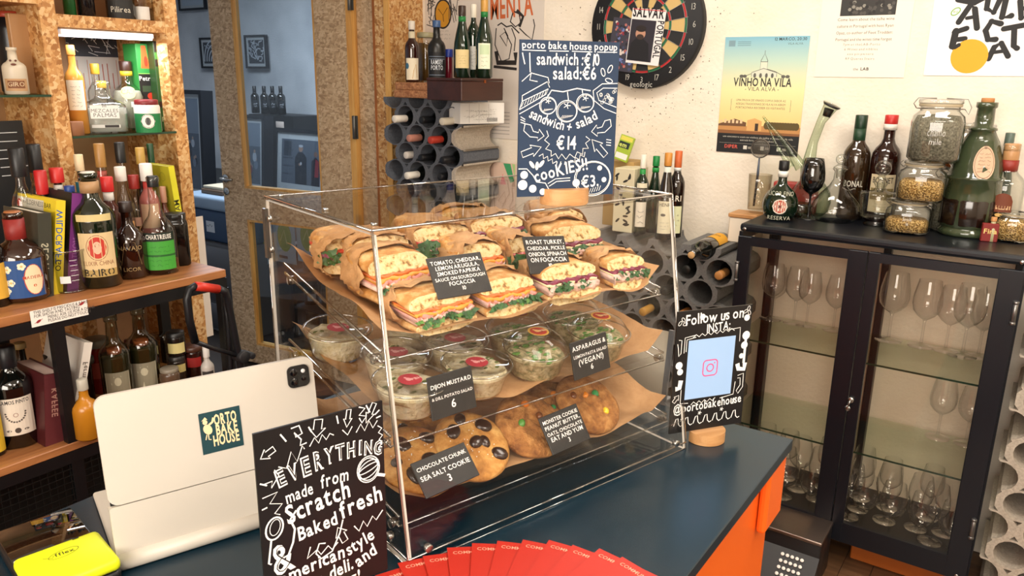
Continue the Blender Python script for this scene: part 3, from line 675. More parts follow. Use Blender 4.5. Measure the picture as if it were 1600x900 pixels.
# ---- things on top of rack 2
zr2 = z2+.0872
def P2(name, lab_, cat, x0, x1, ytop, Y, ybot_z, m, d=.12):
    a = onY(x0, ytop, Y); b = onY(x1, ytop, Y); t = thing(name, lab_, cat, (a.x, Y, ybot_z)); MB().rbox((0, 0, 0), (b.x-a.x, d, a.z-ybot_z), .002, 1, smooth=False).build('cover', m, t); return t, b.x-a.x, a.z-ybot_z
ZR = zr2
E2 = (2.68, 2.72)
tb, w_, h_ = P2('art_box', 'cream box printed with black foliage, behind the case beside the blackboard', 'box', 961, 992, 262, 2.70, ZR, M('d9cfae', .5))
cv = CV(flat_fn(0)); 
for k in range(22):
    cx, cz, a = random.uniform(.01, w_-.01), random.uniform(h_*.1, h_-.02), random.uniform(0, pi); cv.disc(cx, cz, .012, '2c2a26', .0045, 10, rot=a)
cv.rect(w_*.45, h_*.55, w_-.004, h_*.72, 'e6dcae'); cv.build('print', tb)
tb, w_, h_ = P2('carton', 'tan cardboard box standing behind the cream foliage box', 'box', 945, 990, 250, 2.80, ZR, M('b08f58', .7)); 
tm = thing('magazine', 'green and yellow magazine leaning behind the right edge of the blackboard', 'magazine', P_(958, 247, 2.78), 0, rot=(-.15, .25, 0))
MB().rbox((0, 0, 0), (.06, .012, .10), .001, 1, smooth=False).build('cover', M('9fb83a', .4), tm); cv = CV(flat_fn(0)); cv.rect(.004, .008, .056, .03, 'e9e5da'); cv.rect(.004, .05, .05, .075, '20302a'); cv.text('em', .006, .054, .018, 'd8e070', bold=.03); cv.rect(.004, .08, .056, .096, 'd9cf58'); cv.build('print', tm)
onr('green bottle with white capsule, first of four on the grey rack', 1006, 243, 21, 2.72, ZR, name='wine_bottle', shape='bordeaux', gl=GWIN, lab=(.10, .42, 'e8e0cc', 1.7), cap='ece4d4', caplen=.16, band=('1f8a3c', .70, .83), print_=both(blurb(.14, .36, '7d776a', 3), lambda cv, r, h: cv.rect(-r*.8, h*.60, r*.8, h*.66, 'e6ddc0', 6)))
onr('green bottle without label, second of four on the grey rack', 1026, 245, 25, 2.78, ZR, name='wine_bottle', shape='burgundy', gl=GWIN, cap='12803a', caplen=.12, band=('1f8a3c', .8, .86))
onr('clear-necked dark bottle with orange cap and white script label, third on the grey rack', 1045, 240, 27, 2.68, ZR, name='wine_bottle', shape='flute', gl=M('1c130e', .08, 0, .8, .5), lab=(.08, .46, 'e6dfc0', 1.75), cap='c98736', caplen=.14, band=('cfd0c4', .66, .85), print_=lambda cv, r, h: (cv.text('HENRI', 0, .40*h, r*.42, '4a4640', al='c'), cv.disc(-r*.2, h*.3, r*.3, '6a665c', r*.16), blurb(.12, .24, '8a8574', 3)(cv, r, h)))
onr('dark bottle lettered RI with orange and red capsule, rightmost on the grey rack', 1061, 237, 26, 2.74, ZR, name='wine_bottle', shape='bordeaux', gl=M('1b0f0b', .08, 0, .8, .5), lab=(.06, .38, 'dfe3b8', 1.75), cap='c8622e', caplen=.18, band=('d8dcd8', .78, .82), print_=lambda cv, r, h: (cv.text('ARI', 0, .44*h, r*.7, 'e8e2d2', al='c', bold=.02), blurb(.14, .32, '8c8a6a', 3)(cv, r, h)))
wb3 = onY(905, 330, 2.74)
# the bottle lying in the open top bore of the grey rack
top_ = min((c for c in C2 if c[0] == 11), key=lambda c: abs(c[2]-onY(1103, 397, 2.64).x))
lb = bottle('wine_bottle', 'black wine bottle with orange label lying on top of the grey rack', (top_[2], 2.64+.30-.11, top_[4]-.048+.037), .30, .037, 'bordeaux', DARKGL, None, rot=(pi/2, 0, 0))
paper(lb, -.037, .03, .126, 'e3a52c', -2.6, -5e-4)
MB().cyl((0, 0, .289), .0125, .016, 14).build('cork', M('c9a06c', .8), lb)
cv = CV(lambda x, y, L: ((.037+.0012+L)*sin(pi+x/.037), -(.037+.0012+L)*cos(pi+x/.037), y)); cv.maxw = .04; cv.text('QUINTA', 0, .07, .014, '5a3a10', al='c', bold=.02); cv.build('lettering', lb)
# ================================================================== NAVY GLASS CABINET
NAVY = M('0c1018', .34, 0, .4, .1); NAVYD = M('0c0f16', .4, .1)
X0, X1, YF, YB, ZT, ZB = -.825, -.008, 2.53, 2.925, 1.145, .10
cb = thing('glass_cabinet', 'navy metal cabinet with two glass doors and wine glasses inside', 'cabinet', (X0, YF, 0)); CW, CD = X1-X0, YB-YF
def cpart(name, a, b, m=NAVY, r=.003, lab=None, par=cb): return MB().rbox(a, b, r, 2, smooth=False).build(name, m, par, lab)
cpart('top_panel', (0, .0, ZT-.028), (CW, CD, ZT), r=.010); 
for sx_ in (0, CW-.012):
    m = MB(); m.box((sx_, .004, ZB+.02), (sx_+.012, .04, ZT-.028)); m.box((sx_, CD-.04, ZB+.02), (sx_+.012, CD, ZT-.028)); m.box((sx_, .0405, ZT-.06), (sx_+.012, CD-.0405, ZT-.028)); m.box((sx_, .0405, ZB+.02), (sx_+.012, CD-.0405, ZB+.06)); m.build('side_frame', NAVY, cb)
    MB().box((sx_+.004, .04, ZB+.06), (sx_+.008, CD-.04, ZT-.06)).build('side_pane', thin('fffefc', 'f0ede6', .2, .015), cb)
cpart('bottom_panel', (.012, .004, ZB), (CW-.012, CD, ZB+.03), NAVYD)
WB = M('c9b294', .6); 
MB().box((.012, CD-.008, ZB+.03), (CW-.012, CD-.004, ZT-.028)).build('back_pane', thin('fffefc', 'f0ede6', .2, .015), cb)
cpart('frame_post', (.012, CD-.05, ZB+.03), (.035, CD-.008, ZT-.028), NAVYD); cpart('frame_post', (CW/2-.012, CD-.05, ZB+.03), (CW/2+.012, CD-.008, ZT-.028), NAVYD); cpart('frame_post', (CW-.035, CD-.05, ZB+.03), (CW-.012, CD-.008, ZT-.028), NAVYD)
for x in (.0, CW-.03):
    for y in (.02, CD-.05): cpart('leg', (x, y, 0), (x+.03, y+.03, ZB), NAVYD)
for s_, (dx0, dx1, px0, px1) in enumerate(((.004, CW/2-.001, .050, .352), (CW/2+.001, CW-.004, .444, .752))):
    dn = bpy.data.objects.new('door', None); COL.objects.link(dn); dn.parent = cb; dn.location = (0, -.016, 0)
    f = MB(); z0, z1 = ZB+.012, ZT-.040; pz0, pz1 = .185, 1.075
    f.rbox((dx0, 0, z0), (px0, .018, z1), .002, 1, smooth=False); f.rbox((px1, 0, z0), (dx1, .018, z1), .002, 1, smooth=False); f.box((px0-.002, 0.0004, pz1), (px1+.002, .0176, z1-.001)); f.box((px0-.002, .0004, z0+.001), (px1+.002, .0176, pz0))
    f.build('frame', NAVY, dn); MB().box((px0-.001, .008, pz0-.001), (px1+.001, .011, pz1+.001)).build('pane', thin('fffefc', 'f0ede6', .22, .018), dn)
for x in (.010, CW-.012):
    for z in (.985, .30): MB().cyl((x, -.020, z-.028), .0065, .056, 10).cyl((x, -.020, z-.034), .008, .008, 10).cyl((x, -.020, z+.026), .008, .008, 10).build('hinge', M('8b8b8a', .3, .9), cb)
for x, z in ((.018, ZT-.018), (CW-.016, ZT-.018), (.014, .13), (CW-.03, .125), (CW-.005, .125)): MB().cyl((x, -.0005, z), .006, .003, 12, axis=1, T=Matrix.Translation((0, -.0025 if z > 1 else -.017, 0))).build('screw', STEEL, cb)
kx = onY(1330, 624, YF-.016); ky = MB().cyl((kx.x-X0, -.026, kx.z), .010, .010, 14, axis=1).build('lock', STEEL, cb)
k_ = MB().tube([(kx.x-X0, -.03, kx.z), (kx.x-X0, -.037, kx.z), (kx.x-X0-.003, -.038, kx.z-.02)], .003, 6).lathe([(0, -.001), (.009, -.001), (.009, .001), (0, .001)], 14, T=Matrix.Translation((kx.x-X0-.004, -.038, kx.z-.024)) @ Matrix.Rotation(pi/2, 4, 'X')).build('key', STEEL, cb)
ZS = (.742, .432)
for z in ZS: sh = MB().box((.013, .014, z-.003), (CW-.013, CD-.052, z+.003)).build('glass_shelf', thin('fdfffc', 'e6eee4', .25, .02), cb, 'green-edged glass shelf'); MB().box((.013, .0125, z-.003), (CW-.013, .0139, z+.003)).build('polished_edge', M('1d3226', .15), sh)
sh_ = [0]
def wine_glass(name='wine_glass', hgt=.20, rb=.040, rt=.030, stem=.085, foot=.036, mat=WINEGL):
    P = [(0, .0), (foot, .0), (foot, .0015), (foot*.5, .004), (.0045, .010), (.0036, .03), (.0036, stem-.012), (.006, stem-.003), (.014, stem+.002)]
    bh = hgt-stem; P += [(rb*.62, stem+bh*.09), (rb*.9, stem+bh*.22), (rb, stem+bh*.40), (rb*.97, stem+bh*.6), ((rb+rt)/2*.98, stem+bh*.82), (rt, hgt)]
    Q = [(rt-.0008, hgt), ((rb+rt)/2*.98-.001, stem+bh*.82), (rb-.001, stem+bh*.4), (rb*.6, stem+bh*.11), (0, stem+.006)]
    return P, Q
def wg(label, p, big=1.0, mat=WINEGL, group=None, tmpl=None):
    t = thing('wine_glass', label, 'wine glass', p, random.uniform(0, 1), group)
    if tmpl:
        for ch in tmpl.children: c = ch.copy(); COL.objects.link(c); c.parent = t
        t.scale = tuple(big for _ in range(3)); return t
    P, Q = wine_glass(); st = [q for q in P[:9]]; bw = P[8:]
    MB().lathe(st[:5], 24).build('foot', mat, t); MB().lathe(st[4:], 14).build('stem', mat, t); MB().lathe(bw, 26).build('bowl', mat, t)
    t.scale = (big, big, big); return t
tw = None
top = [  # pixel of stem at foot, on upper shelf; label
    (1199, 496, 1.05, 'wine glass at the far left of the cabinet upper shelf, before the dark post', ), (1222, 487, 1.0, 'second wine glass from the left on the cabinet upper shelf'), (1242, 503, 1.05, 'third wine glass from the left on the cabinet upper shelf'), (1272, 497, 1.0, 'fourth wine glass from the left on the cabinet upper shelf'), (1309, 508, 1.0, 'wine glass by the right edge of the left door, upper shelf'),
    (1396, 520, 1.22, 'tall wine glass before the dark middle post, upper shelf'), (1448, 524, 1.15, 'middle wine glass behind the right door, upper shelf'), (1484, 532, 1.1, 'wine glass half hidden behind the big balloon glass, upper shelf'), (1503, 556, 1.35, 'big balloon wine glass at the right of the upper shelf'), (1532, 545, 1.1, 'wine glass at the far right corner of the upper shelf')]
def in_cab(p, z):
    return (min(max(p.x, X0+.05), X1-.05), min(max(p.y, YF+.055), YB-.10), z)
for px, py, bg, lb_ in top:
    p = in_cab(onZ(px, py, ZS[0]+.003), ZS[0]+.0035); bg = min(bg, 1.2); p, _ = settle(p, .041*bg, .2); g = wg(lb_, p, bg, tmpl=tw); tw = tw or g
for px, py, bg, lb_ in ((1470, 668, 1.05, 'balloon glass alone on the middle cabinet shelf, behind the right door'), (1512, 680, 1.0, 'glass at the right edge of the middle cabinet shelf')):
    p = in_cab(onZ(px, py, ZS[1]+.003), ZS[1]+.0035); wg(lb_, p, bg, tmpl=tw)
bot = [(1245, 763), (1256, 747), (1268, 728), (1275, 779), (1222, 775), (1290, 760), (1340, 795), (1345, 773), (1371, 752), (1381, 813), (1385, 793), (1403, 780), (1430, 825), (1448, 808), (1456, 788), (1473, 833), (1478, 818), (1492, 842), (1365, 735), (1420, 765), (1310, 770), (1232, 790)]
seen_p = []
for px, py in bot:
    p = in_cab(onZ(px, py, ZB+.031), ZB+.0305)
    if any(hypot(p[0]-q[0], p[1]-q[1]) < .074 for q in seen_p) or abs(p[0]-X0-CW/2) < .0: 
        continue
    seen_p.append(p)
for gy in (.06, .135, .21, .285):
    for gx in range(9):
        p = (X0+.06+gx*.086+(.03 if gy in (.135, .285) else 0), YF+gy, ZB+.0305)
        if p[0] > X1-.05: continue
        if all(hypot(p[0]-q[0], p[1]-q[1]) >= .074 for q in seen_p): seen_p.append(p)
rws = {}
for p in seen_p: rws.setdefault((p[0] > X0+CW/2, min(3, int((p[1]-YF-.02)/.08))), []).append(p)
for (dr_, rw), ps_ in rws.items():
    for n_, p in enumerate(sorted(ps_)): wg('wine glass on the cabinet floor, %s row behind the %s door, %s from the left' % (('front', 'second', 'third', 'back')[rw], ('left', 'right')[dr_], ('first', 'second', 'third', 'fourth', 'fifth', 'sixth', 'seventh', 'eighth')[n_]), p, random.uniform(.95, 1.05), group='wine glasses on the cabinet floor', tmpl=tw)

# ================================================================== THINGS ON THE CABINET
def emblem(cv, r, h):
    z = h*.26; cv.disc(0, z, r*.42, 'd9cfc0'); cv.disc(0, z, r*.36, 'b34a32'); 
    for a in range(4): cv.disc(r*.17*cos(a*pi/2), z+r*.17*sin(a*pi/2), r*.1, 'e8ddcc', n=10)
    cv.disc(0, z, r*.08, '2a2a2a', n=10)
    cv.text('LICOR FINO', -0.0, z+r*.62, r*.26, 'c9c9b4', al='c', arc=.0); cv.text('RESERVA', 0, z-r*.75, r*.22, 'b9b9a4', al='c')
p, h, r = seen(1216, 346, 252, 54, ZT); bottle('liqueur_bottle', 'small round green bottle with red cross emblem, far left of the cabinet top', p, h, r, 'globe', M('0c1f10', .06, 0, .8, .5), '121212', .14, band=('e6e2d8', .74, .84), print_=emblem, fixed=True)
p, h, r = seen(1262, 344, 247, 38, ZT); settle(p, r, h, True)
t = thing('black_glass', 'opaque black wine glass beside the small round green bottle', 'wine glass', p); P, Q = wine_glass(); s_ = h/.20
MB().lathe([(a, b) for a, b in P[:5]], 24).build('foot', M('0a0a0b', .06, 0, .9, .6), t); MB().lathe(P[4:9], 14).build('stem', M('0a0a0b', .06, 0, .9, .6), t); MB().lathe(P[8:]+Q, 28).build('bowl', M('0a0a0b', .06, 0, .9, .6), t); t.scale = (s_, s_, s_)
# porron: round body, wide slanted neck to the right, thin spout to the left
q = onY(1264, 318, 2.84); settle((q.x, 2.84, ZT), .06, .2, True); t = thing('porron', 'clear glass porron with wide slanted neck and thin spout, behind the black wine glass', 'carafe', (q.x, 2.84, ZT))
up = lambda px, py, Y=2.84: tuple(onY(px, py, Y)-Vector((q.x, 2.84, ZT)))
MB().lathe([(0, 0), (.05, .002), (.066, .02), (.072, .05), (.066, .085), (.045, .115), (.03, .13)], 28).build('glass_body', GREENGL, t)
n0 = up(1262, 262); n1_ = up(1271, 222); n2_ = up(1283, 190); n3 = up(1297, 168); n4 = up(1300, 163)
MB().tube([(0, 0, .10), n0, n1_, n2_, n3, n4], [.040, .024, .015, .015, .024, .031], 16, caps=False).build('neck', GREENGL, t)
MB().tube([up(1291, 182), up(1296, 170)], [.013, .017], 12).build('stopper', M('2a1e1a', .6), t); MB().tube([up(1298.6, 166.5), up(1300, 164)], [.027, .031], 18).build('rim', M('1d1a1a', .3), t)
MB().tube([up(1252, 262), up(1228, 225), up(1192, 182)], [.022, .010, .004], 10, caps=False).build('spout', GREENGL, t)
MB().tube([up(1236, 262), up(1212, 224), up(1194, 184)], [.014, .005, .003], 10, caps=False).build('spout', GREENGL, t)
def deca(cx, yb, yt, w, name, lab_, prof, stop, cat='decanter', fill=None):
    p, h, r = seen(cx, yb, yt, w, ZT); p, h = settle(p, r, h, True); t = thing(name, lab_, cat, p); hb = h*stop
    MB().lathe([(a*r, b*hb) for a, b in prof], 28).build('glass_body', GLASS, t)
    k = (h-hb); MB().lathe([(0, hb-.03), (.010, hb-.03), (.013, hb), (.022, hb+.002), (.022, hb+.006), (.010, hb+k*.3)], 16).ball((0, 0, hb+k*.65), k*.36, 16).build('stopper', GLASS, t)
    return t, h, r
deca(1302, 350, 240, 74, 'decanter', 'round clear decanter with ball stopper on the cabinet', [(0, .0), (.75, .0), (.95, .08), (1, .2), (.9, .38), (.62, .55), (.36, .68), (.22, .8), (.2, .95), (.3, 1)], .78)
deca(1367, 356, 250, 56, 'decanter', 'small square-shouldered clear decanter with stopper on a glass foot', [(0, .0), (.62, .0), (.66, .05), (.38, .12), (.62, .17), (.86, .2), (.9, .3), (1, .72), (.95, .78), (.35, .82), (.25, .9), (.38, 1)], .66)
def swirl(cv, r, h): blurb(.22, .42, 'cfd2cc', 3, 1.3)(cv, r, h)
# green demijohn
p, h, r = seen(1507, 372, 156, 80, ZT, 1524); settle(p, r*.95, h, True)
def oval(cv, r, h): 
    cv.disc(r*.12, h*.56, r*.42, 'cfae90', r*.62); cv.ring(r*.12, h*.56, r*.36, .0012, '6b4a38', r*.55); 
    for k in range(6): cv.scrawl(-r*.12, h*.56-r*.35+k*r*.13, r*.34, r*.06, '6b4a38', .0008, .003)
    cv.arrow(r*.1, h*.66, r*.2, r*.12, pi/2, .0015, '3a2a20')
t = thing('demijohn', 'tall tapering green glass demijohn with cork and oval pink label', 'bottle', p, facing(p, .15))
PG = [(0, .01), (.92, .0), (1, .015), (1, .04), (.93, .055), (.93, .07), (.99, .08), (.98, .3), (.95, .42), (1.0, .43), (1.0, .445), (.93, .455), (.84, .56), (.62, .70), (.42, .78), (.48, .785), (.48, .80), (.33, .81), (.30, .94), (.36, .95), (.36, .985), (0, .985)]
MB().lathe([(a*r, b*h) for a, b in PG], 30, wob=lambda a, z: 1+(.018*cos(12*a) if z < .36*h else 0)).build('glass_body', M('3c4630', .12, 0, .8, .4, var=.2), t)
MB().lathe([(r*.985, h*.085), (r*.995, h*.09), (r*.995, h*.27), (r*.98, h*.28)], 30).build('liquid', M('1d120c', .12, 0, .8), t, 'dark liquid level showing in the lower half')
MB().cyl((0, 0, h*.98), r*.22, h*.035, 14).build('cork', M('b9814e', .8), t)
cv = CV(lambda x, y, L: ((r*.955*(1-max(0, (y/h-.45))*1.05)+.003+L)*sin(x/r), -(r*.955*(1-max(0, (y/h-.45))*1.05)+.003+L)*cos(x/r), y)); oval(cv, r, h); cv.build('label', t)
onc = lambda lab_, x, yt, w, Y, **k: onr(lab_, x, yt, w, Y, ZT, **k)
onc('tall brown-green bottle with white script, behind the round decanter', 1347, 181, 41, 2.87, shape='bordeaux', gl=M('2d1d0e', .08, 0, .8, .5), cap='10301c', caplen=.12, band=('163a22', .74, .88), print_=lambda cv, r, h: (cv.text('BONAL', 0, .33*h, r*.46, 'cfcabc', al='c', bold=.015), cv.line([(-r*.8, h*.31), (-r*.3, h*.29), (r*.1, h*.312), (r*.8, h*.295)], .0012, 'cfcabc')))
onc('brown bottle with red and white cap and cream label, behind the small decanter', 1394, 181, 44, 2.86, shape='bordeaux', gl=M('240c08', .08, 0, .8, .5), cap='c22a26', caplen=.075, band=('e8e2d6', .87, .925), lab=(.10, .46, 'd8c8a4', 1.8), print_=lambda cv, r, h: (cv.text('BONNET', 0, .38*h, r*.42, '3a2d22', al='c', bold=.02), cv.rect(-r*.8, .22*h, r*.8, .33*h, '8a7a50', 8), blurb(.12, .2, '6d5d44', 3)(cv, r, h)))
HERB = speck('dried_herbs', [(.3, '3a3022'), (.5, '6b5c40'), (.7, '9a8c66')], 170, .9, 1, .006); GRAIN = speck('grains', [(.3, '6b4d22'), (.5, 'b48b48'), (.75, 'dcb87a')], 220, .8, 1, .004, vor=True)
HERB2 = speck('dried_leaves', [(.3, '4a463a'), (.5, '7c7766'), (.7, 'aaa590')], 150, .9, 1, .006)
def clipjar(lab_, cx, cy_base, ytop, w, z, fill, fh, word=None, Yc=None, sq=3.2, word2=None, lean_=0, fixed=False):
    p = onY(cx, 300, Yc); r = rpx(w, p); h = onY(cx, ytop, Yc).z-z
    p, h = settle((p.x, Yc, z), r*1.02, h, z > ZT+.01 or fixed); Yc = p[1]; t = thing('clip_jar', lab_, 'jar', p, facing(p))
    MB().lathe([(0, .003), (r*.85, 0), (r, h*.06), (r, h*.62), (r*.95, h*.72), (r*.74, h*.80), (r*.74, h*.86)], 28, sq=lambda q: 2.8).build('glass_body', GLASS, t)
    MB().lathe([(0, .006), (r*.8, .005), (r*.93, h*.07), (r*.93, h*fh*.8), (r*.8, h*fh), (0, h*fh*1.04)], 24, sq=2.8).build('contents', fill, t)
    MB().lathe([(r*.78, h*.86), (r*.80, h*.875), (r*.80, h*.895), (r*.78, h*.91)], 28).build('seal', M('b9a98c', .5), t)
    MB().lathe([(0, h*.98), (r*.6, h*.975), (r*.82, h*.97), (r*.84, h*.92), (r*.8, h*.905), (0, h*.905)], 28).build('lid', GLASS, t)
    w_ = MB(); rr = r*.88
    w_.tube([(rr*cos(a), rr*sin(a), h*.83) for a in [2*pi*k/24 for k in range(24)]], .0013, 5, closed=True)
    w_.tube([(rr, 0, h*.83), (rr+.012, 0, h*.75), (rr+.017, 0, h*.86), (rr+.005, 0, h*.98), (rr*.2, 0, h*.99)], .0014, 5).tube([(-rr, 0, h*.83), (-rr-.009, 0, h*.9), (-rr+.002, 0, h*.99), (-rr*.2, 0, h*.99)], .0014, 5)
    w_.build('wire_clip', M('8a8780', .3, 1), t)
    cv = CV(round_fn(r*1.0, .003)); 
    if word: cv.text(word, 0, h*.42, h*.12, 'c9c7c0', al='c', jit=.1, bold=-.005, wd=min(r*1.1, h*.05*len(word)))
    if word2: cv.text(word2, 0, h*.29, h*.10, 'c9c7c0', al='c', jit=.1, bold=-.005, wd=min(r*.9, h*.045*len(word2)))
    if word: cv.build('lettering', t)
    return h
yc = 2.72
zj1 = ZT; hz = onY(1425, 313, yc).z
clipjar('clip-top jar of grains, bottom of the stack of three on the cabinet', 1424, 0, 311, 66, ZT, GRAIN, .42, 'Smile', fixed=True, Yc=yc, word2='16')
zj2 = onY(1424, 312, yc).z
clipjar('clip-top jar half full of pale grains, middle of the stack of three', 1438, 0, 250, 68, zj2, GRAIN, .52, 'U', Yc=yc)
zj3 = onY(1438, 251, yc).z
clipjar('large clip-top jar of dried herbs, top of the stack of three', 1449, 0, 152, 74, zj3, HERB2, .72, 'chamo', Yc=yc, word2='mile')
clipjar('clip-top jar of dried herbs standing behind the stack of jars', 1492, 0, 262, 60, ZT, HERB2, .6, None, Yc=2.855)
hz2 = onY(1492, 263, 2.855).z
clipjar('clip-top jar of orange preserve, on the jar behind the green demijohn', 1497, 0, 190, 56, hz2, liquid('c8641e', .85), .4, None, Yc=2.855)
onc('clear spirit bottle with cork stopper and brown shield label, right of the demijohn', 1583, 226, 54, 2.80, shape='spirit', gl=GLASS, cap='b98a5c', caplen=.16, capr=.022, band=('8a2a1e', .72, .84), fill=(liquid('1a0e08', .95), .32), print_=lambda cv, r, h: (cv.disc(0, h*.42, r*.5, '6b3218', r*.45), cv.rect(-r*.5, h*.3, r*.5, h*.42, '6b3218', 6), cv.rect(-r*.42, h*.33, r*.42, h*.37, 'c9a67c', 6), cv.disc(-r*.1, h*.27, r*.2, 'c9a25c', r*.1)))
onc('green bottle with grey cap behind the cork-stoppered spirit bottle', 1579, 209, 30, 2.88, shape='flute', gl=M('3c5046', .1, 0, .8), cap='5a6a60', caplen=.12)
onc('clear swing-top bottle behind the demijohn shoulder', 1549, 196, 34, 2.87, shape='spirit', gl=GLASS, cap='b9b6ae', caplen=.08, fill=(liquid('3a2618', .9), .45))
p = onY(1549, 352, 2.70); t = thing('matchbox', 'red box behind the tiny pale bottle, right of the demijohn', 'box', (p.x, 2.70, ZT), .2); MB().rbox((-.022, 0, 0), (.022, .02, .055), .002, 1, smooth=False).build('panel', M('7a1a16', .5), t); cv = CV(flat_fn(0)); cv.text('Fina', -.018, .025, .015, 'e8c87a', bold=.02); cv.build('lettering', t)
p, h, r = seen(1547, 378, 340, 18, ZT); bottle('tiny_bottle', 'tiny pale bottle with cork in front of the red box', p, h, r, 'spirit', M('b9b48c', .2), 'c08a55', .14)
p, h, r = seen(1592, 381, 330, 50, ZT); clipjar('low clip-top jar of yellow corn at the right edge of the cabinet', 1592, 0, 330, 50, ZT, GRAIN, .7, None, Yc=max(2.62, p[1]))
# tea strainer standing in a measuring beaker, red tin, cloche
t = thing('beaker', 'clear plastic measuring beaker with marks, behind the small round green bottle', 'beaker', P_(1183, 330, 2.86)[:2]+(ZT,))
bh = onY(1183, 272, 2.86).z-ZT; MB().lathe([(0, .002), (.036, 0), (.042, bh), (.040, bh), (.035, .004)], 24).build('cup', thin('f8f6f0', 'cfcac0', .5, .04), t)
cv = CV(round_fn(.041, .0005)); [cv.rect(-.004, z*bh, .010, z*bh+.0015, '8c8678') for z in (.2, .35, .5, .65, .8)]; cv.build('marking', t)
hc = onY(1188, 232, 2.86); t = thing('strainer', 'small round metal sieve standing handle down in the beaker', 'strainer', (hc.x, 2.86, ZT+.01))
zc_ = hc.z-ZT-.01; rr = .033
MB().tube([(rr*cos(a), 0, zc_+rr*sin(a)) for a in [2*pi*k/24 for k in range(24)]], .0025, 6, closed=True).build('rim', M('6b655e', .4, .8), t)
mm = MB()
for k in range(-7, 8):
    x = rr*k/8; hh_ = sqrt(max(0, rr*rr-x*x)); mm.tube([(x, .012*(hh_/rr), zc_), ][:0] or [(x, 0, zc_-hh_), (x, .014*hh_/rr, zc_), (x, 0, zc_+hh_)], .0006, 4); mm.tube([(-hh_, 0, zc_+x), (0, .014*hh_/rr, zc_+x), (hh_, 0, zc_+x)], .0006, 4)
o = mm.build('mesh', M('8a857c', .4, .9), t); o['kind'] = 'stuff'
MB().tube([(0, 0, zc_-rr), (0, 0, zc_-.09), (-.004, 0, .0)], [.003, .005, .004], 8).build('handle', M('4a5260', .35, .5), t)
q = P_(1240, 330, 2.86); t = thing('tin', 'red tin behind the black wine glass and the decanter', 'tin', (q[0], 2.87, ZT+.0)); MB().rbox((-.08, -.02, 0), (.07, .03, onY(1240, 285, 2.86).z-ZT), .006, 2).build('body', M('a83a34', .45, var=.15), t)
settle(P_(1250, 330, 2.78)[:2]+(ZT,), .034, .05, True); t = thing('tumbler', 'low thick glass tumbler between the black glass and the decanter', 'glass', P_(1250, 330, 2.78)[:2]+(ZT,)); MB().lathe([(0, .0), (.03, 0), (.034, .05), (.031, .05), (.027, .01), (0, .01)], 20).build('cup', thin('dfe8dc', '8fa095', .7, .06), t)
# white box with wooden lid left of the cabinet, on the rack side
q = P_(1152, 332, 2.815); q2 = P_(1172, 332, 2.815); t = thing('storage_box', 'white storage box with wooden lid in the gap left of the cabinet', 'box', (q[0]-.02, 2.79, ZR)); hh = q[2]-ZR
MB().rbox((0, 0, 0), (.10, .10, hh-.016), .003, 1, smooth=False).build('panel', M('e6dccb', .5), t); MB().rbox((-.004, -.004, hh-.015), (.104, .104, hh), .003, 1, smooth=False).build('lid', BEECH, t)
for z in (0,): pass
# under the cabinet: keypad device
q = onZ(1240, 880, .02); t = thing('scale', 'black counter scale with round white keys, on the floor under the cabinet', 'scale', (-.62, 2.36, 0), 0)
e0 = onP(1212, 818, Vector((0, 2.33, 0)), Vector((0, 1, 0)))
T_ = Matrix.Translation((0, 0, 0)); 
MB().rbox((0, 0, 0), (.21, .16, .17), .006, 2).build('body', M('1b1b1d', .4), t)
MB().add([(0, 0, .12), (.21, 0, .12), (.21, -.10, .03), (0, -.10, .03), (0, 0, 0), (.21, 0, 0), (.21, -.10, 0), (0, -.10, 0)], [(0, 3, 2, 1), (3, 7, 6, 2), (0, 4, 7, 3), (1, 2, 6, 5), (4, 5, 6, 7)]).build('keyboard_panel', M('2a2a2c', .5), t)
MB().rbox((-.002, -.004, .165), (.212, .165, .178), .003, 2).build('platter', M('8a7a70', .3, .9), t)
km = MB().cyl((0, 0, 0), .0058, .004, 12).mesh('key', M('e9e6df', .4)); sl = atan2(.09, .10)
for i in range(5):
    for j in range(5):
        o = bpy.data.objects.new('key', km); COL.objects.link(o); o.parent = t; o.location = (.10+i*.0155, -.018-j*.0165, .12-(.018+j*.0165)*.9+.001); o.rotation_euler = (sl, 0, 0)
t = thing('crate', 'orange-brown box on the floor below the navy cabinet', 'box', (-.30, 2.62, 0)); MB().rbox((-.06, 0, 0), (.25, .2, .09), .004, 1, smooth=False).build('panel', M('a8581c', .5), t)
# ================================================================== LEFT: steel and oak shelf unit
ZS1, ZS2 = 1.087, .75; XF, XB = -1.80, -2.13
su = thing('shelf_unit', 'black steel shelf unit with oak boards along the left wall, full of bottles', 'shelf', (0, 0, 0))
MB().rbox((XB, -.3, ZS1-.022), (XF, 1.235, ZS1), .002, 1, smooth=False).build('shelf_board', SHELFW, su); MB().rbox((XB, -.3, ZS2-.02), (XF, 1.235, ZS2), .002, 1, smooth=False).build('shelf_board', SHELFW, su)
for x in (XF-.022, XB): MB().box((x, -.3, ZS1-.052), (x+.022, 1.235, ZS1-.0225)).build('rail', BLKM, su); MB().box((x, -.3, ZS2-.05), (x+.022, 1.235, ZS2-.0205)).build('rail', BLKM, su)
for y in (.775, 1.213):
    for x in (XF-.024, XB+.002): MB().box((x, y, 0), (x+.022, y+.028, ZS1-.0525)).build('post', BLKM, su)
MB().box((XB+.024, 1.215, ZS1-.05), (XF-.024, 1.233, ZS1-.024)).build('rail', BLKM, su); MB().box((XB+.024, 1.215, .3), (XF-.024, 1.233, .33)).build('rail', BLKM, su)
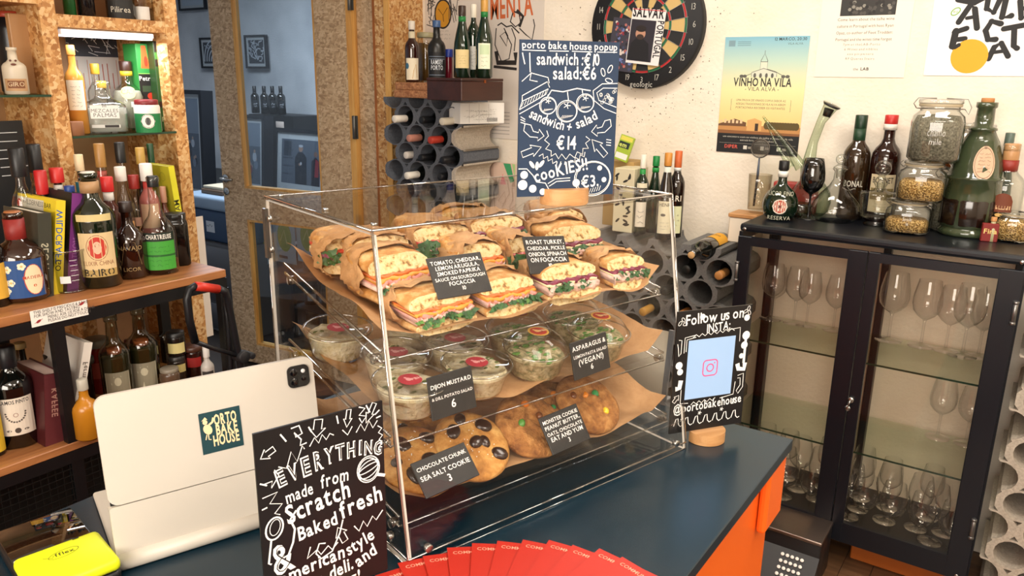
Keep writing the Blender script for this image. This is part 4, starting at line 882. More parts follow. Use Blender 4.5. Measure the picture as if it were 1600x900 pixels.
# wire mesh front below the lower board
ms = MB()
for k in range(62): y = .2+k*.0168; ms.box((XF-.008, y, .12), (XF-.006, y+.002, ZS2-.055))
for k in range(34): z = .13+k*.0168; ms.box((XF-.006, .2, z), (XF-.004, 1.21, z+.002))
o = ms.build('wire_mesh', M('23211f', .5, .6), su); o['kind'] = 'stuff'
MB().box((XF-.3, .2, .1), (XF-.28, 1.2, ZS2-.06)).build('back_plate', M('1a1714', .7), su)

# ---- the chipboard wall shelf behind it
OX = -2.15; XBK = -2.42
ws = thing('wall_shelf', 'chipboard shelf unit on the left wall with glass shelves and a strip lamp', 'shelf', (0, 0, 0))
def yz(px, py, X=OX): q = onX(px, py, X); return q.y, q.z
def board(name, x0, x1, y0, y1, z0, z1, m=OSB, lab_=None): return MB().box((x0, y0, z0), (x1, y1, z1)).build(name, m, ws, lab_)
yl0, yl1, yr0, yr1 = 1.005, 1.045, 1.345, 1.385
board('upright', XBK, OX, yl0, yl1, 0, 2.3); board('upright', XBK, OX, yr0, yr1, 0, 2.3)
zr1, zr0 = yz(180, 28)[1], yz(180, 47)[1]
board('shelf_board', XBK, OX-.002, yl1, yr0, zr0, zr1); board('shelf_board', XBK, OX-.002, -.3, yl0, zr1+.02, zr1+.06)
board('back_panel', XBK-.01, XBK, -.3, yr1, 0, 2.3, M('a9805a', .6, var=.2), 'plain tan back board')
zg1, zg2 = yz(190, 209)[1], yz(40, 148)[1]
GSH = thin('cfe0d0', '1f3a28', .6, .1)
GSH = thin('eef4ec', 'd0dace', .4, .05); GED = M('1c3d2a', .15)
for ya, yb, zz in ((yl1, yr0, zg1), (-.3, yl0, zg2)): sh = MB().box((XBK, ya, zz-.006), (OX+.004, yb, zz)).build('glass_shelf', GSH, ws); MB().box((OX+.0041, ya, zz-.006), (OX+.0055, yb, zz)).build('polished_edge', GED, sh)
# strip lamp under the board
l0, l1 = yz(100, 50), yz(250, 62); zl = zr0-.012
sl_ = thing('strip_lamp', 'white strip lamp glowing under the top board of the chipboard shelf', 'lamp', (OX-.02, 0, zl))
MB().rbox((-.02, yl1+.01, -.006), (.016, yr0-.035, .008), .003, 2).build('housing', M('e9e9ee', .4, emit=.5), sl_); MB().box((-.018, yl1+.015, -.010), (.014, yr0-.04, -.0062)).build('diffuser', M('f4f6ff', .4, emit=5), sl_)
ld = bpy.data.lights.new('strip', 'AREA'); ld.shape = 'RECTANGLE'; ld.size = .03; ld.size_y = .27; ld.energy = 1.6; ld.color = (.95, .97, 1)
lo = bpy.data.objects.new('strip_light', ld); lo.location = (OX-.03, (yl1+yr0)/2, zl-.014); COL.objects.link(lo)
# poster with white lines at the back of the lit bay
q0, q1 = onX(110, 125, XBK+.002), onX(197, 58, XBK+.002)
ps = thing('poster', 'dark poster with white crossing lines at the back of the lit shelf bay', 'poster', (XBK+.001, q0.y, zg1))
hh = q1.z-zg1+.02; ww = q1.y-q0.y
MB().box((0, 0, 0), (.002, ww, hh)).build('sheet', M('d8d2cc', .5), ps)
cv = CV(lambda x, y, L: (.0024+L, x, y)); cv.rect(0, hh*.72, ww, hh, '3a3c46')
for k in range(34):
    x, y = random.uniform(0, ww), random.uniform(hh*.72, hh*.98); a = random.uniform(0, pi); d = random.uniform(.02, .05); P = [(x, y), (min(ww, max(0, x+d*cos(a))), min(hh, max(hh*.72, y+d*sin(a))))]; cv.line(P, .0016, 'eef0f4')
for k in range(12): cv.rect(ww*(.05+.08*k), hh*.4, ww*(.05+.08*k)+.003, hh*random.uniform(.5, .7), random.choice(['b86a5a', '8a8aa0', 'c8a090']))
cv.build('print', ps)

# ---- things in the upper bays
def oX(lab_, x, yt, w, X, z, **kw):
    p, h, r = hidX(x, yt, X, w, z); return bottle(kw.pop('name', 'bottle'), lab_, p, h, r, **kw)
zt_ = zr1
for lab_, x, yt, w, kw in (('green bottle bottom on the board above the strip lamp, leftmost', 97, -80, 18, dict(gl=M('0f4a20', .1), cap='222')), ('dark bottle above the strip lamp, second from the left', 122, -90, 26, dict(gl=M('120e10', .1), cap='111')), ('black bottle with silver lettering above the strip lamp', 178, -80, 42, dict(gl=M('14130f', .12), lab=(.0, .3, '191816', 2), print_=lambda cv, r, h: cv.text('Pilirea', 0, h*.1, r*.42, 'cfcabc', al='c'))),
    ('clear bottle above the strip lamp, right of the silver lettered one', 213, -70, 32, dict(gl=GLASS, fill=(liquid('cfc2a4', .5), .3), lab=(.02, .22, 'd9d6cf', 1.4))), ('yellow bottle at the right end of the board above the strip lamp', 238, -70, 16, dict(gl=M('c79a3a', .2), cap='aaa'))):
    if 'cap' in kw and len(kw['cap']) == 3: kw['cap'] = ''.join(c*2 for c in kw['cap'])
    oX(lab_, x, yt, w, OX-.07, zt_, shape='spirit', **kw)
oX('amber bottle with tall white paper label, left end of the lit bay', 109, 72, 28, OX-.06, zg1, shape='bordeaux', gl=M('c98a3c', .15), lab=(.28, .62, 'efe8da', 1.9), cap='b27a38', caplen=.1, print_=blurb(.32, .58, '6a6258', 6))
oX('clear slim bottle with yellow capsule behind the square spirit bottle', 147, 101, 28, OX-.13, zg1, shape='spirit', gl=GLASS, cap='c7962e', caplen=.14, fill=('d9d6cc', .5), print_=blurb(.2, .4, '8a8478', 3))
def mez(cv, r, h): 
    w = r*.62; cv.rect(-w, h*.30, w, h*.56, 'dfe0dc'); cv.text('III', 0, h*.52, r*.2, '4a4a4a', al='c'); cv.text('MEZCALES', 0, h*.42, r*.17, '5a5a58', al='c'); cv.text('PALMAS', 0, h*.33, r*.19, '5a5a58', al='c'); cv.rect(-w, h*.12, w, h*.18, 'cfcfca'); cv.rect(-w*.1, h*.125, w*.9, h*.175, '2e2a28')
oX('broad flat-shouldered clear spirit bottle with silver label in the lit bay', 158, 128, 64, OX-.07, zg1, name='spirit_bottle', shape='squat', gl=GLASS, sq=4, fill=('dadcd6', .5), cap='c9a53a', caplen=.12, capr=.012, print_=mez, fixed=True)
oX('clear round-shouldered bottle with dark and yellow cap and round gold label, lit bay', 195, 97, 46, OX-.12, zg1, name='spirit_bottle', shape='squat', gl=GLASS, fill=('e2e0cf', .6), cap='3a1f16', caplen=.13, band=('d9b72e', .80, .87), print_=lambda cv, r, h: (cv.disc(0, h*.56, r*.5, 'e3dfa4', r*.42), cv.text('CAZ', 0, h*.54, r*.3, 'a89c4a', al='c'), cv.rect(r*.1, h*.35, r*.7, h*.43, 'd8d6d2')))
oX('small clear flask with black label between the square bottle and the green box', 197, 160, 20, OX-.04, zg1, shape='bordeaux', gl=GLASS, cap='26262a', caplen=.2, lab=(.2, .7, '3a3a48', 1.6))
def gbox(name, lab_, cat, x0, x1, yt, X, z, col, art, d=.07):
    a, b = onX(x0, yt, X), onX(x1, yt, X); w = b.y-a.y; h = a.z-z; t = thing(name, lab_, cat, (X, a.y, z)); MB().rbox((-d, 0, 0), (0, w, h), .002, 1, smooth=False).build('panel', M(col, .45), t)
    cv = CV(lambda x, y, L: (.0006+L, x, y)); art(cv, w, h); cv.build('print', t); return t
def gb1(cv, w, h):
    cv.rect(0, 0, w, h, '2f8a3e'); cv.rect(0, h*.33, w, h*.66, '1c1a18'); cv.poly([(w*.3, h*.98), (w*.55, h*.98), (w*.7, h*.72), (w*.2, h*.72)], 'e8622a'); cv.disc(w*.5, h*.8, w*.1, 'c93a1e', h*.06); cv.text('Petrus', w*.5, h*.58, w*.24, 'f0ece4', al='c', bold=.02); cv.rect(w*.15, h*.45, w*.85, h*.52, '3a4a34'); cv.disc(w*.62, h*.4, w*.22, 'd23a22', h*.04)
    cv.line([(0, h*.66), (w, h*.66)], .002, '8fbf5a')
def gb2(cv, w, h):
    cv.rect(0, 0, w, h, '2c5a2a'); cv.rect(0, h*.88, w, h, '1a1712'); cv.rect(0, h*.80, w, h*.87, '3f7a34'); cv.rect(0, h*.72, w, h*.8, '241a14'); cv.disc(w*.5, h*.53, w*.36, 'd9b390', h*.17); 
    cv.poly([(w*.35, h*.45), (w*.45, h*.62), (w*.62, h*.6), (w*.6, h*.48)], '241c18'); cv.disc(w*.52, h*.62, w*.09, '241c18', h*.03); cv.line([(w*.7, h*.4), (w*.72, h*.58)], .004, '5a3a24'); cv.rect(0, h*.26, w, h*.33, '30160f'); cv.text('Petrus', w*.5, h*.1, w*.22, 'b9c49a', al='c', bold=.02)
gbox('gift_box', 'narrow green and black gift box with orange bottle picture, lit bay', 'box', 211, 238, 68, OX-.09, zg1, '2f8a3e', gb1)
gbox('gift_box', 'dark green gift box with beige oval picture, right end of the lit bay', 'box', 239, 270, 64, OX-.055, zg1, '24421f', gb2)
oX('white and green jug-shaped bottle with round portrait label and red cap, before the gift boxes', 228, 157, 38, OX-.015, zg1, name='liqueur_bottle', shape='jar', gl=M('e9e7e0', .3), cap='7a1f26', caplen=.14, lab=(.0, .60, '1d7a42', 2.6), print_=lambda cv, r, h: (cv.disc(0, h*.36, r*.55, 'eee9df', h*.22), cv.ring(0, h*.36, r*.5, .0012, '2a2a2a', h*.2), cv.disc(0, h*.36, r*.22, '4a4a48', h*.12)))
oX('low brown cone of paper beside the white paper label bottle', 115, 190, 26, OX-.02, zg1, name='pot', shape='can', gl=M('8a5a3a', .6), cat='pot')
# left bay
gbox('cardboard', 'tall tan cardboard folder standing in the upper left bay', 'box', 12, 60, 20, OX-.07, zg2, 'b08458', lambda cv, w, h: None, .02)
gbox('book', 'dark green upright book beside the chipboard upright', 'book', 58, 80, 30, OX-.03, zg2, '28393a', lambda cv, w, h: None, .12)
oX('white ceramic figure bottle with grinning face in the upper left bay', 17, 74, 34, OX-.02, zg2, name='figure_bottle', shape='spirit', gl=M('cfc3ae', .4), lab=(.08, .34, 'b9936a', 2), print_=lambda cv, r, h: (cv.rect(-r*.7, h*.14, r*.7, h*.3, '7a4a2a', 6), cv.text('GIRO', 0, h*.18, r*.4, 'd9c4a0', al='c'), cv.disc(-r*.2, h*.72, r*.1, '5a2a1e'), cv.disc(r*.2, h*.72, r*.1, '5a2a1e'), cv.disc(0, h*.64, r*.22, '6a3a2a', r*.1)))
p, h, r = hidX(14, 20, OX-.16, 50, zg2); bottle('pot', 'black lidded pot behind the white ceramic figure', p, h, r, 'jar', M('14161a', .3), 'b6442e', .06, cat='pot')
# black menu board behind the bottles far left
a, b = onX(0, 263, OX-.1), onX(33, 188, OX-.1); t = thing('menu_sheet', 'black sheet with white rules behind the bottles, far left', 'sign', (OX-.1, a.y-.1, ZS1)); MB().box((0, 0, 0), (.004, b.y-a.y+.1, b.z-ZS1)).build('sheet', M('15171a', .5), t)
cv = CV(lambda x, y, L: (.0046+L, x, y)); [cv.line([(.1, b.z-ZS1-.03-k*.022), (.1+(b.y-a.y)*random.uniform(.5, 1), b.z-ZS1-.03-k*.022)], .002, 'cfd2d4') for k in range(6)]; cv.build('lettering', t)

# ---- bottles on the oak board: back rows (tops seen), then front row
B1 = ZS1
rows_back = [
 ('clear bottle with broad black cap, far left behind the books', 24, 233, 34, -2.06, dict(shape='spirit', gl=GLASS, cap='17181b', caplen=.2, capr=.017, fill=('c9c4b8', .4))),
 ('tall clear bottle with black capsule behind the books', 51, 227, 30, -2.10, dict(shape='bordeaux', gl=GLASS, cap='1b1c1f', caplen=.2, capr=.016, fill=('b5aa98', .5))),
 ('bottle with bright red capsule behind the purple book', 62, 268, 28, -2.04, dict(shape='bordeaux', gl=M('241512', .1), cap='b81f22', caplen=.2, capr=.014)),
 ('bottle with wide red swing cap beside the left chipboard upright', 87, 264, 30, -2.02, dict(shape='bordeaux', gl=M('3a1a14', .12), cap='c22724', caplen=.12, capr=.016, band=('c9c6c0', .80, .86))),
 ('clear bottle of amber spirit with blue and red striped capsule, right of the purple book', 108, 292, 27, -1.97, dict(shape='tallneck', gl=GLASS, cap='1f3f86', caplen=.07, capr=.012, band=('c8402c', .84, .90), fill=('a98a2e', .42), lab=(.40, .46, 'cdb46a', 1.5))),
 ('teal labelled bottle with pale wooden stopper in the back row', 122, 243, 20, -2.08, dict(shape='bordeaux', gl=M('123038', .1), cap='e2cba4', caplen=.13, capr=.011, lab=(.5, .78, '2a6f80', 2))),
 ('clear bottle with gold and wood capsule, tallest of the back row', 154, 226, 33, -2.08, dict(shape='flute', gl=GLASS, cap='a57a40', caplen=.18, capr=.013, band=('b0463a', .74, .79), fill=('a8927a', .45))),
 ('clear bottle with long black capsule behind the white capped one', 186, 224, 30, -2.09, dict(shape='tallneck', gl=GLASS, cap='141619', caplen=.16, capr=.013, fill=('c7ad84', .5))),
 ('dark bottle with gold capsule, right half of the back row', 218, 232, 24, -2.09, dict(shape='spirit', gl=M('2a1710', .1), cap='b8944a', caplen=.14, capr=.012)),
 ('slender green bottle at the right of the back row', 234, 226, 22, -2.10, dict(shape='flute', gl=M('12381f', .08), cap='143f22', caplen=.2)),
 ('clear bottle with white screw cap and orange stripe, middle row', 187, 262, 30, -2.02, dict(shape='flute', gl=GLASS, cap='e4dfd6', caplen=.13, capr=.014, fill=('d3b49a', .4), lab=(.36, .48, 'd8a066', 1.8))),
 ('bottle with bright red cap and white band, behind the elixir bottle', 166, 278, 34, -2.00, dict(shape='bordeaux', gl=M('4a1f18', .12), cap='d52a2a', caplen=.14, capr=.015, band=('ece6de', .74, .86))),
 ('clear bottle with dull red cap in the middle row', 208, 275, 30, -1.99, dict(shape='spirit', gl=GLASS, cap='a8322c', caplen=.14, capr=.014, fill=('c9986e', .5), lab=(.45, .55, 'd3a288', 1.8))),
 ('bottle with wide white cap and red label, right middle row', 227, 257, 30, -2.01, dict(shape='bordeaux', gl=M('a85f58', .2), cap='ece8e2', caplen=.16, capr=.016, lab=(.38, .62, 'd8b090', 1.9), band=('b23a34', .66, .84))),
 ('small bottle with copper stopper behind the green labelled one', 254, 293, 20, -1.98, dict(shape='spirit', gl=M('5a2f22', .15), cap='b98a70', caplen=.2)),
]
def elixir(cv, r, h):
    cv.rect(-r*.85, h*.11, r*.85, h*.50, 'd9bf90', 10); cv.disc(0, h*.37, r*.42, 'c0392b', h*.095); cv.ring(0, h*.37, r*.48, .0012, '8a3a2a', h*.11); cv.disc(0, h*.37, r*.2, 'e0b79a', h*.055); cv.disc(0, h*.39, r*.1, '8a2a20', h*.02)
    cv.text('ELIXIR CHINA', 0, h*.215, r*.22, '8a4a2c', al='c'); cv.rect(-r*.85, h*.11, r*.85, h*.175, 'b5985a', 10); cv.text('BAIRO', 0, h*.12, r*.36, '2b2418', al='c', bold=.03)
def bird(cv, r, h):
    cv.rect(-r*.85, h*.07, r*.85, h*.50, '1f4a86', 10); cv.line([(-r*.82, .08*h), (r*.82, .08*h), (r*.82, .49*h), (-r*.82, .49*h)], .0012, 'c9a04a', True)
    for x, z in ((-.5, .40), (-.42, .25), (.02, .43), (-.6, .16)): 
        for a in range(5): cv.disc(r*x+r*.09*cos(a*1.257), z*h+r*.09*sin(a*1.257), r*.075, 'e9e3c8', n=8)
        cv.disc(r*x, z*h, r*.05, 'd9a62e', n=8)
    cv.disc(r*.42, h*.27, r*.36, 'e8d6b0', h*.17); cv.ring(r*.42, h*.27, r*.36, .0016, 'c4502e', h*.17); cv.text('MADEIRA', r*.42, h*.28, r*.13, 'b23a24', al='c', bold=.02); cv.disc(r*.42, h*.2, r*.06, 'c4502e')
def chart(cv, r, h):
    cv.rect(-r*.9, h*.06, r*.9, h*.36, '3f9a34', 10); cv.rect(-r*.9, h*.36, r*.9, h*.45, '17251a', 10); cv.text('CHARTREUSE', 0, h*.385, r*.27, 'eeeae0', al='c', bold=.03); cv.rect(-r*.9, h*.20, r*.9, h*.22, '1d5a22', 10); blurb(.10, .34, '1f5f26', 5, 1.3)(cv, r, h)
for lab_, xb, yb, yt, w, kw in (
 ('dark brown bottle with cork and blue flowered label, far left of the oak board', 41, 474, 330, 74, dict(name='liqueur_bottle', shape='squat', gl=M('2c150c', .08, 0, .8, .5), cap='a8693e', caplen=.06, capr=.017, band=('8a2420', .64, .93), print_=bird)),
 ('half-seen bottle with red cap and yellow label at the left edge of the oak board', -6, 482, 338, 44, dict(shape='bordeaux', gl=M('17100c', .1), cap='b5443a', caplen=.09, capr=.015, lab=(.1, .5, 'd9a83a', 2.2), band=('c98a5a', .68, .8))),
 ('tall dark bottle, cream label with red oval, front of the oak board', 160, 451, 269, 61, dict(name='liqueur_bottle', shape='bordeaux', gl=M('101a0e', .06, 0, .8, .5), cap='dcd6cb', caplen=.07, capr=.0165, band=('b08a62', .83, .93), print_=elixir, lab=(.60, .66, 'd8c48a', 1.7))),
 ('dark red-brown bottle with gold script, between the cream and the green labelled ones', 209, 437, 316, 48, dict(name='liqueur_bottle', shape='squat', gl=M('24100a', .08, 0, .8, .5), cap='2a1a14', caplen=.12, capr=.016, print_=lambda cv, r, h: (cv.text('NAVAJO', 0, h*.40, r*.28, 'a58a5c', al='c'), cv.text('LICOR', 0, h*.12, r*.25, 'a58a5c', al='c'), cv.line([(-r*.6, h*.2), (-r*.3, h*.5), (r*.3, h*.5), (r*.6, h*.2)], .001, '8a6f48')))),
 ('clear bottle with black cap and bright green label, front of the oak board', 254, 430, 276, 52, dict(name='liqueur_bottle', shape='tallneck', gl=GLASS, cap='17181a', caplen=.10, capr=.014, fill=('4f8a1e', .16), print_=chart)),
 ('black square bottle at the right end of the front row on the oak board', 281, 416, 334, 34, dict(shape='jar', gl=M('14100e', .12), sq=5, cap='191614', caplen=.08)),
):
    p, h, r = seen(xb, yb, yt, w, B1); nm = kw.pop('name', 'bottle'); bottle(nm, lab_, p, h, r, fixed=True, **kw)
p, h, r = seen(112, 458, 388, 52, B1); settle(p, r, h, True)
t = thing('beaker', 'small glass laboratory beaker with white marks on the oak board', 'beaker', p, facing(p)); MB().lathe([(0, .002), (r*.92, 0), (r, .005), (r, h*.94), (r*1.08, h)], 26).build('cup', thin('e6ebe8', '8d9591', .9, .13), t); MB().tube([(r*1.07*cos(2*pi*k/26), r*1.07*sin(2*pi*k/26), h) for k in range(26)], .0013, 6, closed=True).tube([(r*.93*cos(2*pi*k/26), r*.93*sin(2*pi*k/26), .003) for k in range(26)], .0016, 6, closed=True).build('rim', thin('dfe5e2', 'f4f4f2', .9, .4), t)
cv = CV(round_fn(r, .0006)); [cv.rect(r*.1, h*z, r*.5, h*z+.0012, 'd8dad8', 3) for z in (.3, .42, .54, .66, .78)]; cv.rect(-r*.5, h*.25, r*.05, h*.42, 'e0e2e0', 4); cv.build('marking', t)
for lab_, x, yt, w, X, kw in rows_back: oX(lab_, x, yt, w, X, B1, **kw)
# ---- books on the oak board: spine towards +X, cover towards -Y
def book(lab_, xf, y, w, d, h, col, tilt, spine=None, cover=None, z=B1, pages='e6dfce', spcol=None, tiltx=0):
    t = thing('book', lab_, 'book', (xf, y, z), rot=(-tilt, tiltx, 0)); e = .003
    MB().box((-d, 0, 0), (0, e, h)).box((-d, w-e, 0), (0, w, h)).box((-e, e, 0), (0, w-e, h)).build('cover', M(col, .45), t)
    MB().box((-d+.004, e, .003), (-e, w-e, h-.003)).build('pages', M(pages, .8), t)
    if spine or spcol:
        cv = CV(lambda x, y, L: (.0005+L, y, x)) ; cv.fn = lambda x, y, L: (.0005+L, w-y, h-x)
        if spcol: cv.rect(.0005, .0005, h-.0005, w-.0005, spcol)
        for s_, x0, y0, sz, c in spine or []: cv.text(s_, x0*h, y0*w, sz, c, bold=.02)
        cv.build('spine_lettering', t)
    if cover:
        cv = CV(lambda x, y, L: (-d+x, -.0005-L, y)); cover(cv, d, h); cv.build('cover_print', t)
    return t
def bk(px, py_top, X, z): q = onX(px, py_top, X); return q.y, q.z-z
y, h = bk(40, 332, -1.90, B1); book('dark olive book, front of the three leaning books', -1.89, y-.0, .030, .17, .20, '3a3a30', .10, [('SLOW', .35, .3, .016, 'b9b49a')])
y, h = bk(58, 322, -1.92, B1); book('bright yellow book with coloured lettering on its spine, middle of three', -1.90, .832, .022, .19, .225, 'e9cf2e', .16, [('WILDCRAFT', .1, .25, .015, '2a5aa8'), ('GO', .62, .3, .013, '2a2a2a')], lambda cv, d, h: (cv.rect(0, h*.86, d*.7, h*.97, 'd8d2c0'), cv.text('WILDERNESS BAR', d*.15, h*.9, .012, '2a2a22'), cv.disc(d*.05, h*.9, .01, 'c43a2a')), spcol='e2c72a')
y, h = bk(82, 305, -1.93, B1); book('tall black book with purple spine, rightmost of the three leaning books', -1.91, .868, .028, .19, .238, '1b1d1f', .18, [('MONTALBAN', .45, .3, .012, 'a867a8')], spcol='7a2f7e', pages='ddd6c8')
y, h = bk(262, 252, -2.05, B1); t = book('tall yellow-green book leaning at the right end of the back row', -1.99, onX(284, 260, -1.99).y-.02, .018, .12, onX(284, 258, -1.99).z-B1, 'b7b12c', 0, [('MALORT', .35, .2, .016, '3a3a14')], lambda cv, d, h: [cv.ring(random.uniform(.02, d-.02), random.uniform(.03, h-.03), .012, .001, '7c8a2a') for k in range(14)], spcol='d6cf2a')
t.rotation_euler = (.08, 0, .0)
t = thing('card', 'small white card standing at the right end of the oak board', 'card', (-1.97, 1.20, B1)); MB().box((-.02, 0, 0), (.0, .008, .055)).build('sheet', WHITE, t)
# note taped to the front edge
q0 = onX(50, 512, XF+.002); q1 = onX(139, 497, XF+.002); q2 = onX(50, 486, XF+.002)
nt_ = thing('note', 'white handwritten note taped to the front edge of the oak board', 'note', (XF+.0015, q0.y, q0.z)); ww = q1.y-q0.y; hh = q2.z-q0.z
MB().box((0, 0, 0), (.0015, ww, hh)).build('sheet', M('efe9e0', .7), nt_)
cv = CV(lambda x, y, L: (.002+L, x, y)); sz = .0072
for k, s_ in enumerate(('THIS SHELF IS PRECIOUS & RARE', 'FOR SHOW AND TASTING', 'MENU: ASK US FOR A DRINK', 'PLEASE DO NOT TOUCH!')): cv.text(s_, ww*(.05 if k < 2 else .28), hh*(.78-.22*k), sz, '4a4340', jit=.1, sx=.8)
for x, y in ((ww*.9, hh*.8), (ww*.12, hh*.3)): cv.disc(x, y, .006, '9a2a2e', .003, 10, rot=.5); cv.line([(x-.009, y-.003), (x+.009, y+.004)], .001, '9a2a2e')
cv.build('lettering', nt_)

# ---- things on the lower board
B2 = ZS2
p, h, r = seen(-8, 716, 560, 34, B2); bottle('bottle', 'yellow-labelled bottle cut by the left edge of the photo, lower board', p, h, r, 'bordeaux', M('191510', .1), '222222', .1, lab=(.05, .45, 'd9b52e', 2.6))
def ramos(cv, r, h):
    cv.rect(-r*.9, h*.15, r*.9, h*.53, 'e4d9c8', 10); cv.text('RAMOS PINTO', 0, h*.475, r*.21, '2e2826', al='c', bold=.03); cv.line([(-r*.5, h*.44), (0, h*.30), (r*.5, h*.44)], .001, '6a5a50', True); cv.ring(0, h*.36, r*.1, .001, '8a4a3a')
    for a in range(13): b = pi+a*pi/12; cv.disc(r*.45*cos(b), h*.38+r*.5*sin(b), r*.055, '5a5048', n=6)
    cv.disc(0, h*.20, r*.15, '4a4038'); cv.disc(-r*.4, h*.2, r*.12, '6a6058', r*.06); cv.disc(r*.4, h*.2, r*.12, '6a6058', r*.06)
p, h, r = seen(34, 704, 538, 58, B2); bottle('wine_bottle', 'black port bottle with cream wreath label on the lower board', p, h, r, 'bordeaux', DARKGL, '15161a', .2, print_=ramos)
oX('black bottle with gold stopper behind the port bottle, lower board', 30, 537, 36, -2.02, B2, shape='bordeaux', gl=DARKGL, cap='9a8350', caplen=.06, capr=.014)
book('thick dark red book with pale top leaning on the lower board', -1.83, .735, .042, .16, .175, '4a1a1c', .12, [('KAFFEE', .2, .3, .014, 'b98a7a')], None, B2, 'c9b0a4', spcol='5c2226')
book('white book leaning over the dark red one on the lower board', -1.83, .79, .020, .18, .235, 'e4ddd2', .28, [('Fermentation', .2, .2, .012, '5a5048')], None, B2, 'e9e2d6')
oX('jar with dark lid behind the leaning white book', 88, 552, 30, -2.0, B2, name='jar', shape='jar', gl=M('4a4030', .2), cap='1a1a1c', caplen=.16, capr=.03, cat='jar')
oX('red jar with grey lid behind the orange flask, lower board', 149, 530, 28, -2.05, B2, name='jar', shape='jar', gl=M('7a1c14', .15), cap='7a776c', caplen=.12, capr=.032, cat='jar', lab=(.3, .6, '9a3a2a', 2))
oX('dark jar behind the middle steel post, lower board', 128, 560, 24, -2.02, B2, name='jar', shape='jar', gl=M('2a1712', .15), cap='5a564c', caplen=.12, capr=.028, cat='jar')
p, h, r = seen(141, 690, 592, 40, B2, 141); bottle('flask', 'orange-yellow flask bottle with clear stopper beside the tablet', p, h, r, 'squat', M('b9791e', .25), 'b9b2a4', .16)
def vp(cv, r, h):
    cv.rect(-r*.8, h*.04, r*.8, h*.42, '8f8a74', 9); cv.line([(-r*.75, .06*h), (r*.75, .06*h), (r*.75, .41*h), (-r*.75, .41*h)], .0012, 'c9c4a8', True); cv.text('V', 0, h*.13, r*1.2, 'd8d4ba', al='c', bold=.04); cv.disc(0, h*.32, r*.22, 'c9c4a8', h*.045); cv.line([(-r*.6, h*.1), (-r*.2, h*.38)], .001, 'd0ccb0'); cv.line([(r*.6, h*.1), (r*.2, h*.38)], .001, 'd0ccb0')
VG = M('4a4a3a', .12, 0, .8)
for lab_, x, yt, w, X in (('old orange-necked bottle with silver label, left of the pair behind the tablet', 171, 492, 46, -1.92), ('old orange-necked bottle with silver label, right of the pair behind the tablet', 214, 482, 48, -1.94)):
    oX(lab_, x, yt, w, X, B2, shape='spirit', gl=thin('d6d3c2', '4a4a3c', .8, .08), fill=(liquid('4d4b34', .7), .58), cap='8a8270', caplen=.06, capr=.014, band=('c9764e', .585, .64), print_=vp)
for lab_, x, yt, w, X, z, col, capc, lb in (('black-lidded jar with cream label, upper one of the stacked pair', 272, 519, 28, -1.95, None, '1c1814', '141414', 'd9cc8a'), ('jar with cream label, lower one of the stacked pair', 274, 557, 26, -1.95, B2, '2a2018', '2a2622', 'd0c27c')):
    pass
p_lo, h_lo, r_lo = hidX(275, 556, -1.95, 28, B2); bottle('jar', 'dark jar with yellow label, lower one of the stacked pair', p_lo, h_lo, r_lo, 'jar', M('2a2018', .2), '2a2622', .2, capr=r_lo*.95, lab=(.45, .75, 'd0c27c', 2), cat='jar')
p_, h_, r_ = hidX(273, 519, -1.95, 28, B2+h_lo+.004); bottle('jar', 'black-lidded jar with cream label, upper one of the stacked pair', (p_lo[0], p_[1], B2+h_lo+.004), h_, r_, 'jar', M('1c1814', .2), '141414', .3, capr=r_*.98, lab=(.15, .6, 'd9cc8a', 2), cat='jar')
oX('dark jar with red lid right of the stacked jars, lower board', 301, 540, 28, -1.93, B2, name='jar', shape='jar', gl=M('2c100c', .15), cap='4a2a1c', caplen=.12, capr=.03, cat='jar', lab=(.4, .7, '9a1f1c', 1.6))
oX('low clear jar of brown paste before the stacked jars', 264, 576, 30, -1.88, B2, name='jar', shape='jar', gl=M('5a4636', .2), cap='8a8070', caplen=.1, cat='jar')
oX('small white dropper bottle at the right end of the lower board', 321, 541, 20, -1.88, B2, name='dropper_bottle', shape='tallneck', gl=M('cfc9c2', .3), cap='f0ece6', caplen=.3, capr=.009, lab=(.05, .35, '3a3634', 1.8))
oX('dark red bottle with black cap behind the silver labelled pair', 200, 532, 26, -2.06, B2, shape='spirit', gl=M('5a1418', .12), cap='5a1418', caplen=.1)
oX('clear water glass behind the right silver labelled bottle', 247, 523, 34, -2.07, B2, name='tumbler', shape='can', gl=thin('d4d4c4', '6a6a5c', .8, .1), cat='glass')
# paper sheets standing behind
q0 = onX(266, 452, -2.30); t = thing('poster', 'white sheet with pink circle and black bird leaning behind the shelf unit', 'poster', (-2.36, q0.y-.02, .70), rot=(0, .0, 0)); MB().box((0, 0, 0), (.002, .20, .43)).build('sheet', M('e6ddd2', .6), t)
cv = CV(lambda x, y, L: (.0025+L, x, y)); cv.disc(.10, .38, .03, 'c98aa8'); cv.rect(.07, .20, .14, .30, 'c99a3a'); cv.text('N2', .075, .26, .05, '6a4a1e', bold=.03); cv.poly([(.08, .15), (.13, .16), (.16, .23), (.14, .21), (.11, .19), (.07, .17)], '1b1b22'); cv.build('print', t)
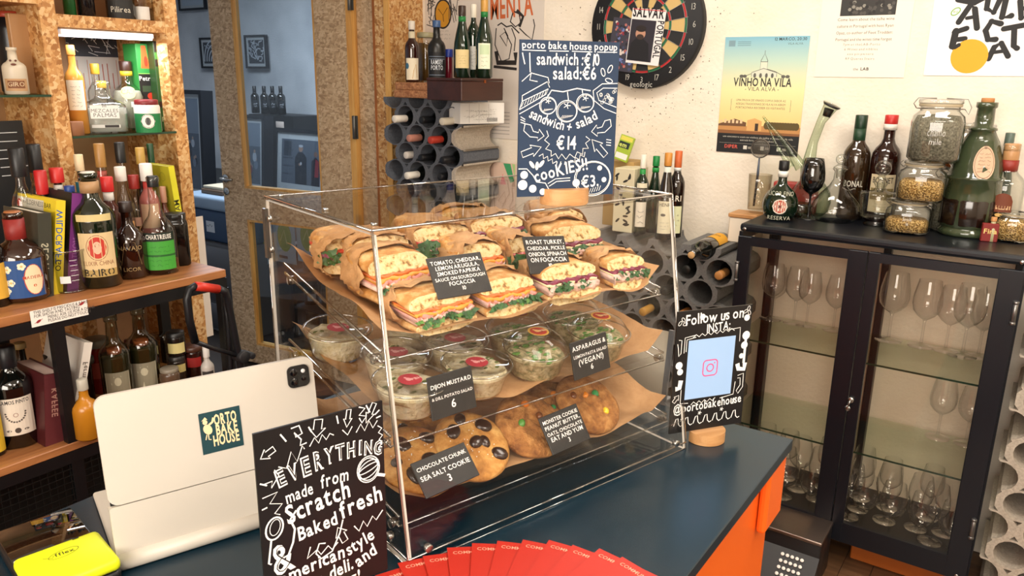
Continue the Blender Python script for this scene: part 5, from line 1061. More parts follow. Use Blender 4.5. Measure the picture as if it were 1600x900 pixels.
# ---- folding trolley with red grip
tr = thing('trolley', 'black folding steel trolley with red hand grip beside the shelf unit', 'trolley', (0, 0, 0))
XT = -1.70
tp = lambda x, y, X=XT: tuple(onX(x, y, X))
MB().tube([tp(305, 535), tp(296, 500), tp(292, 468), tp(296, 452), tp(306, 447)], .010, 10).tube([tp(341, 451), tp(352, 456), tp(356, 470), tp(364, 510), tp(372, 552), tp(384, 610), (XT-.02, 1.24, .35), (XT-.02, 1.24, .012)], .0095, 10).tube([tp(352, 455, -1.73), tp(356, 500, -1.73), tp(360, 560, -1.73), (-1.75, 1.17, .35), (-1.75, 1.17, .012)], .009, 10).build('frame', M('15161a', .4, .2), tr)
MB().tube([tp(305, 447), tp(322, 449), tp(341, 452)], .0115, 12).build('grip', M('c22f1f', .4), tr, 'red rubber grip')
MB().tube([tp(300, 532), tp(335, 545), tp(372, 556)], .006, 8).build('brace', M('15161a', .4), tr); MB().cyl((tp(376, 556)[0]-.02, tp(376, 556)[1], tp(376, 556)[2]), .017, .04, 14, axis=0).cyl((tp(388, 554)[0]-.02, tp(388, 554)[1], tp(388, 554)[2]), .009, .04, 14, axis=0).build('joint', M('1a1b1f', .5), tr)

# ---- far-room things seen low through the doorway gap and lower pane
q = onY(300, 322, 2.84); q2 = onY(357, 312, 2.84)
bn = thing('storage_bin', 'grey-blue plastic storage bin with translucent lid beyond the doorway', 'bin', (q.x-.1, 2.84, q2.z-.285)); bw = q2.x-q.x+.20
MB().rbox((0, 0, 0), (bw, .33, .20), .02, 3).build('body', M('39506e', .5), bn); MB().rbox((-.012, -.012, .20), (bw+.012, .342, .285), .02, 3).build('lid', M('9db4cc', .3), bn)
cv = CV(flat_fn(-.0005)); cv.rect(.235, .06, .32, .13, 'dfe4ea'); cv.scrawl(.24, .09, .31, .02, '5a6470'); cv.build('label', bn)
cr = thing('cabinet', 'grey drawer cabinet carrying the storage bin beyond the doorway', 'cabinet', (q.x-.12, 2.82, 0)); zk=q2.z-.286; MB().box((0, 0, 0), (bw+.04, .38, zk)).build('body', M('6a6a6c', .5), cr); MB().rbox((.02, -.012, .02), (bw+.02, 0, .19), .003, 1).build('drawer', M('5c5c60', .5), cr); MB().rbox((.02, -.012, .205), (bw+.02, 0, zk-.02), .003, 1).build('drawer', M('5c5c60', .5), cr)
bd = thing('books', 'small stack of books and a tray on the bin beyond the doorway', 'books', (q.x+.02, 2.90, q2.z+.0005)); MB().rbox((0, 0, 0), (.22, .15, .03), .003, 1).build('cover', M('6b5442', .6), bd); MB().rbox((.01, .01, .031), (.21, .15, .05), .003, 1).build('cover', M('c9bda4', .6), bd)
for k, (a, b) in enumerate(((388, 424), (426, 460), (462, 496), (498, 530))):
    q0, q1 = onY(a, 345, 3.0), onY(b, 345, 3.0); z0 = onY((a+b)/2, 410, 3.0).z; z1 = onY((a+b)/2, 338, 3.0).z
    t = thing('poster', ['leftmost', 'second', 'third', 'rightmost'][k]+' of four pale blue posters with green disc behind the lower door pane', 'poster', (q0.x, 3.0, z0)); w_ = q1.x-q0.x; h_ = z1-z0+.05
    MB().box((0, 0, 0), (w_-.006, .003, h_)).build('sheet', M('a9cbe0', .6), t); cv = CV(flat_fn(0)); cv.disc(w_*.5, h_*.48, w_*.32, '7fae2e', h_*.27); cv.ring(w_*.5, h_*.48, w_*.26, .004, 'a3c455', h_*.22); cv.line([(w_*.3, h_*.4), (w_*.5, h_*.6), (w_*.6, h_*.35)], .008, 'c7dc8e'); cv.rect(w_*.2, h_*.08, w_*.6, h_*.13, '2a3038'); cv.rect(.0, h_*.9, w_*.9, h_*.99, '3a6aa0' if k == 0 else 'c9d8e2'); cv.build('print', t)
dk = thing('rack', 'dark wire rack with tagged bottles behind the lower door pane', 'rack', (-3.75, 3.02, 0))
MB().box((0, .0, 0), (1.2, .4, .02)).build('shelf', M('2a2c30', .6), dk); MB().box((0, .38, .02), (1.2, .4, .62)).build('back_plate', M('3c4048', .6), dk)
for z in (.2, .42, .60): MB().box((0, 0, z), (1.2, .37, z+.012)).build('shelf', M('33363c', .6), dk)
for x in (0, .4, .8, 1.18): MB().box((x, 0, .02), (x+.02, .02, .62)).build('post', M('2a2c30', .6), dk)
for i, z in enumerate((.02, .212, .432)):
    for j in range(7):
        c = ['4a3020', '23302a', '6a4a3a', '1b1c20', '50443a', '7a6a50', '3a2420'][(i*3+j) % 7]; px_ = -3.68+j*.155
        bottle('storage_jar', 'dark jar, %s shelf of the rack behind the lower pane, %s from left' % (('bottom', 'middle', 'top')[i], ('first', 'second', 'third', 'fourth', 'fifth', 'sixth', 'seventh')[j]), (px_, 3.12, z+.001), .15, .045, 'jar', M(c, .3), '6a6a6a', .12, group='jars on the rack behind the door', cat='jar', n=14, lab=(.2, .5, 'b9c0c8', 1.2) if (i+j) % 2 else None)
# ================================================================== COUNTER
ZC = .97
ctr = thing('counter', 'orange metal counter with dark blue top under the food case', 'counter', (0, 0, 0))
CT = M('0d2734', .26, 0, .5); ORG = M('f26a1e', .38, 0, .4)
cx0, cx1, cy0, cy1 = -1.132, -.308, -.35, 1.36
MB().rbox((cx0, cy0, ZC-.022), (cx1, cy1, ZC), .002, 2, smooth=False).build('worktop', CT, ctr)
MB().rbox((cx0+.02, cy0+.02, .06), (cx1-.022, cy1-.03, ZC-.0225), .004, 1, smooth=False).build('body', ORG, ctr)
MB().rbox((cx1-.021, cy1-.11, ZC-.145), (cx1-.004, cy1-.012, ZC-.0225), .006, 2, smooth=False).build('bracket', ORG, ctr)
for x in (cx0+.05, cx1-.12):
    for y in (cy0+.1, cy1-.15): MB().box((x, y, 0), (x+.05, y+.05, .06)).build('foot', BLK, ctr)

# ---- tablet with keyboard cover, seen from behind
hp = onZ(192, 893, .975); ang = radians(70); D1 = Vector((cos(ang), sin(ang), 0)); D2 = Vector((-sin(ang), cos(ang), 0))
tb = thing('tablet', 'silver-white tablet standing on its white keyboard cover, back towards us', 'tablet', (hp.x, hp.y, ZC), ang)
CASE = M('c4bcb0', .5, 0, .4); TW = .283; zt2 = 1.2
tl = onP(143, 628, Vector((hp.x, hp.y, 0))+D2*.045, D2); lean_y = .045
MB().rbox((-.004, .02, .0005), (TW, .235, .0085), .004, 3).build('keyboard_base', CASE, tb)
kb = MB()
for i in range(13):
    for j in range(5): kb.rbox((.008+i*.0208, .075+j*.0205, .0085), (.008+i*.0208+.0175, .075+j*.0205+.017, .0100), .001, 1)
kb.build('keys', M('d8cfbe', .6), tb)
MB().rbox((.07, .03, .0086), (.20, .07, .0090), .0003, 1).build('trackpad', M('ddd4c4', .4), tb)
MB().tube([(-.004, .012, .0125), (TW, .012, .0125)], .0120, 16).build('hinge', M('c0b8ac', .4), tb)
H_ = .220; tilt = atan2(.03, H_); T_ = Matrix.Translation((0, .010, .016)) @ Matrix.Rotation(-tilt, 4, 'X')
def rrect(x0, y0, x1, y1, r, n=6):
    P = []
    for cx, cy, a in ((x1-r, y0+r, -pi/2), (x1-r, y1-r, 0), (x0+r, y1-r, pi/2), (x0+r, y0+r, pi)):
        for k in range(n+1): P.append((cx+r*cos(a+pi/2*k/n), cy+r*sin(a+pi/2*k/n)))
    return P
XZ = Matrix(((1, 0, 0, 0), (0, 0, 1, 0), (0, 1, 0, 0), (0, 0, 0, 1)))   # poly (x, y) -> (x, z), height -> y
MB().prism(rrect(-.004, 0, TW, .072, .004), 0, .008, 0, T_ @ XZ).build('lower_flap', CASE, tb); 
MB().prism(rrect(-.004, .0735, TW, H_, .014), 0, .008, 0, T_ @ XZ).build('upper_flap', CASE, tb)
MB().prism(rrect(-.001, .03, TW-.003, H_-.003, .012), .0082, .0145, 0, T_ @ XZ).build('screen', M('1a1b1d', .1), tb)
MB().prism(rrect(TW-.040, H_-.042, TW-.008, H_-.010, .008), -.0028, -.0001, 0, T_ @ XZ).build('camera_bump', M('141416', .15), tb)
for x, z, r in ((TW-.031, H_-.019, .0055), (TW-.031, H_-.033, .0055), (TW-.017, H_-.019, .003), (TW-.017, H_-.030, .004)): MB().cyl((0, 0, 0), r, .0015, 14, 0, T_ @ Matrix.Translation((x, -.0025, z)) @ Matrix.Rotation(pi/2, 4, 'X')).build('camera_lens', M('d9d9d9' if r < .0035 else '05060a', .05, 0, .9), tb)
F_ = lambda x, y, L: tuple(T_ @ Vector((x, -.0006-L, y)))
cv = CV(F_); sx0, sx1, sy0, sy1 = .117, .172, .112, .170
cv.rect(sx0, sy0, sx1, sy1, '10393f'); c = 'f0cfa0'; s_ = .0155
cv.text('ORTO', sx0+.019, sy1-.020, s_*.95, c, bold=.045, wd=.031); cv.text('BAKE', sx0+.020, sy1-.0345, s_*.95, c, bold=.045, wd=.030); cv.text('HOUSE', sx0+.015, sy1-.049, s_*.95, c, bold=.045, wd=.036)
cv.disc(sx0+.010, sy1-.024, .0055, c, .0075, rot=.4); cv.disc(sx0+.0075, sy1-.0135, .0032, c); cv.poly([(sx0+.003, sy1-.011), (sx0+.008, sy1-.006), (sx0+.011, sy1-.010)], c); cv.line([(sx0+.012, sy1-.018), (sx0+.017, sy1-.015), (sx0+.019, sy1-.009)], .003, c); cv.line([(sx0+.010, sy1-.031), (sx0+.010, sy1-.038), (sx0+.013, sy1-.039)], .0014, c); cv.line([(sx0+.008, sy1-.031), (sx0+.006, sy1-.038)], .0014, c)
cv.build('sticker', tb, 'dark green sticker reading orto bake house with a hen')
cv = CV(F_); cv.rect(TW*.47, .0875, TW*.49, .0885, 'cfc8bc'); 
# ---- payment terminal
P0 = onZ(22, 884, .995); P1 = onZ(148, 838, .995); dx = (P1-P0); an = atan2(dx.y, dx.x); w_ = dx.length
pt = thing('payment_terminal', 'handheld card reader with glossy black screen and bright yellow printer lid', 'card reader', (P0.x, P0.y, ZC), an)
MB().rbox((-.002, -.09, 0), (w_+.004, .112, .018), .006, 3).build('body', M('141416', .4), pt)
MB().rbox((.001, .002, .0181), (w_+.001, .110, .0205), .001, 2).build('screen', M('050507', .03, 0, .9, .6), pt)
YEL = M('e6ee1e', .4)
MB().rbox((-.002, -.092, .0181), (w_+.004, -.001, .036), .007, 3).build('printer_lid', YEL, pt, 'bright yellow lid'); MB().rbox((.0, -.003, .024), (w_+.002, .001, .031), .001, 1).build('paper_slot', M('f0eee2', .5), pt)
cv = CV(lambda x, y, L: (x, y, .0364+L)); cv.ring(w_*.52, -.032, .018, .0007, '6a7210', .008, rot=.15); cv.text('fflex', w_*.52-.010, -.035, .008, '3f4508', bold=.01); cv.line([(w_*.28, -.028), (w_*.38, -.036), (w_*.40, -.03)], .0008, '6a7210'); cv.rect(w_*.70, -.009, w_*.78, -.006, '26280a'); cv.build('lettering', pt)

# ---- fan of red cards
cc = Vector((-.378, .560, ZC))
REDC = M('b02210', .55)
n_ = 14
for k in range(n_):
    a = radians(180-k*(180-79)/(n_-1)); lf = random.uniform(-.003, .004)
    t = thing('card', 'red printed card, '+['leftmost, lowest', 'second from the left', 'third from the left', 'fourth from the left', 'fifth from the left', 'sixth from the left', 'seventh from the left', 'eighth from the left', 'ninth from the left', 'tenth from the left', 'fourth from the right', 'third from the right', 'second from the right', 'rightmost, topmost'][k]+' of the fanned pile before the food case', 'card', (cc.x+.10*cos(a), cc.y+.10*sin(a), ZC+.0006+k*.0015), a-pi/2, 'red cards fanned on the counter')
    t.rotation_euler = (Matrix.Rotation(a-pi/2, 3, 'Z') @ Matrix.Rotation(.035, 3, 'Y')).to_euler(); t.location.z += .0022
    MB().box((-.052, 0, 0), (.052, .152+lf, .0006)).build('sheet', REDC, t)
    cv = CV(lambda x, y, L: (x, y, .0009+L)); cv.text('COMMUNITY PICNIC', -.045, .136+lf, .0066, 'ee9a80', bold=.01, wd=.085); cv.build('lettering', t)

# ================================================================== FOOD CASE
th = radians(73.6); E1 = Vector((cos(th), sin(th), 0)); E2 = Vector((-sin(th), cos(th), 0)); O = Vector((-.615, .659, ZC))
fc = thing('food_case', 'clear acrylic countertop display case with sloping front and three trays', 'display case', O, th)
LW, LD, LH, SL = .571, .415, .4444, .07
TA = .006
def side(x0, x1, lab_=None):
    P = [(0.0, .0005), (LD, .0005), (LD, LH-TA), (SL, LH-TA)]
    T = Matrix(((0, 0, 1, 0), (1, 0, 0, 0), (0, 1, 0, 0), (0, 0, 0, 1)))
    m = MB(); m.prism(P, x0, x1, 0, T, 1); return m.build('side_panel', [ACR, M('d9d2c8', .1, 0, .8)], fc)
side(0, TA); side(LW-TA, LW)
fr = MB(); fr.add([(TA, .0005, .001), (LW-TA, .0005, .001), (LW-TA, SL, LH-TA), (TA, SL, LH-TA), (TA, TA, .001), (LW-TA, TA, .001), (LW-TA, SL+TA, LH-TA), (TA, SL+TA, LH-TA)], [(0, 1, 2, 3), (4, 7, 6, 5)], 0)
fr.build('front_panel', [ACR], fc)
MB().rbox((0, SL, LH-TA), (LW, LD, LH), .0015, 1, smooth=False).build('top_panel', ACR, fc)
MB().box((TA, TA, .0065), (LW-TA, LD-TA, .0095)).build('base_panel', ACR, fc)
# polished edges that catch the light
ed = M('e3ddd4', .12, 0, .9)
em = MB()
for x in (.0, LW): em.tube([(x, -.0005, .0005), (x, SL-.0005, LH)], .0022, 6)
em.tube([(0, SL, LH), (LW, SL, LH)], .0020, 6).tube([(0, SL, LH), (0, LD, LH)], .0022, 6).tube([(LW, SL, LH), (LW, LD, LH)], .002, 6).tube([(0, LD, LH), (LW, LD, LH)], .0013, 6).tube([(0, 0, .012), (LW, 0, .012)], .0014, 6).tube([(0, -.001, .001), (LW, -.001, .001)], .0010, 6).tube([(0, LD, 0), (0, LD, LH)], .0010, 6).tube([(LW, LD, 0), (LW, LD, LH)], .0010, 6).tube([(0, 0, .001), (0, LD, .001)], .0012, 6).tube([(0, .0, .012), (0, LD, .012)], .001, 6)
em.build('polished_edge', thin('ded8ce', 'f4efe6', .9, .35), fc)
MB().tube([(TA, .004, .055), (LW-TA, .004, .055)], .0014, 6).box((TA, .002, .010), (LW-TA, .0055, .054)).build('front_lip', ACR, fc)
for x in (.03, LW-.03): 
    for z in (.02,): MB().cyl((x, -.006, z), .006, .008, 12, axis=1).build('screw', STEEL, fc)
for (x, y) in ((.001, .05), (.001, .34)): MB().cyl((x-.004, y, .022), .007, .008, 12, axis=0).build('screw', STEEL, fc)
for x, y in ((.02, .10), (.02, .24), (.02, .40), (LW-.02, .12), (LW-.02, .3)): MB().cyl((x, y, LH), .0045, .003, 10).build('screw', STEEL, fc)
for z in (.36, .41): MB().cyl((-.003, LD-.012, z), .005, .006, 10, axis=0).build('screw', STEEL, fc)
MB().box((-.004, LD-.004, .345), (.002, LD+.006, .425)).build('hinge', M('5a5550', .3, .6), fc)
# trays: sloped floor with lips; rests on rods
TRY = [(.275, .338), (.163, .211), (.053, .09)]
tray_y0, tray_y1 = .055, .378
def tz(k, b): z0, z1 = TRY[k]; return z0+(b-tray_y0)*(z1-z0)/(tray_y1-tray_y0)
for k in range(3):
    z0, z1 = TRY[k]; yf = .030+SL*z0/LH; s = (z1-z0)/(tray_y1-tray_y0)
    m = MB(); q0, q1 = tz(k, yf), tz(k, tray_y1); xa, xb = .010, LW-.010
    for (y0, y1, zz, hh) in ((yf, tray_y1, 0, .0035),): m.add([(xa, y0, q0), (xb, y0, q0), (xb, y1, q1), (xa, y1, q1), (xa, y0, q0+hh), (xb, y0, q0+hh), (xb, y1, q1+hh), (xa, y1, q1+hh)], [(3, 2, 1, 0), (4, 5, 6, 7), (0, 1, 5, 4), (1, 2, 6, 5), (2, 3, 7, 6), (3, 0, 4, 7)])
    m.box((xa, yf-.003, q0-.010), (xb, yf, q0+.0035))
    t_ = m.build('tray', ACR, fc); 
    rl = MB(); 
    for x in (xa, xb):
        for dz in (-.012, .003): rl.tube([(x, yf, q0+dz), (x, tray_y1, q1+dz)], .0022, 6)
    rl.tube([(xa, yf-.002, q0-.010), (xb, yf-.002, q0-.010)], .0016, 6)
    rl.build('tray_rail', thin('e4ded4', 'f6f2ea', .9, .3), fc)
    for x in (.008, LW-.008): MB().cyl((x-.006, tray_y1-.03, tz(k, tray_y1-.03)-.012), .007, .012, 10, axis=0).cyl((x-.006, yf+.012, tz(k, yf+.012)-.012), .007, .012, 10, axis=0).build('support_peg', thin('d9d6d0', '6a6660', .9, .2), fc)
def CW_(a, b, c): return O+E1*a+E2*b+Vector((0, 0, c))
# ---- kraft liners
def liner(k, lab_, seed):
    yf = .034+SL*TRY[k][0]/LH; t = thing('paper_liner', lab_, 'paper', O, th)
    nu, nv = 60, 30
    def f(u, v):
        a = .013+u*(LW-.026); b = yf+v*(.374-yf); z = tz(k, b)+.0040
        nz = noise.noise(Vector((a*14+seed, b*14, seed)))*.5+.5; n2 = noise.noise(Vector((a*38, b*38, seed+5)))
        z += .001+.002*max(0, n2)
        up = max(0, (1-v*9)); z += up*(.009+.014*(noise.noise(Vector((a*11+seed, 1, 3))))); b += up*-.002
        le = max(0, 1-u*11); z += le*(.024+.022*noise.noise(Vector((b*10, seed, 9)))) 
        re = max(0, (u-.93)/.07); z += re*(.030+.02*noise.noise(Vector((b*9, seed, 2)))) 
        return (a, b, z)
    MB().grid(nu, nv, f).build('sheet', KRAFT, t)
liner(0, 'kraft paper lining the top tray under the sandwiches', 1); liner(1, 'kraft paper lining the middle tray under the salad tubs', 4); liner(2, 'kraft paper lining the bottom tray under the cookies', 8)
# ---- where a pixel meets the vertical plane b = const of the case / the tray floor
def catb(px, py, b): q = onP(px, py, O+E2*b, E2)-O; return q.dot(E1), q.z
def solve_b(px, py, k, up, lo=.06, hi=.37):
    """depth at which the ray through a pixel stands `up` above tray k"""
    a, b = lo, hi
    for _ in range(40):
        m = (a+b)/2
        if catb(px, py, m)[1]-tz(k, m) > up: a = m
        else: b = m
    return (a+b)/2
def ontray(px, py, k, lift=.006):
    s = (TRY[k][1]-TRY[k][0])/(tray_y1-tray_y0); n = Vector((0, 0, 1))-E2*s; q = onP(px, py, O+E2*tray_y0+Vector((0, 0, TRY[k][0]+lift)), n.normalized())-O; return q.dot(E1), q.dot(E2), q.z
CRUST = speck('ciabatta_crust', [(.3, '9c6028'), (.48, 'c58c48'), (.65, 'e2bf86')], 34, .75, .6, .004); CRUMB = speck('ciabatta_crumb', [(.34, '8f683a'), (.41, 'cfa668'), (.48, 'e6cb94'), (.7, 'f0dcb0')], 110, .85, 1, .004)
HAM = speck('ham', [(.3, 'c4706a'), (.7, 'e3a394')], 60, .5, .4, .002); TURK = speck('turkey', [(.3, 'd3a898'), (.7, 'ecd0c2')], 60, .5, .4, .002); CHED = M('e8a03a', .45, var=.12); CHEP = M('ecdcae', .5); SPIN = speck('leaf_green', [(.3, '123a16'), (.7, '2f6a28')], 60, .45, .5, .003); ROCK = M('4f7f2c', .5); ONI = M('7a2440', .35, var=.3, vscale=60); SAUCE = M('d46a22', .4, var=.2, vscale=60); WRAP = speck('kraft_wrap', [(.3, 'ab7c4c'), (.7, 'c99c6a')], 24, .7, .6, .01)
def sandwich(label, pos, w, h, L, rz, kind, rx=0, seed=0, wrap=True, ry=0, bare=.25):
    """half a ciabatta; cut face at local y=0 looking along -y, back end wrapped in kraft paper"""
    t = thing('sandwich', label, 'sandwich', pos, rot=(rx, ry, rz)); rnd = random.Random(seed)
    SLN = .62
    def loaf(z0, z1, top):
        n = 22; rings = []; vs = []; fs = []; m = 9
        for i in range(m):
            v = i/(m-1); k = (1-v**4*.5)
            for j in range(n):
                a = 2*pi*j/n; ca, sa = cos(a), sin(a); px = w/2*k*(abs(ca)**.55)*(1 if ca > 0 else -1)
                q = (abs(sa)**(.6 if (sa > 0) == top else .35))*(1 if sa > 0 else -1); pz = (z0+z1)/2+(z1-z0)/2*q*(k if (sa > 0) == top else 1)
                if (sa > 0) == top: pz -= (z1-z0)*.22*(abs(px)/(w/2))**3*(1 if top else -1)
                d = noise.noise(Vector((px*45+seed, v*L*45, pz*45)))*.0025
                vs.append((px+d, v*L+SLN*pz*(1-v)+(noise.noise(Vector((px*80, seed, pz*80)))*.0018 if i == 0 else 0), pz+d*.8))
        for i in range(m-1):
            for j in range(n): fs.append((i*n+j, i*n+(j+1) % n, (i+1)*n+(j+1) % n, (i+1)*n+j))
        mb = MB(); mb.add(vs, [f[::-1] for f in fs], 0, True); mb.add(vs[:n], [tuple(range(n))], 1); mb.add(vs[-n:], [tuple(range(n))[::-1]], 0); return mb
    hb, ht = h*.30, h*.64
    loaf(0, hb, False).build('bottom_bread', [CRUST, CRUMB], t); loaf(ht, h, True).build('top_bread', [CRUST, CRUMB], t)
    def slab_(name, mat, z, thk, amp, ex=.003, fr=5, wk=.92, x0=-1, x1=1, drop=0):
        mb = MB(); nu = 26; vs = []; fs = []
        for i in range(nu+1):
            u = x0+(x1-x0)*i/nu; x = u*w/2*wk; zz = z+amp*sin(fr*u*2.3+seed)+drop*abs(u)**2; yy = -ex-rnd.uniform(0, .0025); tk = thk*(.7+.5*rnd.random())
            yy += SLN*zz
            vs += [(x, yy, zz-tk/2), (x, yy-.0005, zz+tk/2), (x, L*.8, z+tk/2), (x, L*.8, z-tk/2)]
        for i in range(nu):
            a = i*4; b = a+4; fs += [(a, b, b+1, a+1), (a+1, b+1, b+2, a+2), (a+3, b+3, b, a)]
        fs += [(0, 1, 2, 3), (nu*4+3, nu*4+2, nu*4+1, nu*4)]
        mb.add(vs, fs, 0, True); return mb.build(name, mat, t)
    def leaves(name, mat, z, n, amp, sz):
        mb = MB()
        for i in range(n):
            cx = rnd.uniform(-.45, .45)*w; cz = z+rnd.uniform(-1, 1)*amp; s = sz*rnd.uniform(.6, 1.2); a = rnd.uniform(-.6, .6); ph = rnd.uniform(0, 6)
            def f(u, v): 
                X = (u-.5)*2; Y = (v-.5); ww = sqrt(max(0, 1-X*X)); return (cx+s*X*cos(a)-s*.5*Y*ww*sin(a), SLN*cz-.004-.006*abs(sin(ph+X*3))-.003*i/n+.004*Y, cz+s*X*sin(a)+s*.55*Y*ww*cos(a)+.001*sin(ph+8*X))
            mb.grid(6, 3, f)
        mb.build(name, mat, t)
    if kind == 'ched':
        slab_('sauce', SAUCE, ht-.001, .004, .001, .004); slab_('cheese', CHED, h*.56, .0055, .0015, .006, 3); slab_('ham', HAM, h*.485, .009, .002, .004, 7); slab_('ham', TURK, h*.42, .007, .0025, .003, 9); leaves('lettuce', SPIN, h*.385, 13, .003, .011); leaves('lettuce', ROCK, h*.38, 4, .003, .009)
    elif kind == 'turk':
        slab_('onion', ONI, h*.60, .005, .002, .005, 6); slab_('cheese', CHEP, h*.55, .0045, .001, .004, 3); leaves('lettuce', SPIN, h*.49, 15, .004, .011); slab_('turkey', TURK, h*.41, .012, .002, .005, 8); slab_('turkey', TURK, h*.36, .006, .001, .003, 5)
    else:
        slab_('tomato', M('c8402c', .3, var=.2), h*.585, .006, .001, .004, 4); leaves('onion', ONI, h*.55, 5, .005, .010); leaves('lettuce', SPIN, h*.48, 24, .006, .017); slab_('cheese', CHEP, h*.41, .006, .001, .004, 3); slab_('turkey', TURK, h*.37, .008, .002, .004, 6)
    if wrap:
        def f(u, v):
            a = -pi*.5+2*pi*u; ca, sa = cos(a), sin(a); k = 1.06*(1-v**3*.55)+(1-v)*.05
            e = .004*noise.noise(Vector((ca*3, sa*3, v*6+seed*3)))+.006*noise.noise(Vector((ca*7, sa*7, v*12+seed)))
            y = bare*L+.03*noise.noise(Vector((ca*2, sa*2, seed)))*(1-v)+v*(L*1.12-bare*L)
            if sa > .2 and v < .4: y += .02*sa*(1-v*2.5)
            return ((w/2*k+e)*abs(ca)**.7*(1 if ca > 0 else -1), y, h/2+(h/2*k+.003+e)*abs(sa)**.8*(1 if sa > 0 else -1))
        wr = MB().grid(40, 16, f); wr.build('paper_wrap', WRAP, t)
    return t
def put_sand(label, px, py, b, w, kind, h=.062, L=.115, yaw=0, rx=.1, seed=0, wrap=True, bare=.25, ry=0):
    """px, py: centre of the cut face; b: its depth in the case (None: standing on the tray in the front row)"""
    if b is None: b = max(.083, solve_b(px, py, 0, h/2+.004)); a, _ = catb(px, py, b); z = tz(0, b)+h/2+.0045
    else: a, z = catb(px, py, b); z = max(z, tz(0, b)+h/2+.0045)
    pos = CW_(a, b, z)-Vector((0, 0, h/2)); return sandwich(label, pos, w, h, L, th+yaw, kind, rx, seed, wrap, ry, bare)
put_sand('cheddar and ham ciabatta half, leftmost in the front row of the top tray', 702, 494, None, .112, 'ched', .049, .11, .10, .10, 1, bare=.42)
put_sand('cheddar and pink ham ciabatta half, second in the front row of the top tray', 806, 475, None, .104, 'ched', .051, .11, .02, .10, 2, bare=.42)
put_sand('turkey and red onion ciabatta half, third in the front row of the top tray', 902, 450, None, .114, 'turk', .054, .11, -.04, .10, 3, bare=.42)
put_sand('turkey and spinach ciabatta half at the right end of the front row', 990, 435, None, .086, 'turk', .050, .11, -.06, .10, 4, bare=.32)
put_sand('large ciabatta half with greens, left in the second row behind the front sandwich', 642, 441, .155, .112, 'ched', .066, .12, .15, .12, 5, bare=.35)
put_sand('cheddar ciabatta half peeping out right of the sandwich price card', 763, 418, .165, .088, 'ched', .058, .12, 0, .14, 6, bare=.14)
put_sand('turkey and spinach ciabatta half under the right price card, second row', 910, 392, .175, .124, 'turk', .068, .12, -.1, .12, 7, bare=.5)
put_sand('wrapped ciabatta half half hidden by the second price card', 826, 408, .170, .06, 'tom', .06, .12, -.05, .14, 8, bare=.05)
put_sand('paper wrapped ciabatta half at the back left of the top tray', 606, 404, .225, .095, 'tom', .052, .105, .0, .14, 9, bare=.06)
put_sand('wholly wrapped ciabatta half in the far left corner of the top tray', 548, 402, .262, .085, 'tom', .050, .095, -.1, .14, 10, bare=-.05)
put_sand('ciabatta half with red salami, back middle of the top tray', 700, 386, .235, .11, 'tom', .055, .12, 0, .14, 11, bare=.1)
put_sand('ciabatta half with red onion, back row behind the right price card', 788, 371, .250, .115, 'turk', .055, .11, 0, .14, 12, bare=.15)
put_sand('topmost ciabatta half with turkey and greens, back right of the top tray', 893, 358, .245, .085, 'turk', .05, .11, 0, .2, 13, bare=.15)
put_sand('ciabatta half lying flat in the far back row of the top tray', 740, 352, .315, .12, 'ched', .045, .08, 0, .1, 14, bare=.3)
# ---- price cards
def tagcard(label, px, py, b, w, h, roll, lean_, lines, price=None):
    a, z = catb(px, py, b); t = thing('price_card', label, 'card', CW_(a, b, z), rot=(-lean_, roll, th))
    t.rotation_euler = (Matrix.Rotation(th, 3, 'Z') @ Matrix.Rotation(-lean_, 3, 'X') @ Matrix.Rotation(-roll, 3, 'Y')).to_euler()
    MB().rbox((-w/2, -.0015, -h/2), (w/2, .0015, h/2), .0006, 1, smooth=False).build('card', M('1c1c1d', .5), t)
    cv = CV(flat_fn(-.0015, 3e-4)); n = len(lines); st = h*.8/n
    for k, s_ in enumerate(lines):
        tw = sum(.32 if c == ' ' else glyph(c, .02)[2]+.09 for c in s_); sz = min(st*.74, w*.92/tw); cv.text(s_, 0, h*.40-st*(k+.72), sz, CHALK, al='c', bold=.02, jit=.06)
    cv.build('lettering', t); return t
tagcard('black price card for the smoked paprika cheddar sandwich, 10, top tray left', 718, 430, .118, .095, .062, -.02, .55, ['TOMATO, CHEDDAR,', 'LEMON ARUGULA,', 'SMOKED PAPRIKA', 'SAUCE ON SOURDOUGH', 'FOCACCIA', '10'])
tagcard('black price card tilted in the second row of the top tray, right of centre', 855, 398, .128, .085, .062, -.10, .5, ['ROAST TURKEY,', 'CHEDDAR, PICKLE', 'ONION, SPINACH', 'ON FOCACCIA', '10'])
tagcard('black price card reading Dijon mustard and dill potato salad, 6, middle tray', 706, 614, .045, .074, .060, .02, .2, ['DIJON MUSTARD', '& DILL POTATO SALAD', '6'])
tagcard('black price card reading asparagus and lemon pasta salad, vegan, middle tray right', 922, 556, .044, .080, .060, .05, .2, ['ASPARAGUS &', 'LEMON PASTA SALAD', '(VEGAN!)', '6'])
tagcard('black price card reading chocolate chunk sea salt cookie, 3, bottom tray left', 696, 734, .036, .092, .052, .06, .75, ['CHOCOLATE CHUNK', 'SEA SALT COOKIE', '3'])
tagcard('black price card for the peanut butter candy cookies, bottom tray right', 882, 670, .036, .082, .060, .05, .6, ['MONSTER COOKIE', 'PEANUT BUTTER,', 'OATS, CHOCOLATE', 'EAT AND YUM', '3'])
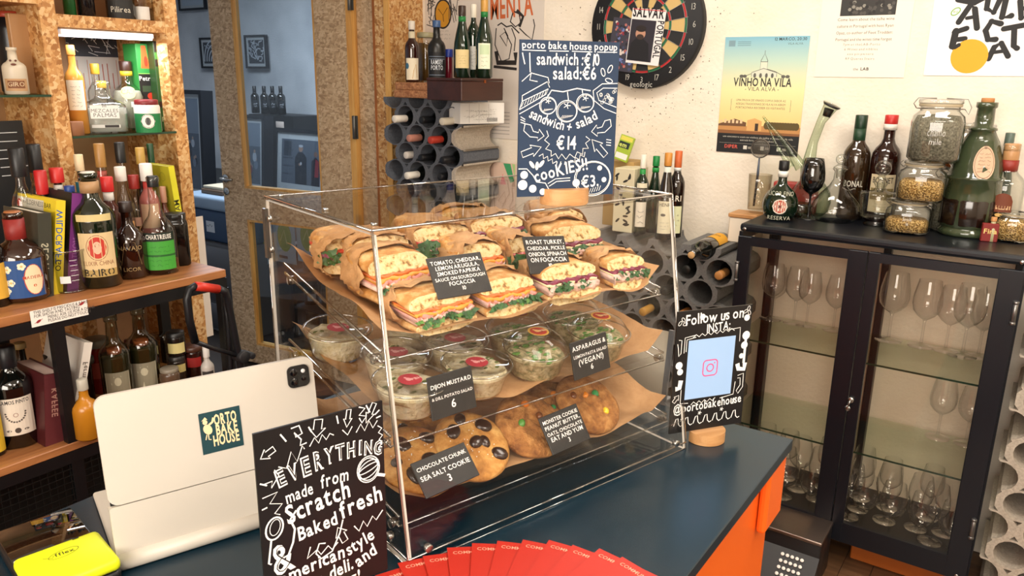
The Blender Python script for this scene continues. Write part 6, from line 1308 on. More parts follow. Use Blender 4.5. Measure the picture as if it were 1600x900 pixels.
# ---- salad tubs
POT = speck('potato_salad', [(.3, 'b09a6c'), (.45, 'efe2b8'), (.7, 'fdf6dc')], 100, .6, 1, .006); GRS = speck('pasta_salad', [(.3, '4f6230'), (.5, 'b3a47a'), (.7, 'e2d6ae')], 110, .6, 1, .006)
TUB = thin('ffffff', 'ece9e2', .7, .03)
def tub(label, px, py, b, dome, sal, stick='b02a38', k=1, w=.102, lift=0, H=.043):
    """px, py: centre of the lid"""
    b = max(solve_b(px, py, 1, H+.006), w/2+.048); a, _ = catb(px, py, b); z = tz(1, b)+.006+H; zz = tz(k, b)+.0065+lift; t = thing('salad_tub', label, 'tub', CW_(a, b, zz), th+random.uniform(-.3, .3)); r = w/2
    h = max(.035, min(H, z-zz)); t.rotation_euler = (.11, 0, th)
    MB().lathe([(0, .001), (r*.72, 0), (r*.78, .004), (r*.95, h*.93), (r*1.0, h*.95), (r*1.0, h)], 30).build('tub', TUB, t)
    mb = MB(); mb.lathe([(0, .003), (r*.70, .0025), (r*.76, .006), (r*.90, h*.80)], 28); 
    nr = 10; vs = []; fs = []
    for i in range(nr+1):
        for j in range(28):
            q = i/nr*r*.90; x, y = q*cos(2*pi*j/28), q*sin(2*pi*j/28); vs.append((x, y, h*.80+(.007*noise.noise(Vector((x*60+px, y*60, 1)))+.003 if i < nr else 0)))
    for i in range(nr):
        for j in range(28): fs.append((i*28+j, i*28+(j+1) % 28, (i+1)*28+(j+1) % 28, (i+1)*28+j))
    mb.add(vs, [f[::-1] for f in fs], 0, True); mb.build('salad', sal, t)
    bits = MB(); rnd = random.Random(int(px))
    for i in range(26 if sal is GRS else 14):
        q = r*.8*sqrt(rnd.random()); aa = rnd.uniform(0, 6.28); c_ = (q*cos(aa), q*sin(aa), h*.82+rnd.uniform(0, .004)); bits.ball(c_, .0045 if sal is GRS else .003, 6, 0, None, (1.6, .7, .6))
    bits.build('garnish', M('4f7a2c', .5, var=.4, vscale=90) if sal is GRS else M('5f6f34', .6), t)
    if dome: lid = [(r*1.04, h*.93), (r*1.05, h+.002), (r*.98, h+.006), (r*.90, h+.014), (r*.72, h+.024), (r*.45, h+.030), (0, h+.031)]; zt3 = h+.0305
    else: lid = [(r*1.04, h*.93), (r*1.06, h+.001), (r*1.04, h+.006), (r*.92, h+.006), (r*.90, h+.003), (0, h+.0035)]; zt3 = h+.0042
    MB().lathe(lid, 34).build('lid', TUB, t)
    MB().tube([(r*1.05*cos(2*pi*q/34), r*1.05*sin(2*pi*q/34), h+.0035) for q in range(34)], .0013, 5, closed=True).build('rim', thin('e6e3da', 'f4f2ec', .9, .3), t)
    cv = CV(lambda x, y, L: (x, y-.0, zt3+.0006+L-(.55*(x*x+y*y)/(r*r)*.012 if dome else 0))); cv.disc(0, 0, .017, 'd9a84a' if dome else stick, n=20); cv.disc(0, 0, .0135, 'b23a30' if dome else stick, n=20); 
    cv.disc(-.002, .001, .004, 'e9a0a0' if not dome else 'e6b070', .005, 10); cv.disc(-.004, .007, .0022, 'e9a0a0' if not dome else 'e6b070', n=8); cv.text('PBH', .001, -.004, .006, 'f0c0b8' if not dome else 'f0d0a0', bold=.03); cv.build('sticker', t)
    return t
tub('flat-lidded potato salad tub at the far left of the middle tray', 526, 514, .275, False, POT)
tub('flat-lidded potato salad tub with red sticker behind the front left one', 617, 552, .175, False, POT)
tub('flat-lidded potato salad tub at the front left of the middle tray', 638, 604, .112, False, POT)
tub('flat-lidded potato salad tub right behind the Dijon price card', 742, 580, .128, False, POT)
tub('potato salad tub in the second row of the middle tray, behind the card one', 708, 530, .205, False, POT)
tub('potato salad tub in the back of the middle tray, left of centre', 640, 500, .30, False, POT)
tub('domed tub of green pasta salad in the middle of the middle tray', 835, 558, .120, True, GRS)
tub('domed tub of green pasta salad behind the asparagus price card', 932, 526, .135, True, GRS)
tub('domed pasta salad tub in the back row above the first domed one', 806, 514, .235, True, GRS)
tub('domed pasta salad tub in the back row under the turkey sandwiches', 893, 492, .245, True, GRS)
# ---- cookies
CK = speck('cookie', [(.3, '8f5a24'), (.5, 'bd843e'), (.7, 'dcae66')], 40, .8, .8, .004); CK2 = speck('oat_cookie', [(.3, '6b3c18'), (.5, '9c6630'), (.7, 'bf8a4e')], 60, .85, 1, .006); CHOC = M('2a120a', .22, 0, .7)
def cookie(label, px, py, b, r, mat, tilt, rz, chunks, seed, k=2, bumpy=.004, fill=None):
    b = max(solve_b(px, py, 2, r*sin(tilt)*.8+.008), .085); a, z = catb(px, py, b); z = max(z, tz(2, b)+r*sin(tilt)*.75+.006); t = thing('cookie', label, 'cookie', CW_(a, b, z)); t.rotation_euler = (Matrix.Rotation(th, 3, 'Z') @ Matrix.Rotation(tilt, 3, 'X') @ Matrix.Rotation(rz, 3, 'Z')).to_euler()
    n, m = 40, 12; vs = [(0, 0, .016)]; fs = []
    def top(x, y):
        q = hypot(x, y)/r; return .008+.009*sqrt(max(0, 1-q**3))+bumpy*noise.noise(Vector((x*55+seed, y*55, 2)))*(1.2-q)+bumpy*.5*noise.noise(Vector((x*130, y*130, seed)))*(1-q*.6)
    for i in range(1, m+1):
        for j in range(n):
            q = i/m; aa = 2*pi*j/n; R = r*q*(1+.035*noise.noise(Vector((cos(aa)*2+seed, sin(aa)*2, 0)))); x, y = R*cos(aa), R*sin(aa); vs.append((x, y, top(x, y)))
    for j in range(n): fs.append((0, 1+j, 1+(j+1) % n))
    for i in range(m-1):
        for j in range(n): p0 = 1+i*n; fs.append((p0+j, p0+n+j, p0+n+(j+1) % n, p0+(j+1) % n))
    base = len(vs)
    for j in range(n): x, y, _z = vs[1+(m-1)*n+j]; vs.append((x*.97, y*.97, .0))
    for j in range(n): p0 = 1+(m-1)*n; fs.append((p0+j, base+j, base+(j+1) % n, p0+(j+1) % n))
    fs.append(tuple(base+j for j in range(n))[::-1])
    MB().add(vs, fs, 0, True).build('biscuit', mat, t); rnd = random.Random(seed)
    for (cx, cy, s, col) in chunks:
        cx *= r; cy *= r; o = MB().lathe([(0, -.002), (s, -.001), (s*1.02, .001), (s*.85, .0035), (s*.5, .005), (0, .0045)], 16, wob=lambda a_, z_: 1+.12*sin(2*a_+cx*300)).build('chocolate_chunk' if col is None else 'candy', CHOC if col is None else M(col, .25, 0, .6), t); o.location = (cx, cy, top(cx, cy)-.0005)
    if fill:
        o = MB(); 
        for q in range(40): x, y = rnd.uniform(-.6, .6)*r, rnd.uniform(-.6, .6)*r; o.box((x, y, top(x, y)), (x+.0012, y+.0012, top(x, y)+.0012))
        o = o.build('salt_flakes', M('f0e8da', .3), t); o['kind'] = 'stuff'
    return t
cookie('chocolate chunk cookie in front of the left corner, half behind the case edge', 650, 722, .105, .058, CK, .55, .3, [(-.1, .5, .013, None), (.55, .25, .011, None), (-.45, -.35, .014, None), (.15, -.25, .012, None), (.55, -.55, .012, None), (-.6, .2, .008, None)], 3, fill=1)
cookie('chocolate chunk sea salt cookie with dark chunks, right behind its price card', 735, 700, .110, .060, CK, .60, 0, [(-.35, .45, .012, None), (0, .72, .010, None), (.5, .35, .0125, None), (.05, -.02, .011, None), (.27, -.08, .010, None), (.5, -.5, .012, None), (-.5, -.2, .009, None)], 5, fill=1)
cookie('chocolate chunk cookie standing at the back of the bottom tray', 690, 664, .215, .055, CK, .5, 1, [(0, .3, .01, None), (.4, -.2, .01, None), (-.4, 0, .01, None)], 9)
cookie('bumpy candy cookie with orange and green sweets, left of the candy cookies', 826, 668, .120, .060, CK2, .60, 0, [(.1, .55, .0065, 'd9771e'), (-.35, .05, .0065, '4f8a3a'), (.5, -.45, .0065, 'd9771e'), (.3, .1, .006, '6b3a1a')], 7, bumpy=.009)
cookie('bumpy candy cookie with a green and a yellow sweet, right end of the bottom tray', 915, 634, .125, .060, CK2, .60, .0, [(0.0, .2, .0062, 'd9801e'), (.35, .15, .0075, '2f8a4a'), (.30, -.45, .0062, 'e6c22a'), (-.4, .3, .006, '6b3a1a')], 11, bumpy=.009)
cookie('bumpy candy cookie behind the other two in the bottom tray', 870, 640, .205, .057, CK2, .5, .5, [(.2, .3, .006, 'd9801e'), (-.3, .1, .006, '2f8a4a')], 13, bumpy=.009)
cookie('plain edge of a cookie at the far left back of the bottom tray', 640, 690, .20, .052, CK, .45, .5, [(0, .3, .01, None), (.3, -.2, .01, None)], 15)
# ================================================================== CHALKBOARD SIGNS
def signboard(label, P, ang_, w, h, zlift, base, col, lean_=0, cat='sign', name='sign_board'):
    """P: ground point below the board's left edge; board plane along ang_, front to its right-hand side"""
    t = thing(name, label, cat, P, ang_)
    T = Matrix.Rotation(-lean_, 4, 'X')
    MB().box((0, -.0015, zlift), (w, .0015, zlift+h)).build('board', col, t)
    if base:
        bw, bd, bh, bx0 = base; n = 28
        Pp = [(bx0+bw/2+bw/2*cos(pi+pi*k/n), bd*.35-(bd*1.0)*sin(pi*k/n)) for k in range(n+1)]+[(bx0+bw, bd*.35), (bx0, bd*.35)]
        Pp = [(bx0+bw/2-bw/2*cos(pi*k/n), .010-bd*sin(pi*k/n)) for k in range(n+1)]
        MB().prism(Pp, 0, bh, 0, None, None, False).build('stand', BEECH, t, 'half-round beech stand')
    return t
# ---- price blackboard on the case
D = radians(52); B = onZ(885, 318, ZC+LH+.001); bl = Vector((B.x, B.y, 0))-Vector((cos(D), sin(D), 0))*.080
bb = signboard('navy blackboard with white chalk prices standing on top of the food case', (bl.x, bl.y, ZC+LH+.0006), D, .156, .226, .013, (.078, .034, .024, .040), M('1e3450', .55))
cv = CV(lambda x, y, L: (x, -.0019-L, y+.013)); C_ = CHALK; Wb, Hb = .156, .226
lw = .0012
cv.text('porto bake house popup', .003, Hb-.012, .0105, C_, jit=.08, bold=.015, wd=.150)
cv.line([(.006, Hb-.0145), (.04, Hb-.0148)], lw, C_); cv.line([(.045, Hb-.0148), (.075, Hb-.0145)], lw, C_); cv.line([(.08, Hb-.0145), (.112, Hb-.0148)], lw, C_); cv.line([(.12, Hb-.0148), (.152, Hb-.0143)], lw, C_)
cv.text('sandwich :€10', Wb*.165, Hb-.034, .0175, C_, jit=.07, bold=.02, wd=.100); cv.text('salad:€6', Wb*.33, Hb-.054, .0180, C_, jit=.07, bold=.02, wd=.070)
cv.line([(.015, Hb-.018), (.0165, Hb-.045)], .0016, C_); cv.line([(.004, Hb-.018), (.008, Hb-.034)], .0016, C_)
def sandw(x, y, s, m):   # sketched sandwich wedge
    cv.line([(x, y), (x+.040*s, y+.022*s), (x+.044*s, y+.030*s), (x+.004*s, y+.012*s), (x, y)], lw, m); cv.line([(x+.004*s, y+.012*s), (x+.004*s, y+.020*s), (x+.042*s, y+.040*s), (x+.046*s, y+.032*s)], lw, m); cv.line([(x, y-.006*s), (x+.042*s, y+.016*s), (x+.044*s, y+.022*s)], lw, m)
    for k in range(9): cv.line([(x+.003+k*.0044*s, y+.004+k*.0022*s), (x+.006+k*.0044*s, y+.011+k*.0022*s)], .0007, m)
sandw(.001, Hb-.098, 1.0, C_); cv.line([(.004, Hb-.058), (.018, Hb-.046), (.044, Hb-.052), (.046, Hb-.060)], lw, C_); cv.line([(.018, Hb-.046), (.016, Hb-.056), (.028, Hb-.058)], lw, C_)
for x, y, r in ((.045, Hb-.092, .013), (.075, Hb-.100, .0165), (.104, Hb-.088, .014)):
    cv.ring(x, y, r, lw, C_, r*.95); cv.ring(x+.0006, y-.0004, r*.9, .0006, C_, r*.85)
    for k in range(7): cv.line([(x-r*.6+k*r*.16, y-r*.7+k*.0006), (x-r*.35+k*r*.16, y-r*.35)], .0006, C_)
    for k in range(5): a = k*1.257; cv.line([(x, y+r*.5), (x+r*.35*cos(a), y+r*.5+r*.3*sin(a))], .0011, C_)
cv.line([(.045, Hb-.078), (.05, Hb-.070), (.068, Hb-.072), (.09, Hb-.067), (.112, Hb-.070)], .0016, C_); cv.line([(.075, Hb-.072), (.077, Hb-.084)], .0014, C_); cv.line([(.098, Hb-.068), (.100, Hb-.077)], .0012, C_)
cv.line([(.155, Hb-.059), (.13, Hb-.060), (.116, Hb-.070), (.118, Hb-.084), (.135, Hb-.096), (.155, Hb-.103)], lw, C_); cv.line([(.155, Hb-.066), (.132, Hb-.066), (.122, Hb-.073), (.126, Hb-.084), (.155, Hb-.094)], lw, C_)
for k in range(16): cv.ring(random.uniform(.128, .152), Hb-random.uniform(.069, .088), .0022, .0006, C_, n=8)
for x, y, a in ((.132, Hb-.047, 1.9), (.140, Hb-.042, 1.1), (.137, Hb-.054, -.3)): cv.ring(x+.004*cos(a), y+.004*sin(a), .006, lw, C_, .003, 14, a)
cv.text('sandwich +', .015, Hb-.108, .0145, C_, ang=-.30, bold=.02, jit=.06, arc=-.30, wd=.072); cv.text('salad', .092, Hb-.126, .0145, C_, ang=.45, bold=.02, jit=.06, arc=-.2, wd=.038)
cv.text('€14', .060, Hb-.156, .0200, C_, bold=.02, wd=.033)
bp_ = [(.044, Hb-.128), (.047, Hb-.136), (.041, Hb-.142), (.049, Hb-.148), (.043, Hb-.155), (.052, Hb-.158), (.052, Hb-.166), (.059, Hb-.162), (.064, Hb-.170), (.069, Hb-.163), (.076, Hb-.171), (.082, Hb-.163), (.090, Hb-.169), (.094, Hb-.160), (.103, Hb-.164), (.103, Hb-.155), (.112, Hb-.155), (.107, Hb-.147), (.114, Hb-.142), (.107, Hb-.137)]
cv.line(bp_, lw, C_); cv.zig(.034, Hb-.163, .060, Hb-.176, .003, 7, lw, C_); cv.zig(.108, Hb-.163, .085, Hb-.175, .003, 6, lw, C_)
for x in (.062, .068, .075, .082): cv.line([(x, Hb-.174), (x-.001, Hb-.179)], lw, C_)
cv.arrow(.006, Hb-.163, .032, .018, .35, lw, C_); cv.arrow(.141, Hb-.166, .034, .018, 2.35, lw, C_)
for (x0, y0, sg) in ((.010, Hb-.118, 1), (.146, Hb-.112, -1)): cv.line([(x0, y0), (x0-.002*sg, y0-.010), (x0+.008*sg, y0-.019), (x0+.020*sg, y0-.020), (x0+.020*sg, y0-.025), (x0+.030*sg, y0-.018), (x0+.022*sg, y0-.008), (x0+.021*sg, y0-.013), (x0+.013*sg, y0-.011), (x0+.009*sg, y0-.002), (x0, y0)], lw, C_)
for k in range(3): cv.line([(.003, Hb-.108-.004*k), (.010, Hb-.112-.003*k)], lw, C_); cv.line([(.141, Hb-.142-.004*k), (.149, Hb-.143-.004*k)], lw, C_)
cv.text('cooKIES!!', .028, Hb-.205, .0185, C_, ang=.20, bold=.02, jit=.05, arc=.15, wd=.088); cv.text('€3.', .103, Hb-.215, .0180, C_, ang=.1, bold=.02, wd=.030)
cv.ring(.121, Hb-.201, .030, .0014, C_, .0265, 30); cv.ring(.1215, Hb-.2005, .028, .0008, C_, .0245, 26)
for x, y, r in ((.010, Hb-.193, .006), (.008, Hb-.208, .0075), (.024, Hb-.214, .006), (.094, Hb-.207, .006), (.132, Hb-.185, .004), (.140, Hb-.203, .004), (.040, Hb-.219, .005)): cv.disc(x, y, r, C_, n=14)
for x, y, a in ((.022, Hb-.178, 2.2), (.030, Hb-.180, 1.5), (.037, Hb-.177, .9)): cv.disc(x, y, .0065, C_, .0028, 12, rot=a)
cv.line([(.001, Hb-.184), (.014, Hb-.184), (.024, Hb-.194), (.030, Hb-.204), (.044, Hb-.206), (.050, Hb-.216), (.050, Hb-.224)], .0014, C_)
cv.line([(.048, Hb-.207), (.060, Hb-.200), (.084, Hb-.199)], lw, C_); cv.line([(.050, Hb-.211), (.062, Hb-.204), (.084, Hb-.203)], lw, C_)
for k in range(6): cv.line([(.112+k*.004, Hb-.224+k*.0008), (.115+k*.004, Hb-.217+k*.001)], .0008, C_)
cv.build('lettering', bb)

# ---- "everything made from scratch" sign
D = radians(72); B = onZ(605, 889, ZC+.012); w, h = .159, .236; bl = Vector((B.x, B.y, 0))-Vector((cos(D), sin(D), 0))*w
ev = signboard('black sign with white chalk lettering, Everything made from scratch, before the tablet', (bl.x, bl.y, ZC+.0006), D, w, h, .012, (.075, .034, .022, .042), M('120f10', .42))
cv = CV(lambda x, y, L: (x, -.0019-L, y+.012)); lw = .0014; KB = M('120f10', .42)
# positions below are fractions of the board: u across, v up, as chalked
def U_(u): return u*w
def V_(v): return v*h
def L_(pts, wd=lw): cv.line([(U_(a), V_(b)) for a, b in pts], wd, C_)
def outl(s, x, y, size, ang_, arc, wd):
    cv.text(s, x, y, size, C_, ang=ang_, bold=.06, arc=arc, wd=wd, sp=.2); cv.k += 8; cv.text(s, x+.0002, y+.0002, size, KB, ang=ang_, bold=-.02, arc=arc, wd=wd, sp=.2)
for n_i, (ch_, u, v, a, sz) in enumerate((('E', .15, .690, .22, .0215), ('V', .245, .705, .16, .0200), ('E', .335, .708, .12, .0240), ('R', .430, .722, .08, .0235), ('Y', .520, .738, .04, .0205), ('T', .600, .742, .0, .0200), ('H', .685, .738, -.03, .0200), ('I', .780, .738, -.06, .0185), ('N', .825, .728, -.08, .0175), ('G', .905, .712, -.12, .0180))):
    wd = {'I': .006}.get(ch_, .0125); cv.text(ch_, U_(u), V_(v), sz, C_, ang=a, bold=.07, wd=wd); cv.k += 6; cv.text(ch_, U_(u)+.0003, V_(v)+.0002, sz, KB, ang=a, bold=-.015, wd=wd*.97)
L_([(.03, .66), (.14, .67), (.08, .62), (.17, .60), (.11, .56), (.15, .545)]); L_([(.04, .73), (.11, .735), (.10, .70), (.16, .755), (.13, .79)]); L_([(.16, .80), (.22, .78), (.26, .86), (.30, .80), (.345, .875), (.36, .855)])
L_([(.40, .86), (.44, .90), (.47, .865), (.50, .905), (.53, .872), (.56, .90), (.59, .885)]); L_([(.66, .90), (.70, .865), (.74, .905)]); L_([(.77, .865), (.81, .905), (.84, .862), (.88, .91), (.91, .865), (.95, .90)])
L_([(.95, .87), (.985, .85), (.955, .83), (.99, .81), (.96, .79), (.985, .765), (.96, .75)])
cv.arrow(U_(.48), V_(.99), .022, .020, -1.75, lw, C_); cv.arrow(U_(.72), V_(1.0), .022, .011, -1.75, lw, C_); cv.arrow(U_(.93), V_(1.0), .026, .012, -2.05, lw, C_); cv.arrow(U_(.14), V_(.90), .018, .014, 3.6, lw, C_)
L_([(.27, .98), (.33, .985), (.35, .94), (.30, .93), (.29, .955), (.34, .91), (.33, .88), (.38, .885)], .0017); L_([(.80, 1.0), (.85, .985), (.80, .955), (.86, .94), (.82, .91), (.80, .94)], .0017)
for a_, b_ in (((.19, .965), (.23, .92)), ((.40, .965), (.42, .935)), ((.62, .985), (.63, .94)), ((.86, 1.0), (.89, .955)), ((.93, .935), (.97, .955)), ((.94, .915), (.98, .92)), ((.02, .74), (.07, .72)), ((.02, .60), (.06, .605))): L_([a_, b_], .0018)
cv.text('made', U_(.20), V_(.590), .0165, C_, ang=.06, bold=.02, jit=.04, wd=.034, arc=.1); cv.text('from', U_(.47), V_(.615), .0175, C_, ang=-.02, bold=.02, jit=.04, wd=.036, arc=.1)
cv.text('Scratch', U_(.20), V_(.475), .0250, C_, ang=.12, bold=.03, jit=.03, wd=.082, arc=.12); L_([(.12, .33), (.14, .30), (.19, .31), (.23, .37), (.25, .44), (.22, .50), (.27, .54)], .0026)
cv.text('Baked', U_(.27), V_(.365), .0185, C_, ang=.10, bold=.03, jit=.06, wd=.052); cv.text('fresh', U_(.62), V_(.405), .0235, C_, ang=.12, bold=.03, jit=.03, wd=.058, arc=.1)
L_([(.63, .40), (.60, .33), (.53, .24), (.44, .22), (.40, .26), (.43, .31), (.48, .30)], .0020)
cv.text('&', U_(.08), V_(.215), .040, C_, ang=.15, bold=.03, wd=.028); cv.k += 6; cv.text('&', U_(.08)+.0006, V_(.215)+.0004, .040, KB, ang=.15, bold=-.045, wd=.028)
cv.ring(U_(.86), V_(.64), .0150, lw, C_, .0175, 24); cv.ring(U_(.86), V_(.64), .0150, lw, C_, .010, 20, .5); cv.ring(U_(.86), V_(.645), .0145, lw, C_, .004, 20, .3); cv.ring(U_(.86), V_(.64), .013, lw, C_, .015, 20, .1); L_([(.93, .595), (1.0, .575)], .0040)
cv.ring(U_(.10), V_(.48), .0100, .0022, C_, .0140, 20, -.25); cv.ring(U_(.105), V_(.485), .006, .0009, C_, .010, 18, -.25); L_([(.07, .42), (.04, .30), (.06, .29)], .0024)
L_([(.36, .31), (.33, .25), (.41, .28), (.44, .245), (.50, .28), (.53, .25), (.58, .28)], .0018); L_([(.72, .34), (.76, .30), (.80, .35), (.83, .31), (.88, .36), (.91, .33), (.97, .375)], .0018); cv.arrow(U_(.64), V_(.27), .024, .016, 1.95, lw, C_)
cv.text('american', U_(.12), V_(.150), .0185, C_, ang=.07, bold=.03, jit=.04, wd=.083, arc=.1); cv.text('style', U_(.66), V_(.175), .0185, C_, ang=.30, bold=.025, jit=.04, wd=.040)
cv.text('bakery,', U_(.11), V_(.055), .0185, C_, ang=.05, bold=.03, jit=.04, wd=.058); cv.text('deli.', U_(.50), V_(.078), .0185, C_, ang=.10, bold=.03, jit=.04, wd=.033); cv.text('and', U_(.74), V_(.085), .0190, C_, ang=.36, bold=.03, jit=.04, wd=.030)
cv.text('catering!', U_(.26), V_(.008), .0130, C_, ang=.03, bold=.03, jit=.04, wd=.080)
cv.build('lettering', ev)

# ---- follow us sign
D = radians(55); B = onZ(1110, 690, ZC); bl = Vector((B.x, B.y, 0))-Vector((cos(D), sin(D), 0))*.087+Vector((-sin(D), cos(D), 0))*.004; w, h = .152, .226
fs_ = signboard('black Follow us on Insta sign with pale blue square, far end of the counter', (bl.x, bl.y, ZC+.0006), D, w, h, .026, (.070, .034, .020, .050), M('120f10', .42))
cv = CV(lambda x, y, L: (x, -.0019-L, y+.026)); lw = .0013
cv.text('Follow us on', .016, h-.026, .0195, C_, ang=.04, bold=.02, jit=.06, wd=.120); cv.text('INSTA:', .060, h-.043, .0160, C_, ang=.05, bold=.02, jit=.05, wd=.050)
cv.rect(.026, .062, .122, .172, '9fc0ea'); PK = 'd8508c'
def rr(x, y, s, wd, m): cv.line([(px, py) for px, py in rrect(x-s, y-s, x+s, y+s, s*.45)], wd, m, True)
rr(.074, .117, .0145, .0022, PK); cv.ring(.074, .117, .0068, .0022, PK); cv.disc(.0825, .1255, .0014, PK)
cv.text('@portobakehouse', .005, .038, .0170, C_, ang=.03, bold=.02, jit=.03, wd=.143)
for k in range(7): x = .008+k*.020; cv.line([(x, .014), (x+.004, .027), (x+.008, .028), (x+.010, .016), (x+.014, .012), (x+.018, .014)], .0017, C_)
cv.zig(.034, .179, .118, .184, .0025, 14, lw, C_); cv.zig(.04, .053, .09, .056, .0025, 9, lw, C_)
cv.line([(.018, .150), (.018, .178), (.040, .181)], lw, C_); cv.line([(.022, .152), (.022, .174), (.040, .177)], lw, C_); cv.line([(.104, .184), (.130, .186), (.131, .160)], lw, C_); cv.line([(.018, .082), (.018, .056), (.034, .055)], lw, C_); cv.line([(.100, .056), (.128, .060), (.130, .084)], lw, C_)
for x, y, r in ((.010, .128, .007), (.013, .116, .006), (.050, .213, .0055), (.142, .203, .006), (.144, .170, .008), (.142, .152, .007), (.138, .132, .005)): cv.disc(x, y, r, C_, n=12)
cv.line([(.006, .085), (.014, .086), (.016, .100)], .009, C_); cv.line([(.131, .118), (.134, .108), (.146, .106), (.147, .118)], .009, C_); cv.line([(.144, .118), (.144, .178)], .005, C_)
cv.line([(.006, .175), (.012, .174), (.012, .150), (.008, .145), (.006, .160), (.004, .168)], lw, C_); cv.line([(.134, .095), (.146, .098), (.147, .072), (.138, .060), (.134, .066), (.141, .076), (.140, .090), (.134, .090)], lw, C_); cv.arrow(.004, .060, .016, .012, .9, lw, C_)
for x, y, a in ((.006, .205, 1), (.012, .211, 2.2), (.016, .203, 3.4), (.138, .215, .6), (.146, .212, 2), (.144, .220, 1.3)): cv.ring(x, y, .0045, .001, C_, .0025, 12, a)
for x, y in ((.096, .212), (.060, .033), (.024, .024), (.106, .034), (.130, .048)): 
    for a in range(5): cv.line([(x, y), (x+.004*cos(a*1.257), y+.004*sin(a*1.257))], .0013, C_)
cv.build('lettering', fs_)
# ---- acrylic menu holder behind the case
D = radians(-3)+radians(55); B = onZ(1042, 626, ZC); 
w = .155; h = .175; a_ = atan2(1, .12)
t = thing('menu_holder', 'clear acrylic stand with a cream menu page, behind the right end of the food case', 'menu', (0, 0, 0)); 
br_ = onZ(1040, 628, ZC+.001); dv = Vector((sin(radians(12)), cos(radians(12)), 0)); dv = Vector((cos(radians(181)), sin(radians(181)), 0)); w = .205; h = .148
t.location = br_+dv*w; t.rotation_euler = (-.12, 0, atan2(-dv.y, -dv.x))
MB().rbox((0, 0, 0), (w, .003, h), .0005, 1, smooth=False).build('panel', thin('ffffff', 'f2f0ed', .3, .02), t); MB().box((.004, .0032, .006), (w-.012, .0038, h-.004)).build('page', M('eee3cc', .7), t); MB().box((w-.010, -.001, 0), (w, .006, h)).box((0, -.001, 0), (w, .035, .003)).build('frame', M('6f7276', .3), t)
cv = CV(lambda x, y, L: (x, -.0004-L, y))
for c_ in (.02, .085):
    for k in range(9): cv.scrawl(c_, .04+k*.013, c_+random.uniform(.025, .045), .003, 'b9ac94', .0006)
cv.build('lettering', t)

# ================================================================== DARTBOARD
c = onY(1009, 41, YW-.03); dbr = .236
dbt = thing('dartboard', 'round dartboard with newspaper cutting pinned on it, hanging on the cream wall', 'dartboard', (c.x, YW-.001, c.z)); RX = Matrix.Rotation(pi/2, 4, 'X')
MB().lathe([(0, 0), (dbr, 0), (dbr, .036), (dbr-.004, .040), (0, .040)], 60, T=RX).build('disc', M('15161a', .7), dbt)
SF = .041; cv = CV(lambda x, y, L: (x, -SF-L, y)); tan, red, grn, blk = 'c9ab6e', 'b3262a', '1d6a44', '191a1d'
def sector(r0, r1, a0, a1, m):
    n = 4; P = [(r0*cos(a0+(a1-a0)*k/n), r0*sin(a0+(a1-a0)*k/n)) for k in range(n+1)]+[(r1*cos(a1-(a1-a0)*k/n), r1*sin(a1-(a1-a0)*k/n)) for k in range(n+1)]; cv.k -= 1; cv.poly(P, m)
nums = [20, 1, 18, 4, 13, 6, 10, 15, 2, 17, 3, 19, 7, 16, 8, 11, 14, 9, 12, 5]; R_ = dbr
for k in range(20):
    a0 = pi/2-(k+.5)*pi/10; a1 = a0+pi/10; d = k % 2 == 0
    sector(R_*.07, R_*.44, a0, a1, blk if d else tan); sector(R_*.44, R_*.48, a0, a1, red if d else grn); sector(R_*.48, R_*.71, a0, a1, blk if d else tan); sector(R_*.71, R_*.75, a0, a1, red if d else grn)
cv.disc(0, 0, R_*.07, grn); cv.disc(0, 0, R_*.03, red)
for k in range(20): a = pi/2-k*pi/10; s_ = str(nums[k]); cv.text(s_, R_*.865*cos(a), R_*.865*sin(a)-.009, .024, 'b9b7af', al='c', bold=-.01, sx=.8)
cv.text('geologic', 0, -R_*.97, .022, 'b9b7af', al='c', sx=.9)
cv.build('segments', dbt)
wr = MB(); 
for rr_ in (.07, .44, .48, .71, .75): wr.tube([(R_*rr_*cos(2*pi*k/48), -SF-.002, R_*rr_*sin(2*pi*k/48)) for k in range(48)], .0009, 4, closed=True)
for k in range(20): a = pi/20+k*pi/10; wr.tube([(R_*.07*cos(a), -SF-.002, R_*.07*sin(a)), (R_*.77*cos(a), -SF-.002, R_*.77*sin(a))], .0009, 4)
wr.build('wire', M('9a9a98', .3, .9), dbt)
# newspaper pinned to the dartboard
q = lambda x, y: onY(x, y, YW-.048)
tl, tr_, br2_ = q(982, 12), q(1034, 16), q(1020, 108); U = (tr_-tl); w_ = U.length; Vv = (q(1024, 108)-q(1034, 16)); h_ = .205
nw = thing('newspaper', 'newspaper page reading SALVAR PORTUGAL pinned on the dartboard', 'newspaper', (tl.x, YW-.050, tl.z-h_), rot=(0, .10, 0)); 
MB().box((0, 0, 0), (w_, .0015, h_)).build('sheet', M('e8e4e2', .6), nw); cv = CV(flat_fn(-.0004)); w = w_
cv.rect(.003, .010, w*.76, h_*.80, '2a2630'); cv.disc(w*.34, h_*.55, w*.15, 'b98a72', h_*.10); cv.disc(w*.34, h_*.64, w*.16, '241c1a', h_*.06); cv.poly([(w*.05, .012), (w*.70, .012), (w*.62, h_*.38), (w*.45, h_*.46), (w*.22, h_*.46), (w*.08, h_*.36)], '14141a'); cv.disc(w*.34, h_*.49, w*.11, '3a2a24', h_*.05)
cv.text('SALVAR', w*.03, h_*.85, w*.26, '15151a', bold=.04, wd=w*.94); cv.text('PORTUGAL', w*.80, h_*.81, w*.20, '2a2a30', ang=-pi/2, bold=.03, wd=h_*.68); cv.rect(w*.02, h_*.975, w*.98, h_*.99, 'c23a3a')
cv.build('print', nw)
